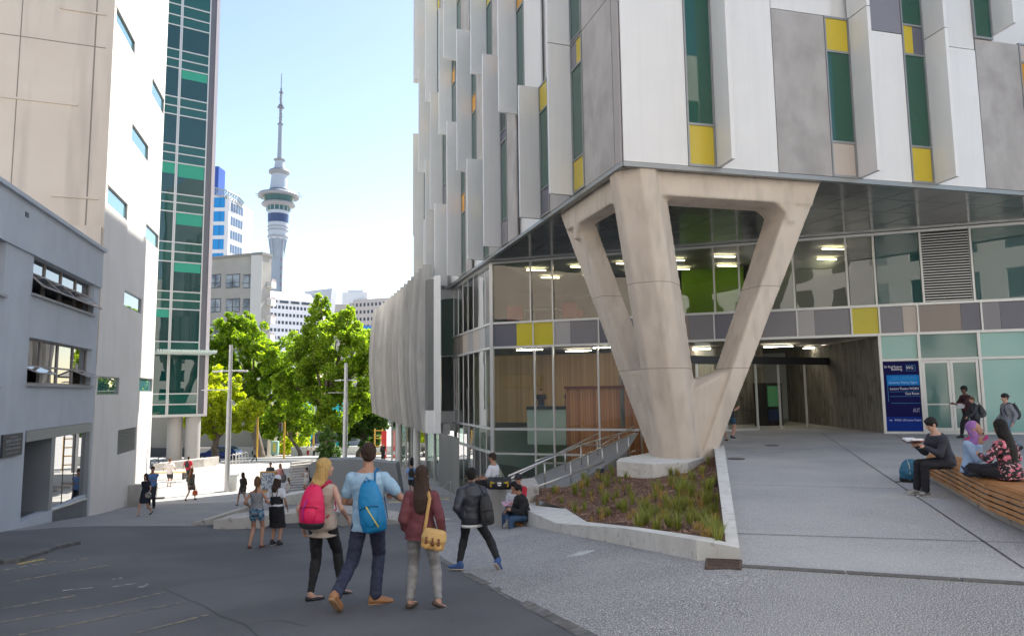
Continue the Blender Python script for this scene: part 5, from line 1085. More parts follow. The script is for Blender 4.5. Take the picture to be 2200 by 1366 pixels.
# big bench at the right
r1 = atZ(1995, 1008, .42); bb = thing('timber_bench', 'long curved timber slat bench on a concrete base at the right edge', 'bench', (9.5, 12.5, 0))
e0 = [(1992, 1035), (2050, 1070), (2120, 1115), (2200, 1152), (2330, 1215)]; bot = [atZ(x, y, .0) for x, y in e0]
top_b = [atZ(x, y, .45) for x, y in [(2005, 978), (2060, 977), (2110, 992), (2175, 1010), (2330, 1060)]]
mb = MB(); cb = [p + Vector((.18, .12, 0)) for p in bot]; cbk = [p + Vector((.9, 1.0, 0)) for p in bot]
mb.prism([(p.x, p.y) for p in cb] + [(p.x, p.y) for p in cbk[::-1]], 0.005, .13); mb.build('concrete_base', CONC, bb)
bl2 = [Vector((p.x, p.y)) for p in bot]
def along(u):
    k = u * (len(bl2) - 1); i = min(int(k), len(bl2) - 2); return bl2[i].lerp(bl2[i + 1], k - i)
nrm = Vector((.64, .77)); mb = MB(); slat = [(.05, .16), (.02, .235), (.01, .31), (.03, .385), (.09, .445), (.18, .475)] + [(.18 + .098 * k, .485) for k in range(1, 15)] + [(1.66, .43), (1.70, .35), (1.71, .27), (1.70, .19)]
for j, (o_, z) in enumerate(slat):
    N = 14
    for i in range(N):
        p = along(i / N) + nrm * o_; q = along((i + 1) / N) + nrm * o_; hh = .022 if z > .46 else .026; ww = .029 if z > .46 else .016
        mb.hexa([Vector((*(p - nrm * ww), z - hh)), Vector((*(q - nrm * ww), z - hh)), Vector((*(q + nrm * ww), z - hh)), Vector((*(p + nrm * ww), z - hh))], [Vector((*(p - nrm * ww), z + hh)), Vector((*(q - nrm * ww), z + hh)), Vector((*(q + nrm * ww), z + hh)), Vector((*(p + nrm * ww), z + hh))])
mb.build('slats', TIM, bb); mb = MB()
for i in range(8): p = along(i / 8 + .02) + nrm * .12; mb.hexa([Vector((p.x, p.y, .13)), Vector((p.x + .05, p.y, .13)), Vector((p.x + 1.05, p.y + 1.15, .13)), Vector((p.x + 1.0, p.y + 1.15, .13))], [Vector((p.x, p.y, .44)), Vector((p.x + .05, p.y, .44)), Vector((p.x + 1.05, p.y + 1.15, .44)), Vector((p.x + 1.0, p.y + 1.15, .44))])
mb.build('steel_ribs', DARK, bb)
# low walls in the street
def lowwall(label, pxs, zt_h, mat=CONC, name='low_wall', depth=1.1):
    f_ = [ground(*q) for q in pxs]; mb = MB(); n = Vector((.15, 1)) * depth
    mb.prism([(p.x, p.y) for p in f_] + [(p.x + n.x, p.y + n.y) for p in f_[::-1]], lambda x, y: gz(x, y) - .4, zt_h); return tag(mb.build(name, mat, bevel=.012), label, 'wall')
w1 = ground(458, 1136); lowwall('long low concrete seat wall behind the woman in the blue romper', [(458, 1136), (700, 1130), (955, 1122)], atY(460, 1117, w1.y).z, depth=1.25)
w2 = ground(412, 1130); lowwall('flat concrete slab at the left end of the low seat wall', [(412, 1130), (456, 1128)], atY(420, 1122, w2.y).z, depth=2.9)
w3 = ground(600, 1088); lowwall('low white concrete ledge behind the long seat wall', [(590, 1086), (655, 1082)], atY(600, 1070, w3.y).z, KERB, depth=1.6)
w4 = ground(330, 1012); lowwall('long grey concrete plinth at the foot of the round columns', [(328, 1012), (438, 1003)], atY(380, 996, w4.y).z, depth=2.2)
ys_ = [ground(838, 1078), ground(965, 1071)]; dd = (ys_[1] - ys_[0]).normalized(); mb = MB(); nn = Vector((-dd.y, dd.x, 0)) * .22
def zf_(x, y): return gz(x, y)
mb.prism([(v.x, v.y) for v in (ys_[0], ys_[1], ys_[1] + nn, ys_[0] + nn)], lambda x, y: gz(x, y) - .1, lambda x, y: gz(x, y) + .03); struct(mb.build('step_nosing', M('nosing_yellow', (.55, .38, .06), .7, (.45, .34, .12), 8, (.4, .6))))
mb = MB(); ys2 = [v - Vector((0, .42, 0)) for v in ys_]; mb.prism([(v.x, v.y) for v in (ys2[0], ys2[1], ys2[1] + nn, ys2[0] + nn)], lambda x, y: gz(x, y) - .1, lambda x, y: gz(x, y) + .02); struct(mb.build('step_edge', KERB))
# sunny steps and the curved grey wall
for k in range(13):
    y0 = 1072 - k * 6.2; a = ground(612 + k * 1.5 + (k % 2), y0); b = ground(672, y0 - 3); mb = MB(); dd = (b - a).to_2d().normalized(); nn = Vector((-dd.y, dd.x)) * .5
    mb.prism([(a.x, a.y), (b.x, b.y), (b.x + nn.x, b.y + nn.y), (a.x + nn.x, a.y + nn.y)], lambda x, y: gz(x, y) - .2, lambda x, y: gz(a.x, a.y) + .16); struct(mb.build('step', PALE))
cw = thing('curved_wall', 'smooth grey quarter-round concrete wall beside the sunny steps', 'wall', ground(660, 1058)); Yc = ground(660, 1060).y
pf = [(655, 1062), (652, 1030), (657, 1005), (672, 992), (700, 987), (760, 986), (850, 995), (860, 1062)]; P_ = [atY(x, y, Yc) for x, y in pf]; mb = MB(); n = len(P_); bk = Vector((0, 1.2, 0)); mb.add(P_ + [p + bk for p in P_], [tuple(range(n)), tuple(range(n, 2 * n))[::-1]] + [(i, (i + 1) % n, n + (i + 1) % n, n + i) for i in range(n)]); mb.build('wall_body', M('smooth_grey', (.27, .28, .28), .7, (.31, .32, .32), 1, (.3, .7)), cw)
# street lamps
LMP = M('lamp_pole', (.50, .50, .50), .4, metal=.5)
def lamp(label, bx, by, ty, Y=None, arms=True):
    b = ground(bx, by) if Y is None else atY(bx, by, Y); t = thing('street_lamp', label, 'street lamp', b, 'slim grey lamp posts'); z1 = atY(bx, ty, b.y).z; r_ = 5.2 / F * b.y
    mb = MB(); mb.lathe((b.x, b.y), [(r_, b.z - .3), (r_, b.z + (z1 - b.z) * .62), (r_ * .78, b.z + (z1 - b.z) * .621), (r_ * .7, z1)], 14); mb.build('pole', LMP, t, smooth=False)
    if arms:
        za = b.z + (z1 - b.z) * .82; mb = MB(); mb.tube([(b.x, b.y, za), (b.x + .8, b.y - .1, za + .02)], .04, 8); mb.tube([(b.x, b.y, za), (b.x - .7, b.y + .3, za + .02)], .04, 8); mb.build('arm', LMP, t)
        for s_ in (1, -1): mb = MB(); mb.box((b.x + .75 * s_, b.y - .1 * s_, za - .02), (.5, .22, .09)); mb.build('lamp_head', M('lamp_head', (.6, .6, .6), .4), t, bevel=.02)
        zb_3 = b.z + (z1 - b.z) * .69; mb = MB(); mb.tube([(b.x, b.y, zb_3), (b.x - 1.6, b.y + .1, zb_3)], .03, 6); mb.build('banner_arm', LMP, t)
    return t, b
t_, LB = lamp('tall slim grey lamp post rising from a white box on the sunny forecourt', 487, 1056, 741)
mb = MB(); Yb = LB.y; q = ground(494, 1054); z1 = atY(494, 1020, q.y).z; bx_ = thing('cabinet', 'white square cabinet wrapped around the foot of the lamp post', 'cabinet', q); mb.box((q.x + .1, q.y, (z1 + q.z) / 2 + .02), (.62, .5, z1 - q.z - .08), .15); mb.build('body', M('white_cabinet', (.60, .60, .57), .5), bx_, bevel=.02); mb = MB(); mb.box((q.x + .1, q.y, z1), (.66, .54, .05), .15); mb.build('lid', LMP, bx_); mb = MB(); mb.box((q.x - .12, q.y - .235, (z1 + q.z) / 2 + .05), (.08, .05, (z1 - q.z) * .8), .15); mb.build('green_stripe', M('lime_stripe', (.35, .50, .12), .6), bx_)
lamp('slim lamp post standing in front of the trees left of the concrete screen', 741, 985, 780, 62)
def post(label, x, yb, yt, Y, mt, w_=2.1, head=None, cat='pole', name='signal_pole', grp=None):
    b = atY(x, yb, Y); b.z = min(b.z, gz(b.x, Y) + .3); t = thing(name, label, cat, b, grp); z1 = atY(x, yt, Y).z; r_ = w_ / F * Y; mb = MB(); mb.lathe((b.x, b.y), [(r_, b.z - .5), (r_, z1)], 10); mb.build('pole', mt, t)
    if head: 
        mb = MB(); mb.box((b.x + head, b.y, z1 - .7), (.4, .35, 1.1)); sg = mb.build('signal_head', DARK, t, bevel=.04)
        for k in range(3): m_ = MB(); m_.ell((b.x + head, b.y - .2, z1 - .35 - k * .33), (.11, .06, .11)); m_.build('signal_lens', M('lens_%d' % k, [(.2, .02, .02), (.2, .12, .02), (.02, .15, .05)][k], .3), sg)
    return t
YP = M('yellow_pole', (.62, .36, .04), .5)
post('yellow traffic signal pole in front of the beige street wall', 552, 974, 890, 88, YP, head=-.45, cat='traffic light', grp='yellow signal poles')
post('yellow traffic signal pole between the green cabinet and the shrubs', 610, 980, 905, 86, YP, head=-.5, cat='traffic light', grp='yellow signal poles')
post('yellow traffic signal pole beneath the tallest tree', 673, 968, 910, 98, YP, head=.4, cat='traffic light', grp='yellow signal poles')
q = atY(825, 948, 68); t = thing('red_sign', 'tall narrow red sign beside the glass shopfront under the concrete screen', 'sign', q); mb = MB(); mb.box((q.x, q.y, q.z - .3), (.5, .12, 2.6)); mb.build('sign_panel', M('red_panel', (.60, .03, .03), .4), t); mb = MB(); mb.box((q.x, q.y - .07, q.z - 1.1), (.36, .02, .3)); mb.build('white_patch', M('sign_white', (.7, .7, .7), .5), t)
q = atY(812, 960, 74); t = thing('yellow_frame', 'yellow ladder-like frame standing left of the narrow red sign', 'frame', q); mb = MB(); [mb.box((q.x + s_, q.y, q.z), (.13, .13, 3.8)) for s_ in (-.35, .45)]; [mb.box((q.x + .05, q.y, q.z - 1.5 + k * .8), (.7, .1, .1)) for k in range(5)]; mb.build('bars', YP, t)
q = atY(591, 962, 92); t = thing('utility_cabinet', 'pale green utility cabinet with a yellow poster by the low street wall', 'cabinet', q); mb = MB(); mb.box((q.x, q.y, q.z), (.75 * 1.2, .6, 1.75)); mb.build('body', M('green_cab', (.25, .42, .36), .6), t, bevel=.03); mb = MB(); mb.box((q.x, q.y - .31, q.z + .1), (.35, .02, 1.1)); mb.build('poster', M('yellow_poster', (.55, .48, .08), .6), t)
q = atY(657, 930, 112); t = thing('turquoise_banner', 'round turquoise banner hanging among the trees above the crossing', 'banner', q); mb = MB(); mb.ell((q.x, q.y, q.z + .3), (1.5, .2, 1.6), 20, 10); mb.build('disc', M('turquoise', (.02, .42, .45), .6), t); mb = MB(); mb.tube([q, q - Vector((0, 0, 4))], .08, 6); mb.build('pole', DARK, t)
# a-frame board
q = ground(576, 1056); t = thing('menu_board', 'wood framed menu board standing on the sunny forecourt behind the two girls', 'board', q); h_ = atY(576, 1012, q.y).z - q.z
for s_ in (1, -1):
    mb = MB(); mb.box((q.x, q.y + s_ * .12, q.z + h_ * .5), (.86, .03, h_), 0, 0, s_ * .10); mb.build('frame', M('board_frame', (.50, .27, .08), .6), t)
    mb = MB(); mb.box((q.x, q.y + s_ * .12 - .022 * 1, q.z + h_ * .53), (.70, .02, h_ * .82), 0, 0, s_ * .10); mb.build('poster', M('board_poster', (.42, .46, .50), .6, (.12, .16, .24), 9, (.5, .52)), t)
q = ground(585, 1052); 
# white rail table, barrier and stone bollard beside the stepped building
q = ground(315, 1071); t = thing('rail_barrier', 'thin white rail on a single leg beside the sunlit wall', 'barrier', q); mb = MB(); mb.box((q.x + .2, q.y, q.z + .78), (2.3, .3, .05), .35); mb.build('top_rail', WHITE, t); mb = MB(); mb.tube([(q.x + .45, q.y + .1, q.z), (q.x + .45, q.y + .1, q.z + .76)], .03, 8); mb.build('leg', ALU, t); mb = MB(); mb.box((q.x + .45, q.y + .1, q.z + .02), (.7, .3, .04), .35); mb.build('base', DARK, t)
q = ground(290, 1086); mb = MB(); q2 = atY(290, 1040, q.y); mb.hexa([(q.x - .42, q.y - .2, q.z - .2), (q.x + .32, q.y - .2, q.z - .2), (q.x + .32, q.y + .3, q.z - .2), (q.x - .42, q.y + .3, q.z - .2)], [(q.x - .26, q.y - .15, q2.z), (q.x + .26, q.y - .15, q2.z), (q.x + .26, q.y + .25, q2.z), (q.x - .26, q.y + .25, q2.z)]); tag(mb.build('stone_bollard', CONC, bevel=.03), 'square concrete block standing against the foot of the white wall', 'bollard')
q = ground(355, 1030); t = thing('timber_bench', 'long pale timber plank bench on the forecourt behind the man in white', 'bench', q); mb = MB(); [mb.box((q.x, q.y + k * .17, q.z + .45), (2.9, .14, .06), .05) for k in range(3)]; mb.build('seat', M('pale_timber', (.60, .40, .16), .6), t); [MB().box((q.x + s_, q.y + .17, q.z + .21), (.12, .45, .42)).build('leg', DARK, t) for s_ in (-1.2, 1.2)]
# bicycle and racks
q = ground(345, 1000); q = Vector((atY(345, 996, 60).x, 60, gz(-30, 60) + .0)); t = thing('bicycle', 'dark bicycle parked beside the left round column', 'bicycle', q); 
for s_ in (-.52, .52):
    mb = MB(); mb.tube([(q.x + s_ + .34 * cos(a * pi / 9), q.y, q.z + .36 + .34 * sin(a * pi / 9)) for a in range(19)], .022, 6); wh = mb.build('wheel', BLACK, t); mb = MB(); [mb.tube([(q.x + s_, q.y, q.z + .36), (q.x + s_ + .33 * cos(a), q.y, q.z + .36 + .33 * sin(a))], .005, 4) for a in (0, 1, 2, 3, 4, 5)]; mb.build('spokes', STEEL, wh)
mb = MB(); V = lambda x, z: (q.x + x, q.y, q.z + z)
for a, b in ((( -.52, .36), (-.12, .38)), ((-.12, .38), (-.22, .86)), ((-.52, .36), (-.2, .78)), ((-.12, .38), (.38, .82)), ((-.2, .78), (.38, .84)), ((.38, .95), (.52, .36))): mb.tube([V(*a), V(*b)], .022, 6)
mb.build('frame', DARK, t); mb = MB(); mb.tube([(q.x + .36, q.y - .25, q.z + .98), (q.x + .38, q.y, q.z + .95), (q.x + .36, q.y + .25, q.z + .98)], .018, 6); mb.build('handlebar', DARK, t); mb = MB(); mb.ell((q.x - .24, q.y, q.z + .92), (.14, .07, .04)); mb.build('saddle', BLACK, t)
for k in range(5):
    q = ground(493 + k * 6.5, 999 - k * 1.6); mb = MB(); mb.tube([q, q + Vector((.0, 0, .8)), q + Vector((.25, .1, .95)), q + Vector((.5, .2, .8)), q + Vector((.5, .2, 0))], .035, 6); tag(mb.build('bike_rack', STEEL), ['nearest the lamp post', 'second from the lamp post', 'in the middle of the five', 'second from the right end', 'farthest from the lamp post'][k].join(['steel hoop bike rack ', '']), 'bike rack', 'hoop bike racks')
# blue car
q = Vector((atY(457, 985, 71).x, 72.5, gz(-31, 71) - .12)); car = thing('parked_car', 'dark blue hatchback passing behind the small yellow-green tree', 'car', q); CB = M('car_blue', (.012, .03, .16), .15, metal=.3)
X0 = lambda x, y, z: Vector((q.x + x, q.y + y, q.z + z)); hw = .86
side = [(-2.1, .32), (-2.15, .62), (-2.05, .80), (-1.35, .93), (-1.0, 1.0), (-.45, 1.40), (.25, 1.50), (1.15, 1.47), (1.75, 1.22), (2.02, .98), (2.1, .6), (2.05, .32)]
mb = MB(); n = len(side); mb.add([X0(x, -hw if z < 1.02 else -hw * .82, z) for x, z in side] + [X0(x, hw if z < 1.02 else hw * .82, z) for x, z in side], [tuple(range(n)), tuple(range(n, 2 * n))[::-1]] + [(i, (i + 1) % n, n + (i + 1) % n, n + i) for i in range(n)]); mb.build('body', CB, car, bevel=.05)
CG = M('car_glass', (.10, .13, .13), .06); mb = MB(); 
for pts in ([(-.92, 1.02), (-.42, 1.34), (.2, 1.43), (.2, 1.02)], [(.28, 1.02), (.28, 1.43), (1.1, 1.40), (1.62, 1.14), (1.55, 1.02)]):
    vs = [X0(x, -hw * (.97 if z < 1.05 else .84) - .02, z) for x, z in pts]; vs2 = [v + Vector((0, .03, 0)) for v in vs]; k = len(vs); mm = MB(); mm.add(vs + vs2, [tuple(range(k)), tuple(range(k, 2 * k))[::-1]] + [(i, (i + 1) % k, k + (i + 1) % k, k + i) for i in range(k)]); mm.build('side_window', CG, car)
for x in (-1.32, 1.28):
    for y in (-.8, .8):
        mb = MB(); mb.tube([X0(x, y - .1, .32), X0(x, y + .1, .32)], .33, 20); wh = mb.build('wheel', BLACK, car); mb = MB(); mb.tube([X0(x, y - .115, .32), X0(x, y - .1, .32)], .2, 14); mb.build('rim', ALU, wh)
for y in (-.6, .6): mb = MB(); mb.ell(X0(-2.08, y, .66), (.1, .18, .1)); mb.build('headlight', M('headlamp', (.7, .7, .7), .1), car)
# ================================================================ SIGN, FITTINGS
SG = thing('directory_sign', 'tall blue building directory sign with white lettering beside the frosted doors', 'sign', FR.p(s1 + .06, 0)); w_ = s2 - s1 - .12; a = s1 + .06; z1 = 2.84; hh = z1 - .1
zz = lambda v: z1 - hh * (v - 130) / (1255 - 130)      # heights read off the sign face
tt = lambda u: a + w_ * (u - 150) / (690 - 150)
NAVY = M('sign_navy', (.004, .004, .075), .6, spec=.15); BL = M('sign_blue', (.004, .03, .24), .6, spec=.15); CY = M('sign_cyan', (.008, .20, .58), .6, spec=.15); WT = M('sign_white_text', (.85, .85, .9), .5); CT = M('sign_cyan_line', (.05, .35, .65), .5)
mb = MB(); mb.pb(FR, a, a + w_, .1, z1, .0, .05); mb.build('panel', NAVY, SG)
mb = MB(); mb.pb(FR, a + .002, a + w_ - .002, .102, zz(1025), .05, .054); mb.build('lower_band', BL, SG)
mb = MB(); mb.pb(FR, tt(195), a + w_, zz(520), zz(350), .05, .055); mb.build('cyan_band', CY, SG)
R_ = a + w_ * .92
text('Sir Paul Reeves', .135, WT, SG, FR, tt(440), zz(232), .055, 'RIGHT', w_ * .50); text('Building', .135, WT, SG, FR, tt(440), zz(272), .055, 'RIGHT', w_ * .30)
text('WG', .17, WT, SG, FR, tt(557), zz(256), .056, 'CENTER', w_ * .19)
mb = MB()
for (x0, x1, y0, y1) in ((500, 640, 192, 196), (500, 640, 282, 286), (500, 505, 192, 286), (635, 640, 192, 286), (225, 660, 430, 434), (225, 690, 617, 621), (225, 690, 694, 698), (240, 690, 803, 807), (200, 205, 525, 780)):
    X_0, X_1 = (x0, x1); mb.pb(FR, a + w_ * (X_0 - 150) / 540, min(a + w_, a + w_ * (X_1 - 150) / 540), zz(y1), zz(y0), .055, .059)
mb.build('rule_lines', CT, SG)
text('LEVEL 4 ENTRANCE', .13, CT, SG, FR, tt(655), zz(415), .06, 'RIGHT', w_ * .70); text('Governor Fitzroy Upper', .13, M('sign_pale', (.45, .7, .85), .5), SG, FR, tt(655), zz(488), .06, 'RIGHT', w_ * .80)
text('Lecture Theatre WG403', .13, WT, SG, FR, tt(672), zz(588), .055, 'RIGHT', w_ * .80); text('Case Room', .13, WT, SG, FR, tt(672), zz(668), .055, 'RIGHT', w_ * .38)
text('AUT', .22, M('sign_lilac', (.45, .45, .6), .5), SG, FR, tt(665), zz(950), .055, 'RIGHT', w_ * .19)
text('WG201 -240 Lecture Theatre', .10, WT, SG, FR, tt(675), zz(1090), .057, 'RIGHT', w_ * .74)
mb = MB(); cx_ = tt(215); cz_ = zz(1080); mb.pb(FR, cx_ - .05, cx_ + .02, cz_ - .008, cz_ + .008, .055, .06); mb.add([FR.p(cx_ + .01, cz_ - .03, .06), FR.p(cx_ + .05, cz_, .06), FR.p(cx_ + .01, cz_ + .03, .06)], [(0, 1, 2)]); mb.build('arrow', WT, SG)
# vending machine in the lobby
tv = DP.t(1740, 880); vm = thing('vending_machine', 'dark vending machine with a lit green front inside the entrance lobby', 'vending machine', DP.p(tv, 0, -2.2)); mb = MB(); mb.pb(DP, tv - .55, tv + .55, 0, 2.1, -2.9, -2.1); mb.build('cabinet', BLACK, vm); mb = MB(); mb.pb(DP, tv - .45, tv + .25, .95, 1.95, -2.09, -2.05); mb.build('lit_window', M('vending_glow', (.06, .22, .10), .4, (.10, .16, .08), 9, (.45, .6), emit=.08), vm); mb = MB(); mb.pb(DP, tv - .45, tv + .45, .25, .8, -2.09, -2.04); mb.build('lower_panel', M('vending_blue', (.02, .04, .12), .3), vm)
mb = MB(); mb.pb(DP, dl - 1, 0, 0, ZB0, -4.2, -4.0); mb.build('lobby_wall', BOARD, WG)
# furniture behind the upper glazing
REDC = M('red_cloth', (.38, .015, .03), .7)
def chair(label, px, dep, mt, rz=0., z=ZB1 - .1):
    p = FR.p(fx(px, 650), z, -dep); t = thing('armchair', label, 'chair', p, 'chairs behind the upper windows'); r_ = atan2(FR.d.y, FR.d.x) + rz; D_ = Matrix.Rotation(r_, 3, 'Z')
    for nm, c_, s_ in (('seat', (0, 0, .38), (.7, .62, .22)), ('backrest', (0, -.32, .62), (.76, .14, .72))): mb = MB(); mb.box(p + D_ @ Vector(c_), s_, r_); mb.build(nm, mt, t, bevel=.03)
    for sx in (-1, 1):
        mb = MB(); mb.box(p + D_ @ Vector((.36 * sx, 0, .5)), (.08, .6, .32), r_); mb.build('armrest', mt, t)
        for sy in (-1, 1): mb = MB(); mb.tube([p + D_ @ Vector((.3 * sx, .26 * sy, 0)), p + D_ @ Vector((.3 * sx, .26 * sy, .27))], .02, 6); mb.build('leg', STEEL, t)
chair('red armchair left of the desk behind the upper glazing', 1094, .9, REDC, .2); chair('red armchair right of the desk behind the upper glazing', 1220, .9, REDC, -.2); chair('dark blue chair at the desk between the red armchairs', 1150, 1.7, M('navy_cloth', (.02, .025, .06), .7), .1)
p = FR.p(fx(1152, 650), ZB1 - .1, -1.0); t = thing('desk', 'pale topped desk behind the upper glazing between the red armchairs', 'desk', p); r_ = atan2(FR.d.y, FR.d.x); mb = MB(); mb.box(p + Vector((0, 0, .74)), (1.7, .7, .04), r_); mb.build('desk_top', M('desk_pale', (.5, .52, .5), .4), t)
for sx in (-.8, .8): mb = MB(); mb.box(p + Vector((FR.d.x * sx, FR.d.y * sx, .36)), (.05, .6, .72), r_); mb.build('leg', DARK, t)
# ================================================================ PEOPLE
SKIN = {'l': M('skin_light', (.50, .29, .21), .55), 'm': M('skin_medium', (.38, .20, .13), .55), 'd': M('skin_dark', (.13, .065, .04), .55)}
def cm(name, c, r=.85, c2=None, sc=40, mix=(.4, .6), bump=.15): return M('cloth_' + name, c, r, c2, sc, mix, bump, 180)
HAIRM = {}
def hm(name, c):
    c2 = tuple(min(1, v * 1.5 + .004) for v in c); return M('hair_' + name, c, .6, c2, 70, (.35, .65), .7, 110, st=(1.5, 1.5, .10), spec=.2)
HB = hm('black', (.012, .010, .010)); HD = hm('dark_brown', (.035, .02, .014)); HBL = hm('blonde', (.42, .27, .10)); HR = hm('auburn', (.17, .06, .025)); HBR = hm('brown', (.10, .05, .025))
def ik(a, b, l1, l2, pole):
    d = b - a; L_0 = d.length; L = min(L_0, (l1 + l2) * .999); dn = d.normalized(); x = (l1 * l1 - l2 * l2 + L * L) / (2 * L); h = sqrt(max(l1 * l1 - x * x, 0)); pp = (pole - dn * pole.dot(dn))
    pp = pp.normalized() if pp.length > 1e-3 else Vector((0, 1, 0)); return a + dn * x + pp * h
class Fig: pass
PN = [0]
def figure(label, base, face, H_, top, bottom, hair, skin='l', sex='f', pose=None, W=False, shoes=('flat', None), cat='person', group=None, cap=None, seated=False, vox=None, name='person', bulk=1., extra=None):
    """pose: fl fr hl hr (ankles/wrists), hz, lean, side, tw, hy, hp, px py, yl yr (foot yaw), pl pr (foot pitch)"""
    PN[0] += 1; p = dict(fl=(-.10, .05, .09), fr=(.10, -.05, .09), hl=(-.25, .05, .86), hr=(.25, .05, .86), hz=.93, lean=0, side=0, tw=0, hy=0, hp=0, px=0, py=0, yl=0, yr=0, pl=0, pr=0, kl=(0, 1, 0), kr=(0, 1, 0), el=(-.35, -1, 0), er=(.35, -1, 0)); p.update(pose or {})
    s = H_ / 1.75; fa = radians(face); RZ = Matrix.Rotation(fa, 4, 'Z'); X = Matrix.Translation(base) @ RZ @ Matrix.Scale(s, 4); Y_ = base.y
    vx = vox or max(.010, min(.034, Y_ * .00115)) 
    def V(q): v = Vector(q); return (Matrix.Rotation(-fa, 3, 'Z') @ v) if W else v
    t = thing(name, label, cat, base, group)
    def bld(mb, nm, mt, sm=3, disp=0, dsc=9, lab=None, v=None, par=None):
        mb.v = [tuple(X @ Vector(q)) for q in mb.v]; o = mb.blob(nm, mt, (v or vx) , t if par is None else par, sm, off=base, disp=disp * s, dsc=dsc, label=lab); return o
    fem = sex == 'f'; Q = Vector; P = Q((p['px'], p['py'], p['hz'])) if not W else V((p['px'], p['py'], 0)) + Q((0, 0, p['hz']))
    RT = Matrix.Rotation(p['tw'], 3, 'Z') @ Matrix.Rotation(p['side'], 3, 'Y') @ Matrix.Rotation(-p['lean'], 3, 'X')
    up = RT @ Q((0, 0, 1)); lat = RT @ Q((1, 0, 0)); fw = RT @ Q((0, 1, 0))
    def sp(u): k = max(0, min(1, (u + .05) / .2)); c = P + Q((0, 0, u)) * (1 - k) + up * u * k; return c, (RT if k > .5 else Matrix.Identity(3))
    tp = [(-.13, .08, .08), (-.07, .165, .115), (.0, .172, .122), (.08, .145, .10), (.16, .118, .088), (.26, .132, .098), (.34, .148, .102), (.415, .150, .085), (.462, .115, .07), (.50, .060, .058)] if fem else \
         [(-.13, .08, .08), (-.07, .15, .112), (.0, .160, .118), (.08, .150, .108), (.18, .148, .105), (.28, .168, .118), (.36, .180, .122), (.42, .180, .098), (.47, .135, .08), (.515, .068, .064)]
    def torso(mb, inf, u0_, u1_, hemf=0.):
        rg = []
        for (u, rx, ry) in tp:
            if u0_ - .02 <= u <= u1_ + .02: c, R_ = sp(u); rg.append((c, (rx + inf) * (bulk if u < .4 else 1), (ry + inf) * bulk, R_))
        lo = lerp([a[0] for a in tp], [a[1] for a in tp], u0_), lerp([a[0] for a in tp], [a[2] for a in tp], u0_)
        c, R_ = sp(u0_); 
        if u0_ < .0: lo = (tp[2][1], tp[2][2])
        if u0_ < tp[0][0] or (rg and u0_ < .4 and abs(u0_ - -.13) > .001): rg = [(c, (lo[0] + inf) * bulk + hemf, (lo[1] + inf) * bulk + hemf, R_)] + [r for r in rg if (r[0] - c).length > .03 and (r[0] - c).dot(up) > 0]
        mb.loft(rg, 20)
    hw = .092 if fem else .088; hipL = P + Q((-hw, 0, -.04)); hipR = P + Q((hw, 0, -.04)); shw = .150 if fem else .178
    N = sp(.50)[0]; shL = sp(.41)[0] - lat * shw; shR = sp(.41)[0] + lat * shw
    aL, aR = V(p['fl']), V(p['fr']); kL = ik(hipL, aL, .43, .43, V(p['kl']) if W else Q(p['kl'])); kR = ik(hipR, aR, .43, .43, V(p['kr']) if W else Q(p['kr']))
    for a_, h_ in ((aL, hipL), (aR, hipR)):
        if (a_ - h_).length > .86: a_ += (h_ - a_).normalized() * ((a_ - h_).length - .86)
    wL, wR = V(p['hl']), V(p['hr']); 
    for w_, s_ in ((wL, shL), (wR, shR)):
        if (w_ - s_).length > .535: w_ += (s_ - w_).normalized() * ((w_ - s_).length - .535)
    eL = ik(shL, wL, .285, .25, V(p['el']) if W else Q(p['el'])); eR = ik(shR, wR, .285, .25, V(p['er']) if W else Q(p['er']))
    HR_ = Matrix.Rotation(p['tw'] * .5 + p['hy'], 3, 'Z') @ Matrix.Rotation(-p['hp'], 3, 'X'); Hc = N + up * .075 + Q((0, 0, .085)) + fw * .012 + HR_ @ Q((0, .02, 0))
    hd = lambda x, y, z: Hc + HR_ @ Q((x, y, z))
    # body
    mb = MB(); mb2 = mb; torso(mb, -.008, -.13, .50)
    mb.cone(sp(.46)[0], Hc - up * .06, .052 if fem else .06, .048 if fem else .055)
    mb.ell(hd(0, -.012, .022), (.074, .093, .093), 14, 10, 0, HR_); mb.ell(hd(0, .028, -.045), (.055, .062, .068), 12, 8, 0, HR_); mb.ell(hd(0, .092, -.012), (.013, .018, .024), 8, 6, 0, HR_); mb.ell(hd(0, .066, -.086), (.024, .022, .02), 8, 6, 0, HR_)
    for sx in (-1, 1): mb.ell(hd(.077 * sx, -.005, -.012), (.012, .02, .033), 8, 6, 0, HR_); mb.ell(hd(.03 * sx, .062, -.03), (.025, .02, .022), 8, 6, 0, HR_)
    ar = .040 if fem else .046; lr = 1.0 if fem else .96
    for sh_, e_, w_ in ((shL, eL, wL), (shR, eR, wR)):
        mb.cone(sh_, e_, ar * 1.08, ar * .80); mb.cone(e_, e_.lerp(w_, .35), ar * .82, ar * .80); mb.cone(e_.lerp(w_, .3), w_, ar * .80, ar * .52)
    for h_, k_, a_ in ((hipL, kL, aL), (hipR, kR, aR)):
        mb.cone(h_, k_, .080 * lr, .053 * lr); mb.cone(k_, k_.lerp(a_, .35), .052 * lr, .055 * lr); mb.cone(k_.lerp(a_, .3), a_, .054 * lr, .034)
    hands = []
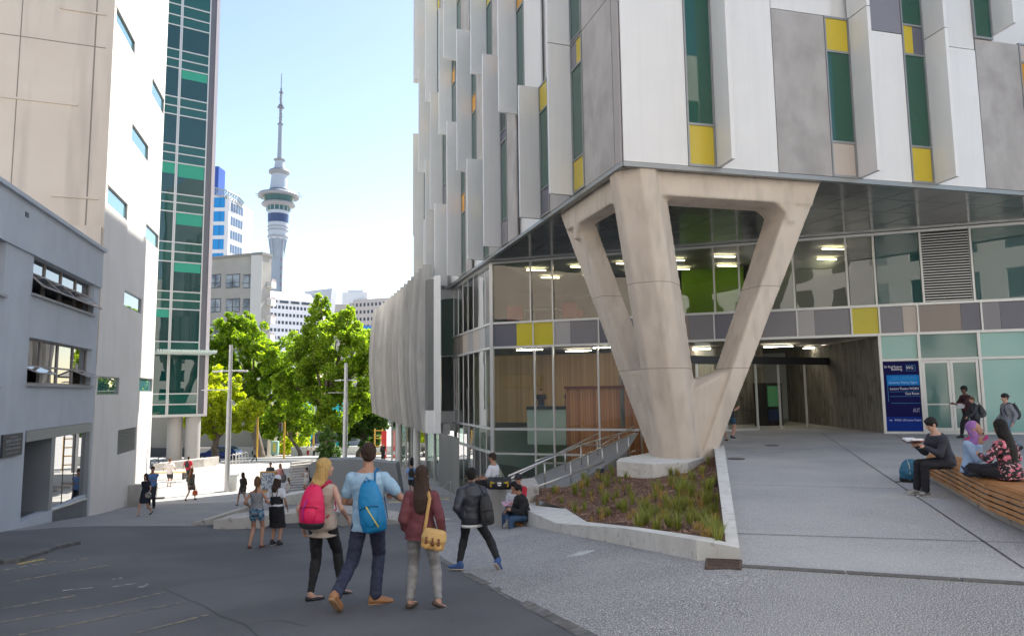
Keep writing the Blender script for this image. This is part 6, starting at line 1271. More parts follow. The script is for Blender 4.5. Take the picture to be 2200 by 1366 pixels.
    for sg, e_, w_ in ((-1, eL, wL), (1, eR, wR)):
        d = (w_ - e_).normalized(); cx = p.get('cl' if sg < 0 else 'cr', .35); sd = Q((0, 1, 0)) if abs(d.y) < .8 else Q((0, 0, 1)); sd = (sd - d * sd.dot(d)).normalized(); nm = d.cross(sd).normalized() * sg   # nm: palm normal (towards body)
        nm = -nm if nm.x * sg > 0 else nm
        R_ = Matrix((nm, sd, d)).transposed(); pc = w_ + d * .05; mb.ell(pc, (.017, .038, .048), 10, 8, 0, R_); hands.append((w_ + d * .075, d, sd, nm))
        for k, (off_k, ln) in enumerate(((.030, .066), (.011, .076), (-.009, .071), (-.027, .056))):
            b0 = w_ + d * .088 + sd * off_k; b1 = b0 + (d * cos(cx * .8) + nm * sin(cx * .8)) * ln * .55; b2 = b1 + (d * cos(cx * 2.2) + nm * sin(cx * 2.2)) * ln * .5; mb.cone(b0, b1, .0095, .0088, 8); mb.cone(b1, b2, .0088, .0075, 8)
        b0 = w_ + d * .03 + sd * .03; b1 = b0 + (d * .7 + sd * .6 + nm * .35).normalized() * .045; mb.cone(b0, b1, .012, .010, 8); mb.cone(b1, b1 + (d * .9 + sd * .15 + nm * .35).normalized() * .034, .010, .008, 8)
    for a_, yw, pt in ((aL, p['yl'], p['pl']), (aR, p['yr'], p['pr'])):
        Rf = Matrix.Rotation(yw, 3, 'Z') @ Matrix.Rotation(pt, 3, 'X'); mb.cone(a_, a_ + Rf @ Q((0, .03, -.04)), .034, .034); mb.cone(a_ + Rf @ Q((0, -.03, -.055)), a_ + Rf @ Q((0, .13, -.06)), .03, .026)
    bld(mb, 'body', SKIN[skin], 3, v=max(.0075, vx * .8))
    # lower garment
    kind, mt = bottom[0], bottom[1]; wr = .0045 if vx < .012 else .004
    gi = .010 + vx * .35
    if kind in ('trousers', 'leggings', 'jeans', 'shorts', 'cropped'):
        mb = MB(); lo = gi if kind != 'leggings' else gi * .7; torso(mb, lo, -.13, .09 if fem else .07)
        fr = {'shorts': 0.0, 'cropped': .6}.get(kind, 1.0); cut = bottom[2] if len(bottom) > 2 else fr
        for h_, k_, a_ in ((hipL, kL, aL), (hipR, kR, aR)):
            if kind == 'shorts': e = h_.lerp(k_, .35 + .6 * (cut if cut else .6)); mb.cone(h_, e, .084 + lo, .075 + lo)
            else:
                e = k_.lerp(a_, .60 if kind == 'cropped' else (.92 if kind != 'trousers' else .99)); ta = {'leggings': .034, 'jeans': .043, 'trousers': .055, 'cropped': .05}[kind]
                mb.cone(h_, k_, .084 * lr + lo, .057 * lr + lo * (1 if kind != 'trousers' else 1.5)); mb.cone(k_, k_.lerp(e, .35), .056 + lo, .057 + lo); mb.cone(k_.lerp(e, .3), e, .056 + lo, ta + lo * .6)
        bld(mb, {'shorts': 'shorts', 'leggings': 'leggings', 'jeans': 'jeans'}.get(kind, 'trousers'), mt, 3, wr * 1.7, 13)
    if kind == 'skirt' or top[0] == 'dress':
        mt2 = mt if kind == 'skirt' else top[1]; ln = (bottom[2] if kind == 'skirt' else top[2]); fl_ = .05
        kk = (kL + kR) / 2; aa = (aL + aR) / 2; c1 = P.lerp(kk, min(ln, 1)) if ln <= 1 else kk.lerp(aa, ln - 1); sprd = abs((kL - kR).x) * .5 + .075
        mb = MB(); c0, R0 = sp(.10); mb.loft([(c0, .135, .105, R0), (P, .172 + gi, .125 + gi), (P.lerp(c1, .4), .18 + gi, .14 + gi), (P.lerp(c1, .75), max(.18, sprd) + gi, .16), (c1, max(.19, sprd + .02) + gi, .175)], 20); bld(mb, 'skirt', mt2, 3, .010, 12)
    # upper garment
    kind, mt = top[0], top[1]
    if kind != 'none':
        sl = top[3] if len(top) > 3 else {'tee': .5, 'long': 1.9, 'tank': 0, 'strap': 0, 'dress': .25, 'jacket': 1.95, 'loose': 1.5}.get(kind, .5)
        loose = {'jacket': .018, 'loose': .018, 'tank': .010, 'tee': .006}.get(kind, .006) + gi; hem = top[2] if kind != 'dress' else -.0; mb = MB(); torso(mb, loose, hem, .42 if kind == 'strap' else (.50 if kind == 'jacket' else .47 if kind != 'loose' else .455), .012 if kind != 'strap' else 0)
        if kind == 'tank' and top[2] < -.15: pass
        for sh_, e_, w_ in ((shL, eL, wL), (shR, eR, wR)):
            if sl <= 0:
                if kind == 'tank': mb.cone(sh_.lerp(sp(.44)[0], .45), sh_.lerp(sp(.44)[0], .2), .05, .045)
                continue
            k1 = min(sl, 1.); mb.cone(sh_, sh_.lerp(e_, k1), ar * 1.1 + loose * .9, (ar * .95 if sl <= 1 else ar * .85) + loose * (1.2 if sl <= 1 else .9))
            if sl > 1: mb.cone(e_, e_.lerp(w_, sl - 1), ar * .85 + loose * .9, ar * .68 + loose * .7)
        if kind == 'jacket': mb.cone(sp(.44)[0], N + up * .005, .085, .075)
        bld(mb, {'jacket': 'jacket', 'dress': 'dress', 'tank': 'tank_top', 'tee': 't_shirt', 'strap': 'strappy_top'}.get(kind, 'top'), mt, 3, wr * (2.6 if kind in ('jacket', 'loose', 'tee', 'long') else 1.6), 9)
    # hair, cap
    hs, hmt = hair; mb = MB(); hv = max(.008, vx * .8)
    if hs != 'none':
        mb.ell(hd(0, -.020, .032), (.086, .100, .098), 14, 10, 0, HR_)
        if hs == 'short': mb.ell(hd(0, -.055, -.015), (.074, .055, .065), 12, 8, 0, HR_); mb.ell(hd(0, .03, .085), (.06, .055, .035), 10, 6, 0, HR_)
        if hs in ('long', 'verylong', 'bob', 'pony', 'bun'): mb.ell(hd(0, -.045, -.03), (.082, .072, .085), 12, 8, 0, HR_)
        if hs in ('long', 'verylong', 'bob'):
            L2 = {'long': .30, 'verylong': .44, 'bob': .14}[hs]; bk_ = -fw
            q0_ = hd(0, -.035, -.02); q1 = hd(0, -.060, -.12); q2 = q1 - Q((0, 0, L2 * .5)) + bk_ * .075; q3 = q1 - Q((0, 0, L2)) + bk_ * .085
            mb.loft([(q0_, .083, .075), (q1, .098, .066), (q2, .098, .05), (q3, .070, .035), (q3 - Q((0, 0, .04)), .02, .015)], 14)
            for sx in (-1, 1): mb.cone(hd(.068 * sx, .01, .0), hd(.072 * sx, -.005, -.15), .028, .022)
        if hs == 'pony': q1 = hd(0, -.11, .0); mb.cone(hd(0, -.09, .03), q1, .03, .035); mb.cone(q1, q1 - Q((0, 0, .24)) - fw * .02, .035, .015)
        if hs == 'bun': mb.ell(hd(0, -.07, .105), (.05, .05, .045), 12, 8)
        o_ = bld(mb, 'hair', hmt, 2, .004, 30, v=hv)
    if cap:
        mb = MB(); mb.ell(hd(0, -.012, .045), (.093, .108, .092), 14, 10, 0, HR_)
        Rb = HR_ @ Matrix.Rotation(0 if cap[1] == 'f' else pi, 3, 'Z'); 
        if cap[1] != 'n': mb.ell(Hc + Rb @ Q((0, .13, .035)), (.07, .075, .010), 12, 6, 0, Rb)
        bld(mb, 'cap' if cap[1] != 'n' else 'headscarf', cap[0], 2, v=hv)
    # shoes
    if shoes[1]:
        for a_, yw, pt, k_ in ((aL, p['yl'], p['pl'], kL), (aR, p['yr'], p['pr'], kR)):
            Rf = Matrix.Rotation(yw, 3, 'Z') @ Matrix.Rotation(pt, 3, 'X'); f = lambda x, y, z: a_ + Rf @ Q((x, y, z)); mb = MB(); g = .004 + vx * .2
            if shoes[0] == 'flat': mb.loft([(f(0, -.062, -.05), .02, .02, Rf @ Matrix.Rotation(pi / 2, 3, 'X')), (f(0, -.05, -.053), .034 + g, .026 + g, Rf @ Matrix.Rotation(pi / 2, 3, 'X')), (f(0, .05, -.062), .038 + g, .02 + g, Rf @ Matrix.Rotation(pi / 2, 3, 'X')), (f(0, .13, -.066), .043 + g, .018 + g, Rf @ Matrix.Rotation(pi / 2, 3, 'X')), (f(0, .175, -.07), .02, .010, Rf @ Matrix.Rotation(pi / 2, 3, 'X'))], 12)
            else:
                mb.cone(f(0, -.012, .01), f(0, -.02, -.04), .043 + g, .045 + g); mb.loft([(f(0, -.075, -.045), .02, .02, Rf @ Matrix.Rotation(pi / 2, 3, 'X')), (f(0, -.06, -.045), .038 + g, .038 + g, Rf @ Matrix.Rotation(pi / 2, 3, 'X')), (f(0, .04, -.048), .043 + g, .038 + g, Rf @ Matrix.Rotation(pi / 2, 3, 'X')), (f(0, .13, -.06), .048 + g, .027 + g, Rf @ Matrix.Rotation(pi / 2, 3, 'X')), (f(0, .19, -.066), .028, .016, Rf @ Matrix.Rotation(pi / 2, 3, 'X'))], 12)
            so_ = bld(mb, 'shoe', shoes[1], 1, v=max(.008, vx * .8))
            if len(shoes) > 2 and shoes[2]:
                mb = MB(); mb.loft([(f(0, -.075, -.085), .03, .012, Rf @ Matrix.Rotation(pi / 2, 3, 'X')), (f(0, -.03, -.086), .047, .013, Rf @ Matrix.Rotation(pi / 2, 3, 'X')), (f(0, .12, -.088), .053, .012, Rf @ Matrix.Rotation(pi / 2, 3, 'X')), (f(0, .195, -.084), .03, .011, Rf @ Matrix.Rotation(pi / 2, 3, 'X'))], 12); bld(mb, 'sole', shoes[2], 0, v=.012, par=so_)
    g = Fig(); g.X = X; g.P = P; g.sp = sp; g.RT = RT; g.fw = fw; g.up = up; g.lat = lat; g.shL = shL; g.shR = shR; g.Hc = Hc; g.hd = hd; g.HR = HR_; g.hands = hands; g.t = t; g.vx = vx; g.s = s; g.base = base; g.tp = tp; g.wL = wL; g.wR = wR; g.eL = eL; g.eR = eR; g.V = V; g.hipL = hipL; g.aL = aL; g.aR = aR; g.ar = ar
    if p.get('eyes'):
        mb = MB(); 
        for sx in (-1, 1): mb.ell(hd(.031 * sx, .078, .0), (.012, .006, .006), 8, 6, 0, HR_)
        mb.ell(hd(0, .087, -.055), (.02, .005, .005), 8, 6, 0, HR_); mb.v = [tuple(X @ Vector(q)) for q in mb.v]; mb.build('eyes_and_mouth', M('face_dark', (.10, .03, .025), .5), t)
    return g
def xo(g, mb, name, mt, par, vox=None, sm=2, disp=0): 
    mb.v = [tuple(g.X @ Vector(q)) for q in mb.v]
    if vox: return mb.blob(name, mt, vox, par, sm, off=wloc(par), disp=disp, dsc=12)
    return mb.build(name, mt, par, smooth=True)
def backpack(g, label, c, c2=None, acc=None, off=(0, 0), size=(.16, .27, .10), u=.24, tilt=0., straps=True, strap_m=None, vox=None, pocket=True, logo=None):
    """hangs on the back; size = half width, half height, half depth"""
    cn = g.sp(u)[0] - g.fw * (.115 + size[2]) + g.lat * off[0] + g.up * off[1]; R_ = g.RT @ Matrix.Rotation(tilt, 3, 'Y'); t = thing('backpack', label, 'backpack', g.X @ cn); vx = vox or max(.012, g.vx)
    f = lambda x, y, z: cn + R_ @ Vector((x, y, z)); sx, sz, sy = size; mb = MB(); rg = []
    for k, (zz_, a, b) in enumerate(((-1, .62, .55), (-.92, .9, .85), (-.6, 1.0, 1.0), (-.1, .98, .95), (.35, .88, .78), (.7, .72, .58), (.92, .5, .38), (1, .28, .2))): rg.append((f(0, (1 - b) * sy * .55, zz_ * sz), sx * a, sy * b, R_))
    mb.loft(rg, 20); bd = xo(g, mb, 'pack_body', c, t, vx, 3, .005)
    if c2:
        mb = MB(); mb.loft([(f(0, 0, -sz * 1.01), sx * .7, sy * .7, R_), (f(0, -.005, -sz * .93), sx * .93, sy * .92, R_), (f(0, -.006, -sz * .72), sx * 1.02, sy * 1.03, R_)], 20); xo(g, mb, 'pack_base', c2, t, vx, 2)
    if pocket:
        mb = MB(); mb.ell(f(0, -sy * .80, -sz * .38), (sx * .62, sy * .40, sz * .40), 14, 10, 0, R_); pk = xo(g, mb, 'front_pocket', c if not acc else c, t, vx, 2)
        mb = MB(); mb.tube([f(sx * .7 * cos(a), -sy * (1.0 - .25 * abs(cos(a))), -sz * .05 + sz * .10 * sin(a)) for a in [pi * k / 8 for k in range(9)]], .006 + vx * .15, 6); xo(g, mb, 'zip', strap_m or BLACK, t)
    if acc:
        mb = MB(); A, w_, m_ = acc; mb.tube([f(x, y * sy, z * sz) for x, y, z in A], 0, 6, 0, [w_] * len(A), .35); xo(g, mb, 'stripe', m_, t)
    if straps:
        for s_, sh_ in ((-1, g.shL), (1, g.shR)):
            if straps == 'R' and s_ < 0 or straps == 'L' and s_ > 0: continue
            q = sh_.lerp(g.sp(.44)[0], .42); mb = MB(); mb.tube([f(s_ * sx * .35, sy * .8, sz * .75), q - g.fw * .07 + g.up * .055, q + g.up * .075, q + g.fw * .08 + g.up * .02, q + g.fw * .125 - g.up * .12, q + g.fw * .10 - g.up * .28 + g.lat * s_ * .05, f(s_ * sx * .9, sy * .9, -sz * .55)], 0, 8, 0, [.02, .026, .027, .027, .025, .015, .012], .45, up=tuple(g.lat)); xo(g, mb, 'strap', strap_m or c, t)
    mb = MB(); mb.tube([f(-.03, .0, sz * .95), f(0, -.01, sz * 1.12), f(.03, .0, sz * .95)], .007, 6); xo(g, mb, 'carry_loop', strap_m or BLACK, t); return t
def bp(px, py, plz=False): return atZ(px, py, .006) if plz else ground(px, py)
def hgt(b, px, top, extra=0.): return atY(px, top, b.y).z - b.z + extra
walk = dict(fl=(-.08, .28, .09), fr=(.09, -.30, .14), pr=-.5, hl=(-.26, -.14, .86), hr=(.25, .22, .9), lean=.03)
walk2 = dict(fl=(-.09, -.28, .14), fr=(.08, .28, .09), pl=-.5, hl=(-.25, .2, .9), hr=(.26, -.14, .86), lean=.03)
# ---------- the four in front
b = bp(790, 1300); Hm = hgt(b, 790, 940)
navy = cm('navy_chino', (.022, .026, .055), .8, (.032, .038, .075), 18)
g = figure('tall man seen from behind in pale blue t-shirt, navy trousers and tan shoes', b, -8, Hm, ('tee', cm('pale_blue', (.27, .42, .56), .9, (.33, .48, .61), 14), -.14, .62), ('trousers', navy), ('short', HD), 'm', 'm', W=True,
    pose=dict(px=.0, fl=(-.26, -.30, .20), fr=(.07, .05, .09), pl=-.75, yr=-1.2, yl=-.1, hz=.915, side=-.02, hl=(-.10, .26, 1.02), hr=(.23, .18, 1.12), el=(-1, -.7, -.2), er=(.8, -1, -.3), hy=.45, cl=.8, cr=.9, kl=(.1, 1, 0)), shoes=('shoe', M('tan_leather', (.34, .16, .07), .5), M('tan_sole', (.40, .24, .13), .7)))
backpack(g, 'bright blue backpack with yellow zip stripes slung on the tall man\'s right shoulder', M('bag_blue', (.005, .20, .44), .55), None, ([(-.02, -1.02, .05), (.03, -1.10, -.35), (.075, -1.02, -.78)], .020, M('bag_yellow', (.62, .52, .12), .6)), off=(.10, -.05), size=(.145, .27, .085), u=.19, tilt=-.16, straps='R', strap_m=M('bag_blue_strap', (.004, .13, .30), .6))
b = bp(690, 1285); 
g = figure('blonde woman in beige sleeveless top and black leggings holding the tall man\'s arm', b, -12, hgt(b, 700, 975), ('tank', cm('beige_top', (.42, .34, .28), .85, (.47, .39, .33), 14), -.17), ('leggings', cm('black_leggings', (.010, .010, .012), .8)), ('bob', HBL), 'l', 'f', W=True,
    pose=dict(fl=(-.10, -.12, .09), fr=(.20, .16, .10), yr=-1.1, yl=-.9, pr=-.2, hl=(-.25, .02, .86), hr=(.30, .06, .95), el=(-.6, -.6, 0), er=(.2, -1, 0), hy=-1.0, hz=.92, cl=.5), shoes=('flat', M('black_flats', (.012, .012, .014), .35)))
mb = MB(); q = g.hd; hh = g.Hc
mb.loft([(q(0, -.03, .0), .085, .08, g.HR), (q(0, -.05, -.12), .095, .07, g.HR), (q(0, -.055, -.22), .09, .06, g.HR), (q(0, -.05, -.29), .06, .04, g.HR)], 14); xo(g, mb, 'hair_ends', HBL, g.t, .01, 2, .004)
PINK = M('bag_pink', (.72, .012, .10), .55); 
backpack(g, 'bright pink backpack with black base on the back of the blonde woman', PINK, M('bag_black', (.02, .02, .022), .7), ([(-.02, -1.04, .35), (-.06, -1.10, -.1), (-.055, -1.1, -.6)], .016, M('bag_purple', (.35, .03, .32), .6)), off=(-.03, -.0), size=(.165, .26, .10), u=.22, strap_m=M('bag_pink_strap', (.45, .01, .06), .6))
mb = MB(); w_ = g.wL; mb.tube([w_ + Vector((.03 * cos(a), .03 * sin(a), .02)) for a in [k * pi / 5 for k in range(11)]], .008, 6); xo(g, mb, 'wristwatch', M('watch', (.5, .45, .4), .3), g.t)
b = bp(905, 1306)
g = figure('woman with long dark hair in maroon top and grey jeans, seen from behind', b, 0, hgt(b, 903, 992), ('loose', cm('maroon', (.115, .030, .038), .85, (.14, .04, .048), 10), -.10, 1.72), ('jeans', cm('grey_jeans', (.21, .205, .205), .85, (.27, .26, .26), 14)), ('long', HD), 'l', 'f', W=True,
    pose=dict(px=.0, fl=(-.14, .0, .09), fr=(.22, -.10, .13), pr=-.45, yr=-.9, yl=-.4, hl=(-.20, .08, .90), hr=(.27, .0, .86), hy=.15, hz=.925, el=(-.2, -1, 0), er=(.25, -1, 0)), shoes=('flat', M('brown_flats', (.08, .05, .035), .5)))
bc = M('satchel_canvas', (.46, .27, .09), .8, (.52, .32, .12), 20, bump=.2, bs=100); bl_ = M('satchel_leather', (.16, .05, .02), .45)
cn = g.P + Vector((.17, -.17, -.08)); st_ = thing('shoulder_bag', 'tan canvas satchel with leather buckles at the hip of the woman in maroon', 'shoulder bag', g.X @ cn); Rb = Matrix.Rotation(.2, 3, 'Y')
f = lambda x, y, z: cn + Rb @ Vector((x, y, z)); mb = MB(); mb.loft([(f(0, 0, -.115), .12, .05, Rb), (f(0, -.005, -.10), .145, .07, Rb), (f(0, -.005, 0), .15, .075, Rb), (f(0, 0, .09), .135, .062, Rb), (f(0, 0, .115), .11, .04, Rb)], 18); xo(g, mb, 'bag_body', bc, st_, .01, 3)
mb = MB(); mb.loft([(f(0, -.012, -.02), .148, .078, Rb), (f(0, -.01, .02), .158, .084, Rb), (f(0, -.004, .10), .142, .070, Rb), (f(0, 0, .125), .11, .045, Rb)], 18); xo(g, mb, 'flap', M('satchel_flap', (.52, .33, .13), .8), st_, .01, 2)
for k, x in enumerate((-.075, .0, .075)): mb = MB(); mb.box(f(x, -.088, -.01), (.024, .012, .10)); mb.box(f(x, -.095, -.03), (.034, .01, .03)); xo(g, mb, 'leather_tab', bl_, st_)
for x in (-.07, .07): mb = MB(); mb.ell(f(x, -.07, -.07), (.055, .035, .045), 12, 8, 0, Rb); xo(g, mb, 'pocket', bc, st_, .01, 2)
mb = MB(); q = g.shR.lerp(g.sp(.44)[0], .40); pts = [f(-.13, 0, .08), g.sp(.12)[0] - g.fw * .150 + g.lat * .075, g.sp(.28)[0] - g.fw * .158 + g.lat * .10, g.sp(.40)[0] - g.fw * .145 + g.lat * .12, q - g.fw * .085 + g.up * .05, q + g.up * .095, q + g.fw * .1 + g.up * .03]
mb.tube(pts, 0, 8, 0, [.021] * 7, .3, up=tuple(g.fw)); xo(g, mb, 'strap', bc, st_)
b = bp(1015, 1226)
jk = cm('black_nylon', (.020, .023, .032), .5, (.03, .034, .045), 10)
g = figure('dark haired man in black jacket striding across the paving in blue trainers', b, 24, hgt(b, 995, 1000, .09), ('jacket', jk, -.13), ('jeans', cm('black_jeans', (.013, .013, .016), .8)), ('short', HB), 'm', 'm', W=True,
    pose=dict(px=.0, fl=(-.22, .12, .09), fr=(.42, -.10, .17), pr=-.8, yr=-.9, yl=.9, hz=.84, hl=(-.14, -.08, .84), hr=(.26, .10, .86), hy=-.35, lean=.03, el=(-.5, -1, 0), cl=.3), shoes=('shoe', M('blue_suede', (.04, .09, .24), .7), M('pale_sole', (.5, .42, .36), .7)))
backpack(g, 'black backpack hanging off the right side of the man in the black jacket', M('bag_black2', (.022, .022, .025), .7), off=(.17, -.08), size=(.12, .24, .09), u=.20, tilt=-.10, straps='R')
mb = MB(); torso_c = g.sp(-.15)[0]; mb.loft([(torso_c, .178, .135, g.RT), (g.sp(-.11)[0], .175, .132, g.RT)], 18); xo(g, mb, 'shirt_hem', M('hem_white', (.6, .6, .6), .8), g.t)
# ---------- mid ground, in front of the seat wall
b = bp(549, 1177)
rom = M('romper_print', (.10, .30, .42), .8, (.02, .06, .13), 26, (.48, .52), c3=(.35, .33, .38), sc3=12, m3=(.52, .6))
g = figure('woman in a patterned blue strappy romper and brown sandals, hair in a bun', b, -10, hgt(b, 550, 1022), ('strap', cm('grey_knit', (.19, .19, .20), .9, (.24, .24, .25), 60), .02), ('shorts', rom, 0.15), ('pony', HBR), 'm', 'f', W=True, pose=dict(fl=(-.13, -.06, .10), fr=(.12, .06, .09), pl=-.3, hl=(-.25, .14, 1.0), hr=(.25, .20, 1.05), hy=.3, hp=.1, yl=.3), shoes=('flat', M('brown_sandals', (.16, .05, .03), .6)))
mb = MB(); mb.ell(g.hd(0, -.05, .11), (.055, .055, .05)); xo(g, mb, 'hair_bun', HBR, g.t, .014, 2)
b = bp(592, 1171)
g = figure('woman in white cap, white t-shirt and long black pinafore dress beside the romper', b, -5, hgt(b, 590, 1017), ('tee', cm('white_tee', (.62, .62, .66), .9), .02, .55), ('skirt', cm('black_pinafore', (.012, .012, .016), .8), 1.18), ('bob', HD), 'm', 'f', W=True, pose=dict(hl=(-.2, .16, .98), hr=(.25, .08, .88), hp=.15), shoes=('shoe', BLACK, M('white_sole', (.6, .6, .6), .6)), cap=(M('white_cap', (.6, .6, .64), .8), 'f'))
mb = MB(); torso_ = g.sp(.12)[0]; mb.loft([(g.sp(-.02)[0], .19, .145, g.RT), (g.sp(.08)[0], .170, .128, g.RT), (g.sp(.18)[0], .155, .125, g.RT), (g.sp(.28)[0], .165, .132, g.RT)], 18); xo(g, mb, 'pinafore_bib', M('cloth_black_pinafore', (0, 0, 0)), g.t, .018, 2)
for s_ in (-1, 1): mb = MB(); q = g.sp(.44)[0] + g.lat * .08 * s_; mb.tube([g.sp(.26)[0] - g.fw * .125 + g.lat * s_ * .04, g.sp(.38)[0] - g.fw * .12 + g.lat * .07 * s_, q + g.up * .055, g.sp(.34)[0] + g.fw * .13 + g.lat * .07 * s_], .010, 6); xo(g, mb, 'shoulder_strap', M('cloth_black_pinafore', (0, 0, 0)), g.t)
# ---------- street, left
b = bp(311, 1107); figure('long haired woman in a knee length navy dress walking past the white wall', b, 170, hgt(b, 312, 1014), ('dress', cm('navy_dress', (.012, .016, .03), .85), .95, .3), ('none', None), ('verylong', HD), 'l', 'f', pose=dict(walk2), shoes=('flat', BLACK))
q = thing('handbag', 'small black and white patterned handbag carried by the woman in the navy dress', 'handbag', atY(319, 1063, b.y - .2)); p_ = wloc(q); mb = MB(); mb.ell(p_, (.13, .06, .12)); mb.blob('bag_body', M('spotted_bag', (.5, .48, .45), .7, (.03, .03, .03), 30, (.48, .52)), .03, q, 2, off=p_); mb = MB(); mb.tube([p_ + Vector((-.08, 0, .1)), p_ + Vector((0, 0, .32)), p_ + Vector((.08, 0, .1))], .01, 6); mb.build('handle', BLACK, q)
b = bp(325, 1091); figure('man in a blue shirt with folded arms standing against the sunlit wall', b, 200, hgt(b, 322, 999), ('tee', cm('mid_blue', (.10, .20, .42), .85), -.13, .7), ('trousers', cm('dark_trousers', (.02, .02, .03), .85)), ('short', HD), 'm', 'm', pose=dict(hl=(.10, .24, 1.18), hr=(-.10, .26, 1.14)), shoes=('shoe', BLACK))
b = bp(363, 1046); figure('man in a white t-shirt and dark shorts walking away on the sunny forecourt', b, 5, hgt(b, 363, 982), ('tee', cm('white_tee2', (.66, .60, .56), .9), -.16, .8), ('shorts', cm('charcoal_shorts', (.03, .03, .03), .85), .8), ('short', HBR), 'm', 'm', pose=dict(hl=(-.34, .02, .95), hr=(.34, .05, .95)), shoes=('shoe', M('grey_shoe', (.3, .3, .3), .7)), bulk=1.12)
b = bp(403, 1034); g = figure('man in a red t-shirt with a black backpack walking toward the columns', b, 0, hgt(b, 402, 979), ('tee', cm('red_tee', (.48, .02, .04), .85), -.13, .7), ('jeans', cm('black_jeans', (.01, .01, .01))), ('short', HB), 'm', 'm', pose=dict(walk), shoes=('shoe', BLACK)); backpack(g, 'black backpack worn by the man in the red t-shirt', M('bag_black3', (.02, .02, .02), .7), size=(.15, .23, .09), u=.26, pocket=False)
b = bp(409, 1075); g = figure('auburn haired woman in grey green cardigan and patterned dress walking in the sun', b, -8, hgt(b, 408, 1003), ('long', cm('olive_cardigan', (.07, .075, .06), .9), -.06), ('skirt', M('dress_print', (.04, .035, .035), .85, (.25, .2, .18), 14, (.5, .6)), .85), ('long', HR), 'l', 'f', pose=dict(walk2), shoes=('flat', BLACK))
p_ = atY(419, 1058, b.y); q = thing('handbag', 'orange handbag swinging from the hand of the auburn haired woman', 'handbag', p_); OR = M('orange_leather', (.50, .09, .03), .5); mb = MB(); mb.loft([(p_ + Vector((0, 0, -.13)), .12, .06), (p_, .14, .07), (p_ + Vector((0, 0, .11)), .11, .05)], 14); mb.blob('bag_body', OR, .03, q, 2, off=p_); mb = MB(); mb.tube([p_ + Vector((-.07, 0, .1)), p_ + Vector((0, 0, .36)), p_ + Vector((.07, 0, .1))], .012, 6); mb.build('handle', OR, q)
b = bp(521, 1086); figure('long dark haired woman in black top and short floral skirt walking left', b, 60, hgt(b, 521, 1012), ('long', cm('black_top', (.03, .03, .032), .9), -.05), ('skirt', M('floral_skirt', (.02, .02, .02), .85, (.4, .35, .35), 20, (.52, .6)), .7), ('verylong', HD), 'm', 'f', pose=dict(walk), shoes=('flat', BLACK))
b = bp(580, 1054); figure('young man in a dark short sleeved shirt facing the camera behind the menu board', b, 178, hgt(b, 579, 991), ('tee', cm('slate_shirt', (.04, .05, .06), .9), -.13, .7), ('trousers', cm('dark_trousers', (.02, .02, .03))), ('short', HD), 'l', 'm', pose=dict(hl=(-.1, .25, 1.0), hr=(.2, .2, 1.0), eyes=1), shoes=('shoe', BLACK))
b = bp(601, 1056); g = figure('red haired woman in pink cardigan with a grey bag beside the young man', b, 165, hgt(b, 600, 994), ('long', cm('pink_cardi', (.55, .25, .24), .9), -.1), ('jeans', cm('pale_jeans', (.30, .36, .40), .85)), ('long', HR), 'l', 'f', pose=dict(eyes=1), shoes=('shoe', M('grey_shoe', (.3, .3, .3))))
p_ = atY(609, 1027, b.y - .2); q = thing('shoulder_bag', 'round grey shoulder bag worn by the red haired woman in pink', 'shoulder bag', p_); mb = MB(); mb.ell(p_, (.17, .12, .25)); mb.blob('bag_body', M('grey_bag', (.12, .11, .11), .8), .03, q, 2, off=p_); mb = MB(); mb.tube([p_ + Vector((0, .0, .2)), p_ + Vector((-.15, .1, .55))], .015, 6); mb.build('strap', BLACK, q)
b = bp(619, 1072); figure('small girl in a white dress standing by the sunny steps', b, 70, hgt(b, 619, 1024), ('dress', cm('white_dress', (.6, .58, .55), .9), .7, .4), ('none', None), ('long', HBR), 'l', 'f', shoes=('shoe', M('grey_shoe', (.3, .3, .3))))
b = bp(658, 1062); g = figure('woman in a white vest and pale shorts taking a photo by the steps', b, 150, hgt(b, 659, 1002), ('tank', cm('white_vest', (.6, .58, .56), .9), -.12), ('shorts', cm('cream_shorts', (.5, .46, .42), .85), .3), ('pony', HB), 'm', 'f', pose=dict(hl=(-.08, .26, 1.3), hr=(.08, .26, 1.3)), shoes=('shoe', M('grey_shoe', (.3, .3, .3))))
b = bp(664, 1060); p_ = atY(665, 1030, b.y - .3); q = thing('shoulder_bag', 'small black bag on a thin strap worn by the woman in the white vest', 'shoulder bag', p_); mb = MB(); mb.ell(p_, (.13, .07, .13)); mb.blob('bag_body', BLACK, .03, q, 2, off=p_); mb = MB(); mb.tube([p_, p_ + Vector((-.05, .1, .55))], .012, 6); mb.build('strap', BLACK, q)
b = Vector((atY(546, 990, 70).x, 70, gz(-25, 70) - .12)); g = figure('person with a dark backpack crossing the street beyond the lamp post', b, -80, 1.45, ('tee', cm('grey_tee', (.3, .3, .3), .9), -.1), ('jeans', cm('black_jeans', (.01, .01, .01))), ('short', HB), 'm', 'm', pose=dict(walk), shoes=('shoe', BLACK)); backpack(g, 'dark green backpack on the person crossing the street', M('bag_green', (.02, .05, .04), .7), size=(.16, .25, .11), pocket=False)
b = Vector((atY(503, 970, 88).x, 87.5, gz(-35, 88))); figure('person in pale blue walking on the far pavement beyond the blue car', b, 90, 1.6, ('tee', cm('pale_blue2', (.3, .4, .55), .9), -.1), ('jeans', cm('pale_jeans', (.3, .36, .4))), ('short', HB), 'm', 'm', pose=dict(walk), shoes=('shoe', BLACK))
b = Vector((atY(662, 970, 96).x, 96, gz(-28, 96))); figure('distant person in red trousers waiting at the crossing under the trees', b, 180, 1.7, ('tee', cm('white_tee2', (.6, .6, .6)), -.1), ('jeans', cm('red_trousers', (.25, .02, .04), .85)), ('long', HB), 'm', 'f', shoes=('shoe', BLACK))
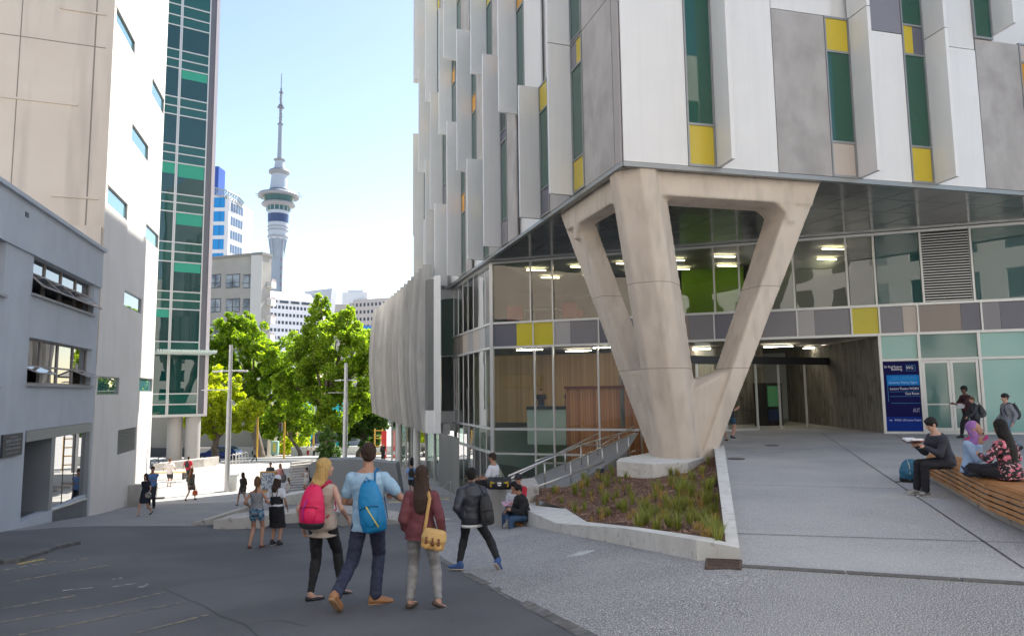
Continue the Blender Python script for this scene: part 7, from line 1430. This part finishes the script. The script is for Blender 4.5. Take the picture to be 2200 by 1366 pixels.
b = Vector((atY(674, 970, 94).x, 94, gz(-28, 94))); figure('distant person in a white shirt beside the one in red trousers', b, 0, 1.7, ('tee', cm('white_tee2', (.6, .6, .6)), -.14), ('jeans', cm('black_jeans', (.01, .01, .01))), ('short', HB), 'm', 'm', shoes=('shoe', BLACK))
b = bp(823, 990); figure('person in black with a red cap standing below the end of the concrete screen', b, 190, hgt(b, 823, 950), ('long', cm('black_top', (.02, .02, .02)), -.12), ('trousers', cm('black_jeans', (.01, .01, .01))), ('short', HB), 'l', 'm', pose=dict(hl=(-.05, .2, 1.1)), shoes=('shoe', BLACK), cap=(M('red_cap', (.5, .02, .02), .8), 'f'))
b = bp(804, 990); figure('person in a white t-shirt half hidden behind the head of the tall man', b, 0, hgt(b, 804, 955), ('tee', cm('white_tee2', (.6, .6, .6)), -.12), ('shorts', cm('charcoal_shorts', (.03, .03, .03)), .7), ('short', HB), 'l', 'm', shoes=('shoe', BLACK))
b = bp(889, 1022); g = figure('dark haired person in black walking down the grey ramp beneath the screen', b, 0, hgt(b, 888, 972), ('long', cm('black_top', (.02, .02, .02)), -.12), ('jeans', cm('black_jeans', (.01, .01, .01))), ('short', HB), 'm', 'm', pose=dict(walk), shoes=('shoe', BLACK))
b = bp(884, 1064); g = figure('boy in a light blue t-shirt and rucksack going down toward the glass doors', b, 5, hgt(b, 886, 990), ('tee', cm('light_blue_tee', (.22, .36, .62), .9), -.12, .7), ('shorts', cm('charcoal_shorts', (.03, .03, .03)), .8), ('short', HB), 'm', 'm', pose=dict(walk), shoes=('shoe', BLACK)); backpack(g, 'dark rucksack worn by the boy in the light blue t-shirt', M('bag_black3', (.02, .02, .02)), size=(.15, .23, .1), pocket=False)
# ---------- seated by the planter
def seat(px, py, Y, hz): q = atY(px, py, Y); return q
q = atY(1061, 1048, 18.2); b = Vector((q.x, 18.0, zt1 - .50)); g = figure('man in a white t-shirt sitting on the tall concrete block beside the duffel bag', b, 68, 1.72, ('tee', cm('white_tee', (.6, .6, .6)), -.10, .75), ('jeans', cm('black_jeans', (.01, .01, .01))), ('short', HD), 'm', 'm', W=False, pose=dict(hz=.60, fl=(-.16, .52, .2), fr=(.14, .55, .22), hl=(-.22, .32, .72), hr=(.2, .35, .74), kl=(0, .3, 1), kr=(0, .3, 1)), shoes=('shoe', BLACK))
p_ = atY(1073, 1037, 17.6); p_.z = zt1 + .15; q = thing('duffel_bag', 'black duffel bag with yellow end flashes lying on the concrete block', 'duffel bag', p_); DB = M('duffel_black', (.02, .02, .024), .6); mb = MB(); mb.tube([p_ + Vector((x, 0, 0)) for x in (-.30, -.27, 0, .27, .30)], 0, 14, 0, [.10, .15, .155, .15, .10]); mb.blob('bag_body', DB, .015, q, 2, off=p_)
for s_ in (-1, 1): mb = MB(); A_ = [(.20, -.158, .06), (.10, -.160, .03), (.20, -.16, .0), (.19, -.150, -.09), (.28, -.13, .0)]; mb.add([p_ + Vector((s_ * x, y, z)) for x, y, z in A_] + [p_ + Vector((s_ * x, y + .02, z)) for x, y, z in A_], [(0, 1, 2, 3, 4), (9, 8, 7, 6, 5)] + [(i, i + 5, (i + 1) % 5 + 5, (i + 1) % 5) for i in range(5)]); mb.build('yellow_flash', M('flash_yellow', (.65, .45, .02), .5), q)
mb = MB(); mb.box(p_ + Vector((0, -.16, .02)), (.10, .01, .035)); mb.box(p_ + Vector((0, -.16, -.03)), (.08, .01, .03)); mb.build('white_label', M('sign_white', (.7, .7, .7)), q); mb = MB(); mb.tube([p_ + Vector((-.1, -.15, .03)), p_ + Vector((-.08, -.1, .2)), p_ + Vector((.08, -.1, .2)), p_ + Vector((.1, -.15, .03))], .012, 6); mb.build('handle', DB, q)
dj = cm('denim', (.035, .075, .15), .85, (.05, .10, .19), 16)
sz = ztop[0] - .20
q = atY(1128, 1085, 16.9); b = Vector((q.x, q.y - .0, sz - .46)); g = figure('student in black hooded jacket and jeans sitting cross legged on the small timber bench', b, 118, 1.70, ('jacket', cm('black_hoodie', (.016, .016, .018), .9), -.10), ('jeans', dj), ('short', HB), 'm', 'm', pose=dict(hz=.55, lean=.28, fl=(-.12, .46, .09), fr=(.02, .48, .44), kr=(1, .8, .6), kl=(0, 1, .5), hl=(-.10, .42, .72), hr=(.10, .45, .66), hp=.35, yr=.6), shoes=('shoe', M('grey_suede', (.22, .22, .21), .8), M('pale_sole', (.5, .42, .36))))
q = atY(1110, 1078, 17.4); b = Vector((q.x, q.y, sz - .44)); g = figure('student in white with an open book, half behind the one in black', b, 150, 1.68, ('tee', cm('white_tee', (.6, .6, .6)), -.10, .8), ('jeans', dj), ('short', HB), 'm', 'm', pose=dict(hz=.55, lean=.2, fl=(-.12, .40, .09), fr=(.14, .42, .12), kl=(0, 1, .5), kr=(0, 1, .5), hl=(-.12, .36, .76), hr=(.12, .36, .76), hp=.3), shoes=('shoe', M('brown_leather', (.14, .05, .025), .5)))
mb = MB(); p_ = g.X @ Vector((0, .42, .80)); mb.box(p_, (.30, .22, .02), .3, 0, .3); tag(mb.build('open_book', M('pink_book', (.55, .35, .45), .7)), 'open pink and white book held by the seated student in white', 'book')
q = atY(1118, 1070, 18.0); b = Vector((q.x, q.y, sz - .40)); figure('student in a red top and black cap sitting behind the two on the timber bench', b, 140, 1.70, ('tee', cm('red_tee', (.48, .02, .04)), -.10, .8), ('jeans', dj), ('short', HB), 'm', 'm', pose=dict(hz=.58, lean=.1, fl=(-.12, .40, .12), fr=(.12, .42, .12), kl=(0, 1, .5), kr=(0, 1, .5), hl=(-.12, .36, .8), hr=(.12, .36, .8), hp=.2), shoes=('shoe', BLACK), cap=(BLACK, 'f'))
# ---------- plaza
b = bp(1573, 942, 1); figure('woman in denim shorts and black top with crossed arms near the column', b, -75, hgt(b, 1564, 852), ('tee', cm('black_top', (.02, .02, .02)), -.06, .6), ('shorts', cm('denim_shorts', (.03, .08, .14), .85), .3), ('long', HR), 'l', 'f', pose=dict(hl=(.05, .30, 1.22), hr=(.0, .32, 1.3)), shoes=('shoe', M('dark_trainer', (.03, .03, .035), .6), M('white_sole', (.6, .6, .6))))
b = bp(1555, 947, 1); figure('woman almost hidden behind the column, one bare leg and dark sandal showing', b, 10, 1.66, ('tee', cm('black_top', (.02, .02, .02)), -.06), ('skirt', cm('black_skirt', (.02, .02, .02)), .5), ('long', HD), 'm', 'f', pose=dict(px=-.05), shoes=('flat', BLACK))
b = bp(2082, 940, 1); figure('man in a black cap and maroon t-shirt walking past the frosted doors with papers', b, 88, hgt(b, 2078, 826), ('tee', cm('dark_maroon', (.045, .012, .018), .85), -.13, .8), ('jeans', cm('black_jeans', (.01, .01, .01))), ('short', HB), 'd', 'm', pose=dict(walk, hl=(-.1, .42, 1.12), hr=(.12, .38, 1.12)), shoes=('shoe', BLACK), cap=(M('black_cap', (.012, .012, .014), .8), 'f'))
p_ = atY(2064, 872, b.y - .15); mb = MB(); mb.box(p_, (.28, .02, .18), 0, 0, .6); tag(mb.build('papers', M('paper', (.7, .7, .72), .7)), 'white sheet of paper in the hand of the man in the maroon t-shirt', 'paper')
b = bp(2100, 945, 1); g = figure('person in black with pink trainers walking left with a large sports backpack', b, 85, hgt(b, 2090, 853, .05), ('jacket', cm('black_nylon', (.02, .023, .03)), -.1), ('cropped', cm('black_jeans', (.01, .01, .01))), ('short', HBR), 'l', 'f', pose=dict(walk2, lean=.12, hl=(-.1, .32, .92), hr=(.1, .25, .9)), shoes=('shoe', M('pink_trainer', (.55, .03, .20), .6), M('pink_sole', (.65, .1, .3), .6))); backpack(g, 'black and grey sports backpack on the person with pink trainers', M('bag_charcoal', (.03, .035, .035), .6, (.10, .10, .10), 8, (.5, .55)), size=(.19, .27, .14), u=.2, tilt=0)
b = bp(2172, 970, 1); g = figure('man in a grey sweater, backward cap and jeans walking left at the right edge', b, 82, hgt(b, 2166, 842), ('long', cm('grey_sweater', (.21, .22, .25), .95), -.12), ('jeans', cm('blue_jeans', (.10, .17, .25), .85, (.16, .24, .32), 12)), ('short', HBR), 'l', 'm', pose=dict(walk, hl=(-.26, .0, .86)), shoes=('shoe', BLACK), cap=(M('black_cap', (.012, .012, .014)), 'b')); backpack(g, 'black backpack on the man in the grey sweater', M('bag_black2', (.02, .02, .02)), size=(.15, .24, .11))
# seated on the big bench
q = atZ(2034, 1000, .50); b = Vector((q.x, q.y, .01)); g = figure('man in a dark shirt reading an open book on the end of the long bench', b, 92, 1.74, ('long', cm('charcoal_shirt', (.028, .030, .045), .85, (.035, .038, .055), 12), -.10), ('trousers', cm('black_trousers', (.012, .012, .018), .85)), ('short', HB), 'l', 'm', pose=dict(hz=.58, lean=.34, fl=(-.06, .44, .09), fr=(.14, .46, .10), kl=(0, 1, .6), kr=(0, 1, .6), hl=(-.10, .42, .82), hr=(.10, .44, .82), hp=.5, eyes=1, yl=.3), shoes=('shoe', M('grey_trainer', (.33, .33, .32), .7, (.12, .12, .12), 14, (.5, .55)), M('white_sole', (.6, .6, .6))))
p_ = g.X @ Vector((0, .56, .92)); t = thing('open_book', 'open paperback book held in the hands of the man on the long bench', 'book', p_); mb = MB(); mb.box(p_ + Vector((0, .075, .015)), (.19, .15, .03), .0, 0, .25); mb.build('page', M('paper', (.7, .7, .7)), t); mb = MB(); mb.box(p_ + Vector((0, -.075, .015)), (.19, .15, .03), .0, 0, -.25); mb.build('page', M('paper', (.7, .7, .7)), t); mb = MB(); mb.box(p_ + Vector((0, -.078, -.012)), (.21, .165, .012), 0, 0, -.25); mb.box(p_ + Vector((0, .078, -.012)), (.21, .165, .012), 0, 0, .25); mb.build('cover', M('book_cover', (.05, .02, .02), .5, (.4, .1, .08), 16, (.5, .55)), t)
p_ = atZ(1953, 1034, .01); t = thing('backpack', 'teal hiking backpack with grey straps standing at the end of the long bench', 'backpack', p_); TB = M('bag_teal', (.015, .11, .19), .6); mb = MB(); mb.loft([(p_ + Vector((0, 0, .02)), .14, .10), (p_ + Vector((0, 0, .06)), .17, .13), (p_ + Vector((.0, 0, .22)), .17, .13), (p_ + Vector((.03, 0, .36)), .14, .10), (p_ + Vector((.06, 0, .43)), .08, .06)], 18); mb.blob('pack_body', TB, .014, t, 3, off=p_, disp=.008)
mb = MB(); mb.ell(p_ + Vector((-.04, -.12, .16)), (.11, .05, .12)); mb.blob('front_pocket', TB, .014, t, 2, off=p_); mb = MB(); mb.loft([(p_ + Vector((0, 0, .0)), .16, .12), (p_ + Vector((0, 0, .07)), .178, .14)], 18); mb.build('pack_base', BLACK, t)
for x in (-.06, .05): mb = MB(); mb.tube([p_ + Vector((x, -.13, .05)), p_ + Vector((x, -.165, .18)), p_ + Vector((x + .02, -.12, .32)), p_ + Vector((x + .04, -.02, .42))], .010, 6); mb.build('strap', M('strap_grey', (.35, .36, .36), .7), t)
mb = MB(); mb.tube([p_ + Vector((-.15, -.05, .03)), p_ + Vector((-.25, -.1, .01)), p_ + Vector((-.33, -.12, .015))], .008, 6); mb.build('loose_strap', BLACK, t)
HJ = cm('hijab_lilac', (.26, .11, .33), .85, (.32, .16, .40), 12)
q = atZ(2118, 1016, .52); b = Vector((q.x - .22, q.y, .03)); g = figure('girl in a lilac headscarf and pale blue top eating, cross legged on the bench', b, 205, 1.60, ('long', cm('pale_blue_blouse', (.30, .42, .60), .85), -.06), ('trousers', cm('dark_jeans', (.02, .03, .06), .85)), ('none', None), 'm', 'f', pose=dict(hz=.62, lean=.15, fl=(.14, .26, .60), fr=(-.12, .30, .60), kl=(-1, .5, .2), kr=(1, .5, .2), hl=(-.12, .24, .85), hr=(.08, .22, 1.02), el=(-.1, -.3, -1), er=(.1, -.3, -1), hp=.1, hy=.25), shoes=('shoe', M('grey_trainer', (.33, .33, .32))))
mb = MB(); mb.ell(g.hd(0, -.045, .030), (.094, .105, .108), 14, 10, 0, g.HR); mb.loft([(g.hd(0, -.03, -.04), .09, .085), (g.Hc - Vector((0, 0, .14)), .085, .08), (g.sp(.43)[0] + g.fw * .02, .13, .10), (g.sp(.33)[0] + g.fw * .07, .08, .06)], 18)
fc_ = g.hd(0, .10, -.02); xo(g, mb, 'headscarf', HJ, g.t, .012, 2, .006)
mb = MB(); mb.ell(g.hd(0, .060, -.022), (.060, .052, .078), 14, 10, 0, g.HR); fo = xo(g, mb, 'face', SKIN['m'], g.t, .009, 2)
mb = MB(); [mb.ell(g.hd(.025 * s_, .110, -.003), (.012, .006, .007)) for s_ in (-1, 1)]; mb.ell(g.hd(0, .111, -.052), (.018, .006, .007)); xo(g, mb, 'eyes_and_mouth', M('face_dark', (.1, .03, .02)), g.t)
FLO = M('floral_black', (.010, .008, .012), .8, (.55, .14, .20), 17, (.53, .57), c3=(.65, .38, .40), sc3=32, m3=(.60, .64))
q = atZ(2172, 1030, .52); b = Vector((q.x, q.y, .03)); g = figure('dark haired woman in black floral blouse sitting on the long bench, back turned', b, 20, 1.68, ('long', FLO, -.10), ('trousers', cm('black_trousers', (.012, .012, .018))), ('verylong', HB), 'l', 'f', pose=dict(hz=.62, lean=.12, fl=(.16, .32, .60), fr=(-.14, .36, .60), kl=(-1, .5, .2), kr=(1, .5, .2), hl=(-.2, .3, .85), hr=(.2, .3, .85), hp=.2), shoes=('shoe', BLACK), bulk=1.08)
# ---------- inside the lobby
for k, (px, pyy, d_, sk, lab) in enumerate(((1120, 826, 3.2, 'm', 'person behind the servery at its left end, seen through the lobby glass'), (1186, 828, 3.0, 'm', 'person with dark hair behind the timber drum at its left end'), (1208, 830, 3.0, 'l', 'person beside the first one behind the timber drum'))):
    p_ = FR.p(fx(px, 820), 0, -d_); figure(lab, Vector((p_.x, p_.y, ZF + .25)), 180 - k * 40, 1.68, ('tee', cm('dark_tee%d' % k, [(.03, .03, .04), (.05, .05, .06), (.25, .26, .3)][k], .9), -.1), ('jeans', dj), ('short', HB), sk, 'm', shoes=('shoe', BLACK))
# pale neighbour beyond the chapel, only met as a reflection in the glazing
nb_ = thing('neighbour_building', 'pale rendered building farther up the street, mirrored in the glazing', 'building', (-30, -12, 0)); mb = MB(); mb.box((-34, -14, 8), (16, 34, 34), .27); mb.build('wall', BEIGE, nb_); NP = Plane((-21.6, -32), (-.27, .963)); grid_windows(NP, nb_, 2, 30, 2, 22, 8, 6, .6, .5, BWIN, .4)

# unseen building added parallel to the right-hand face for bounced sun and glazing reflections
ob_ = thing('bounce_building', 'sunlit pale building added out of view for bounced sunlight, seen only in reflections', 'building', (0, -8, 0))
OP = Plane((-14, -8 + 14 * .2585 - 2.6), (.968, .25), -1)
OWN = M('sun_mirror_pane', (.55, .58, .6), .05, metal=1.)  # added mirror panes, aimed to reflect sun onto the foreground
hs = []; zr = [(1.0, 3.0), (4.4, 6.4), (7.8, 9.8), (11.2, 13.2), (14.6, 16.6), (18, 20)]
for i in range(12):
    for (za, zb_) in zr: hs.append((2 + i * 3.1, 3.5 + i * 3.1, za, zb_))
holes_wall(OP, 0, 40, -1, 23, hs, WRENDER, ob_, .3)
for k_, h in enumerate(hs):
    m_ = MB(); m_.quad(OP.p(h[0], h[2], -.12), OP.p(h[1], h[2], -.12), OP.p(h[1], h[3], -.12), OP.p(h[0], h[3], -.12)); m_.build('window', OWN, ob_)
mb = MB(); mb.pb(OP, 0, 40, -1, 23, -10, -.35); mb.build('core_block', BEIGE, ob_)
bpy.data.scenes.remove(S2)
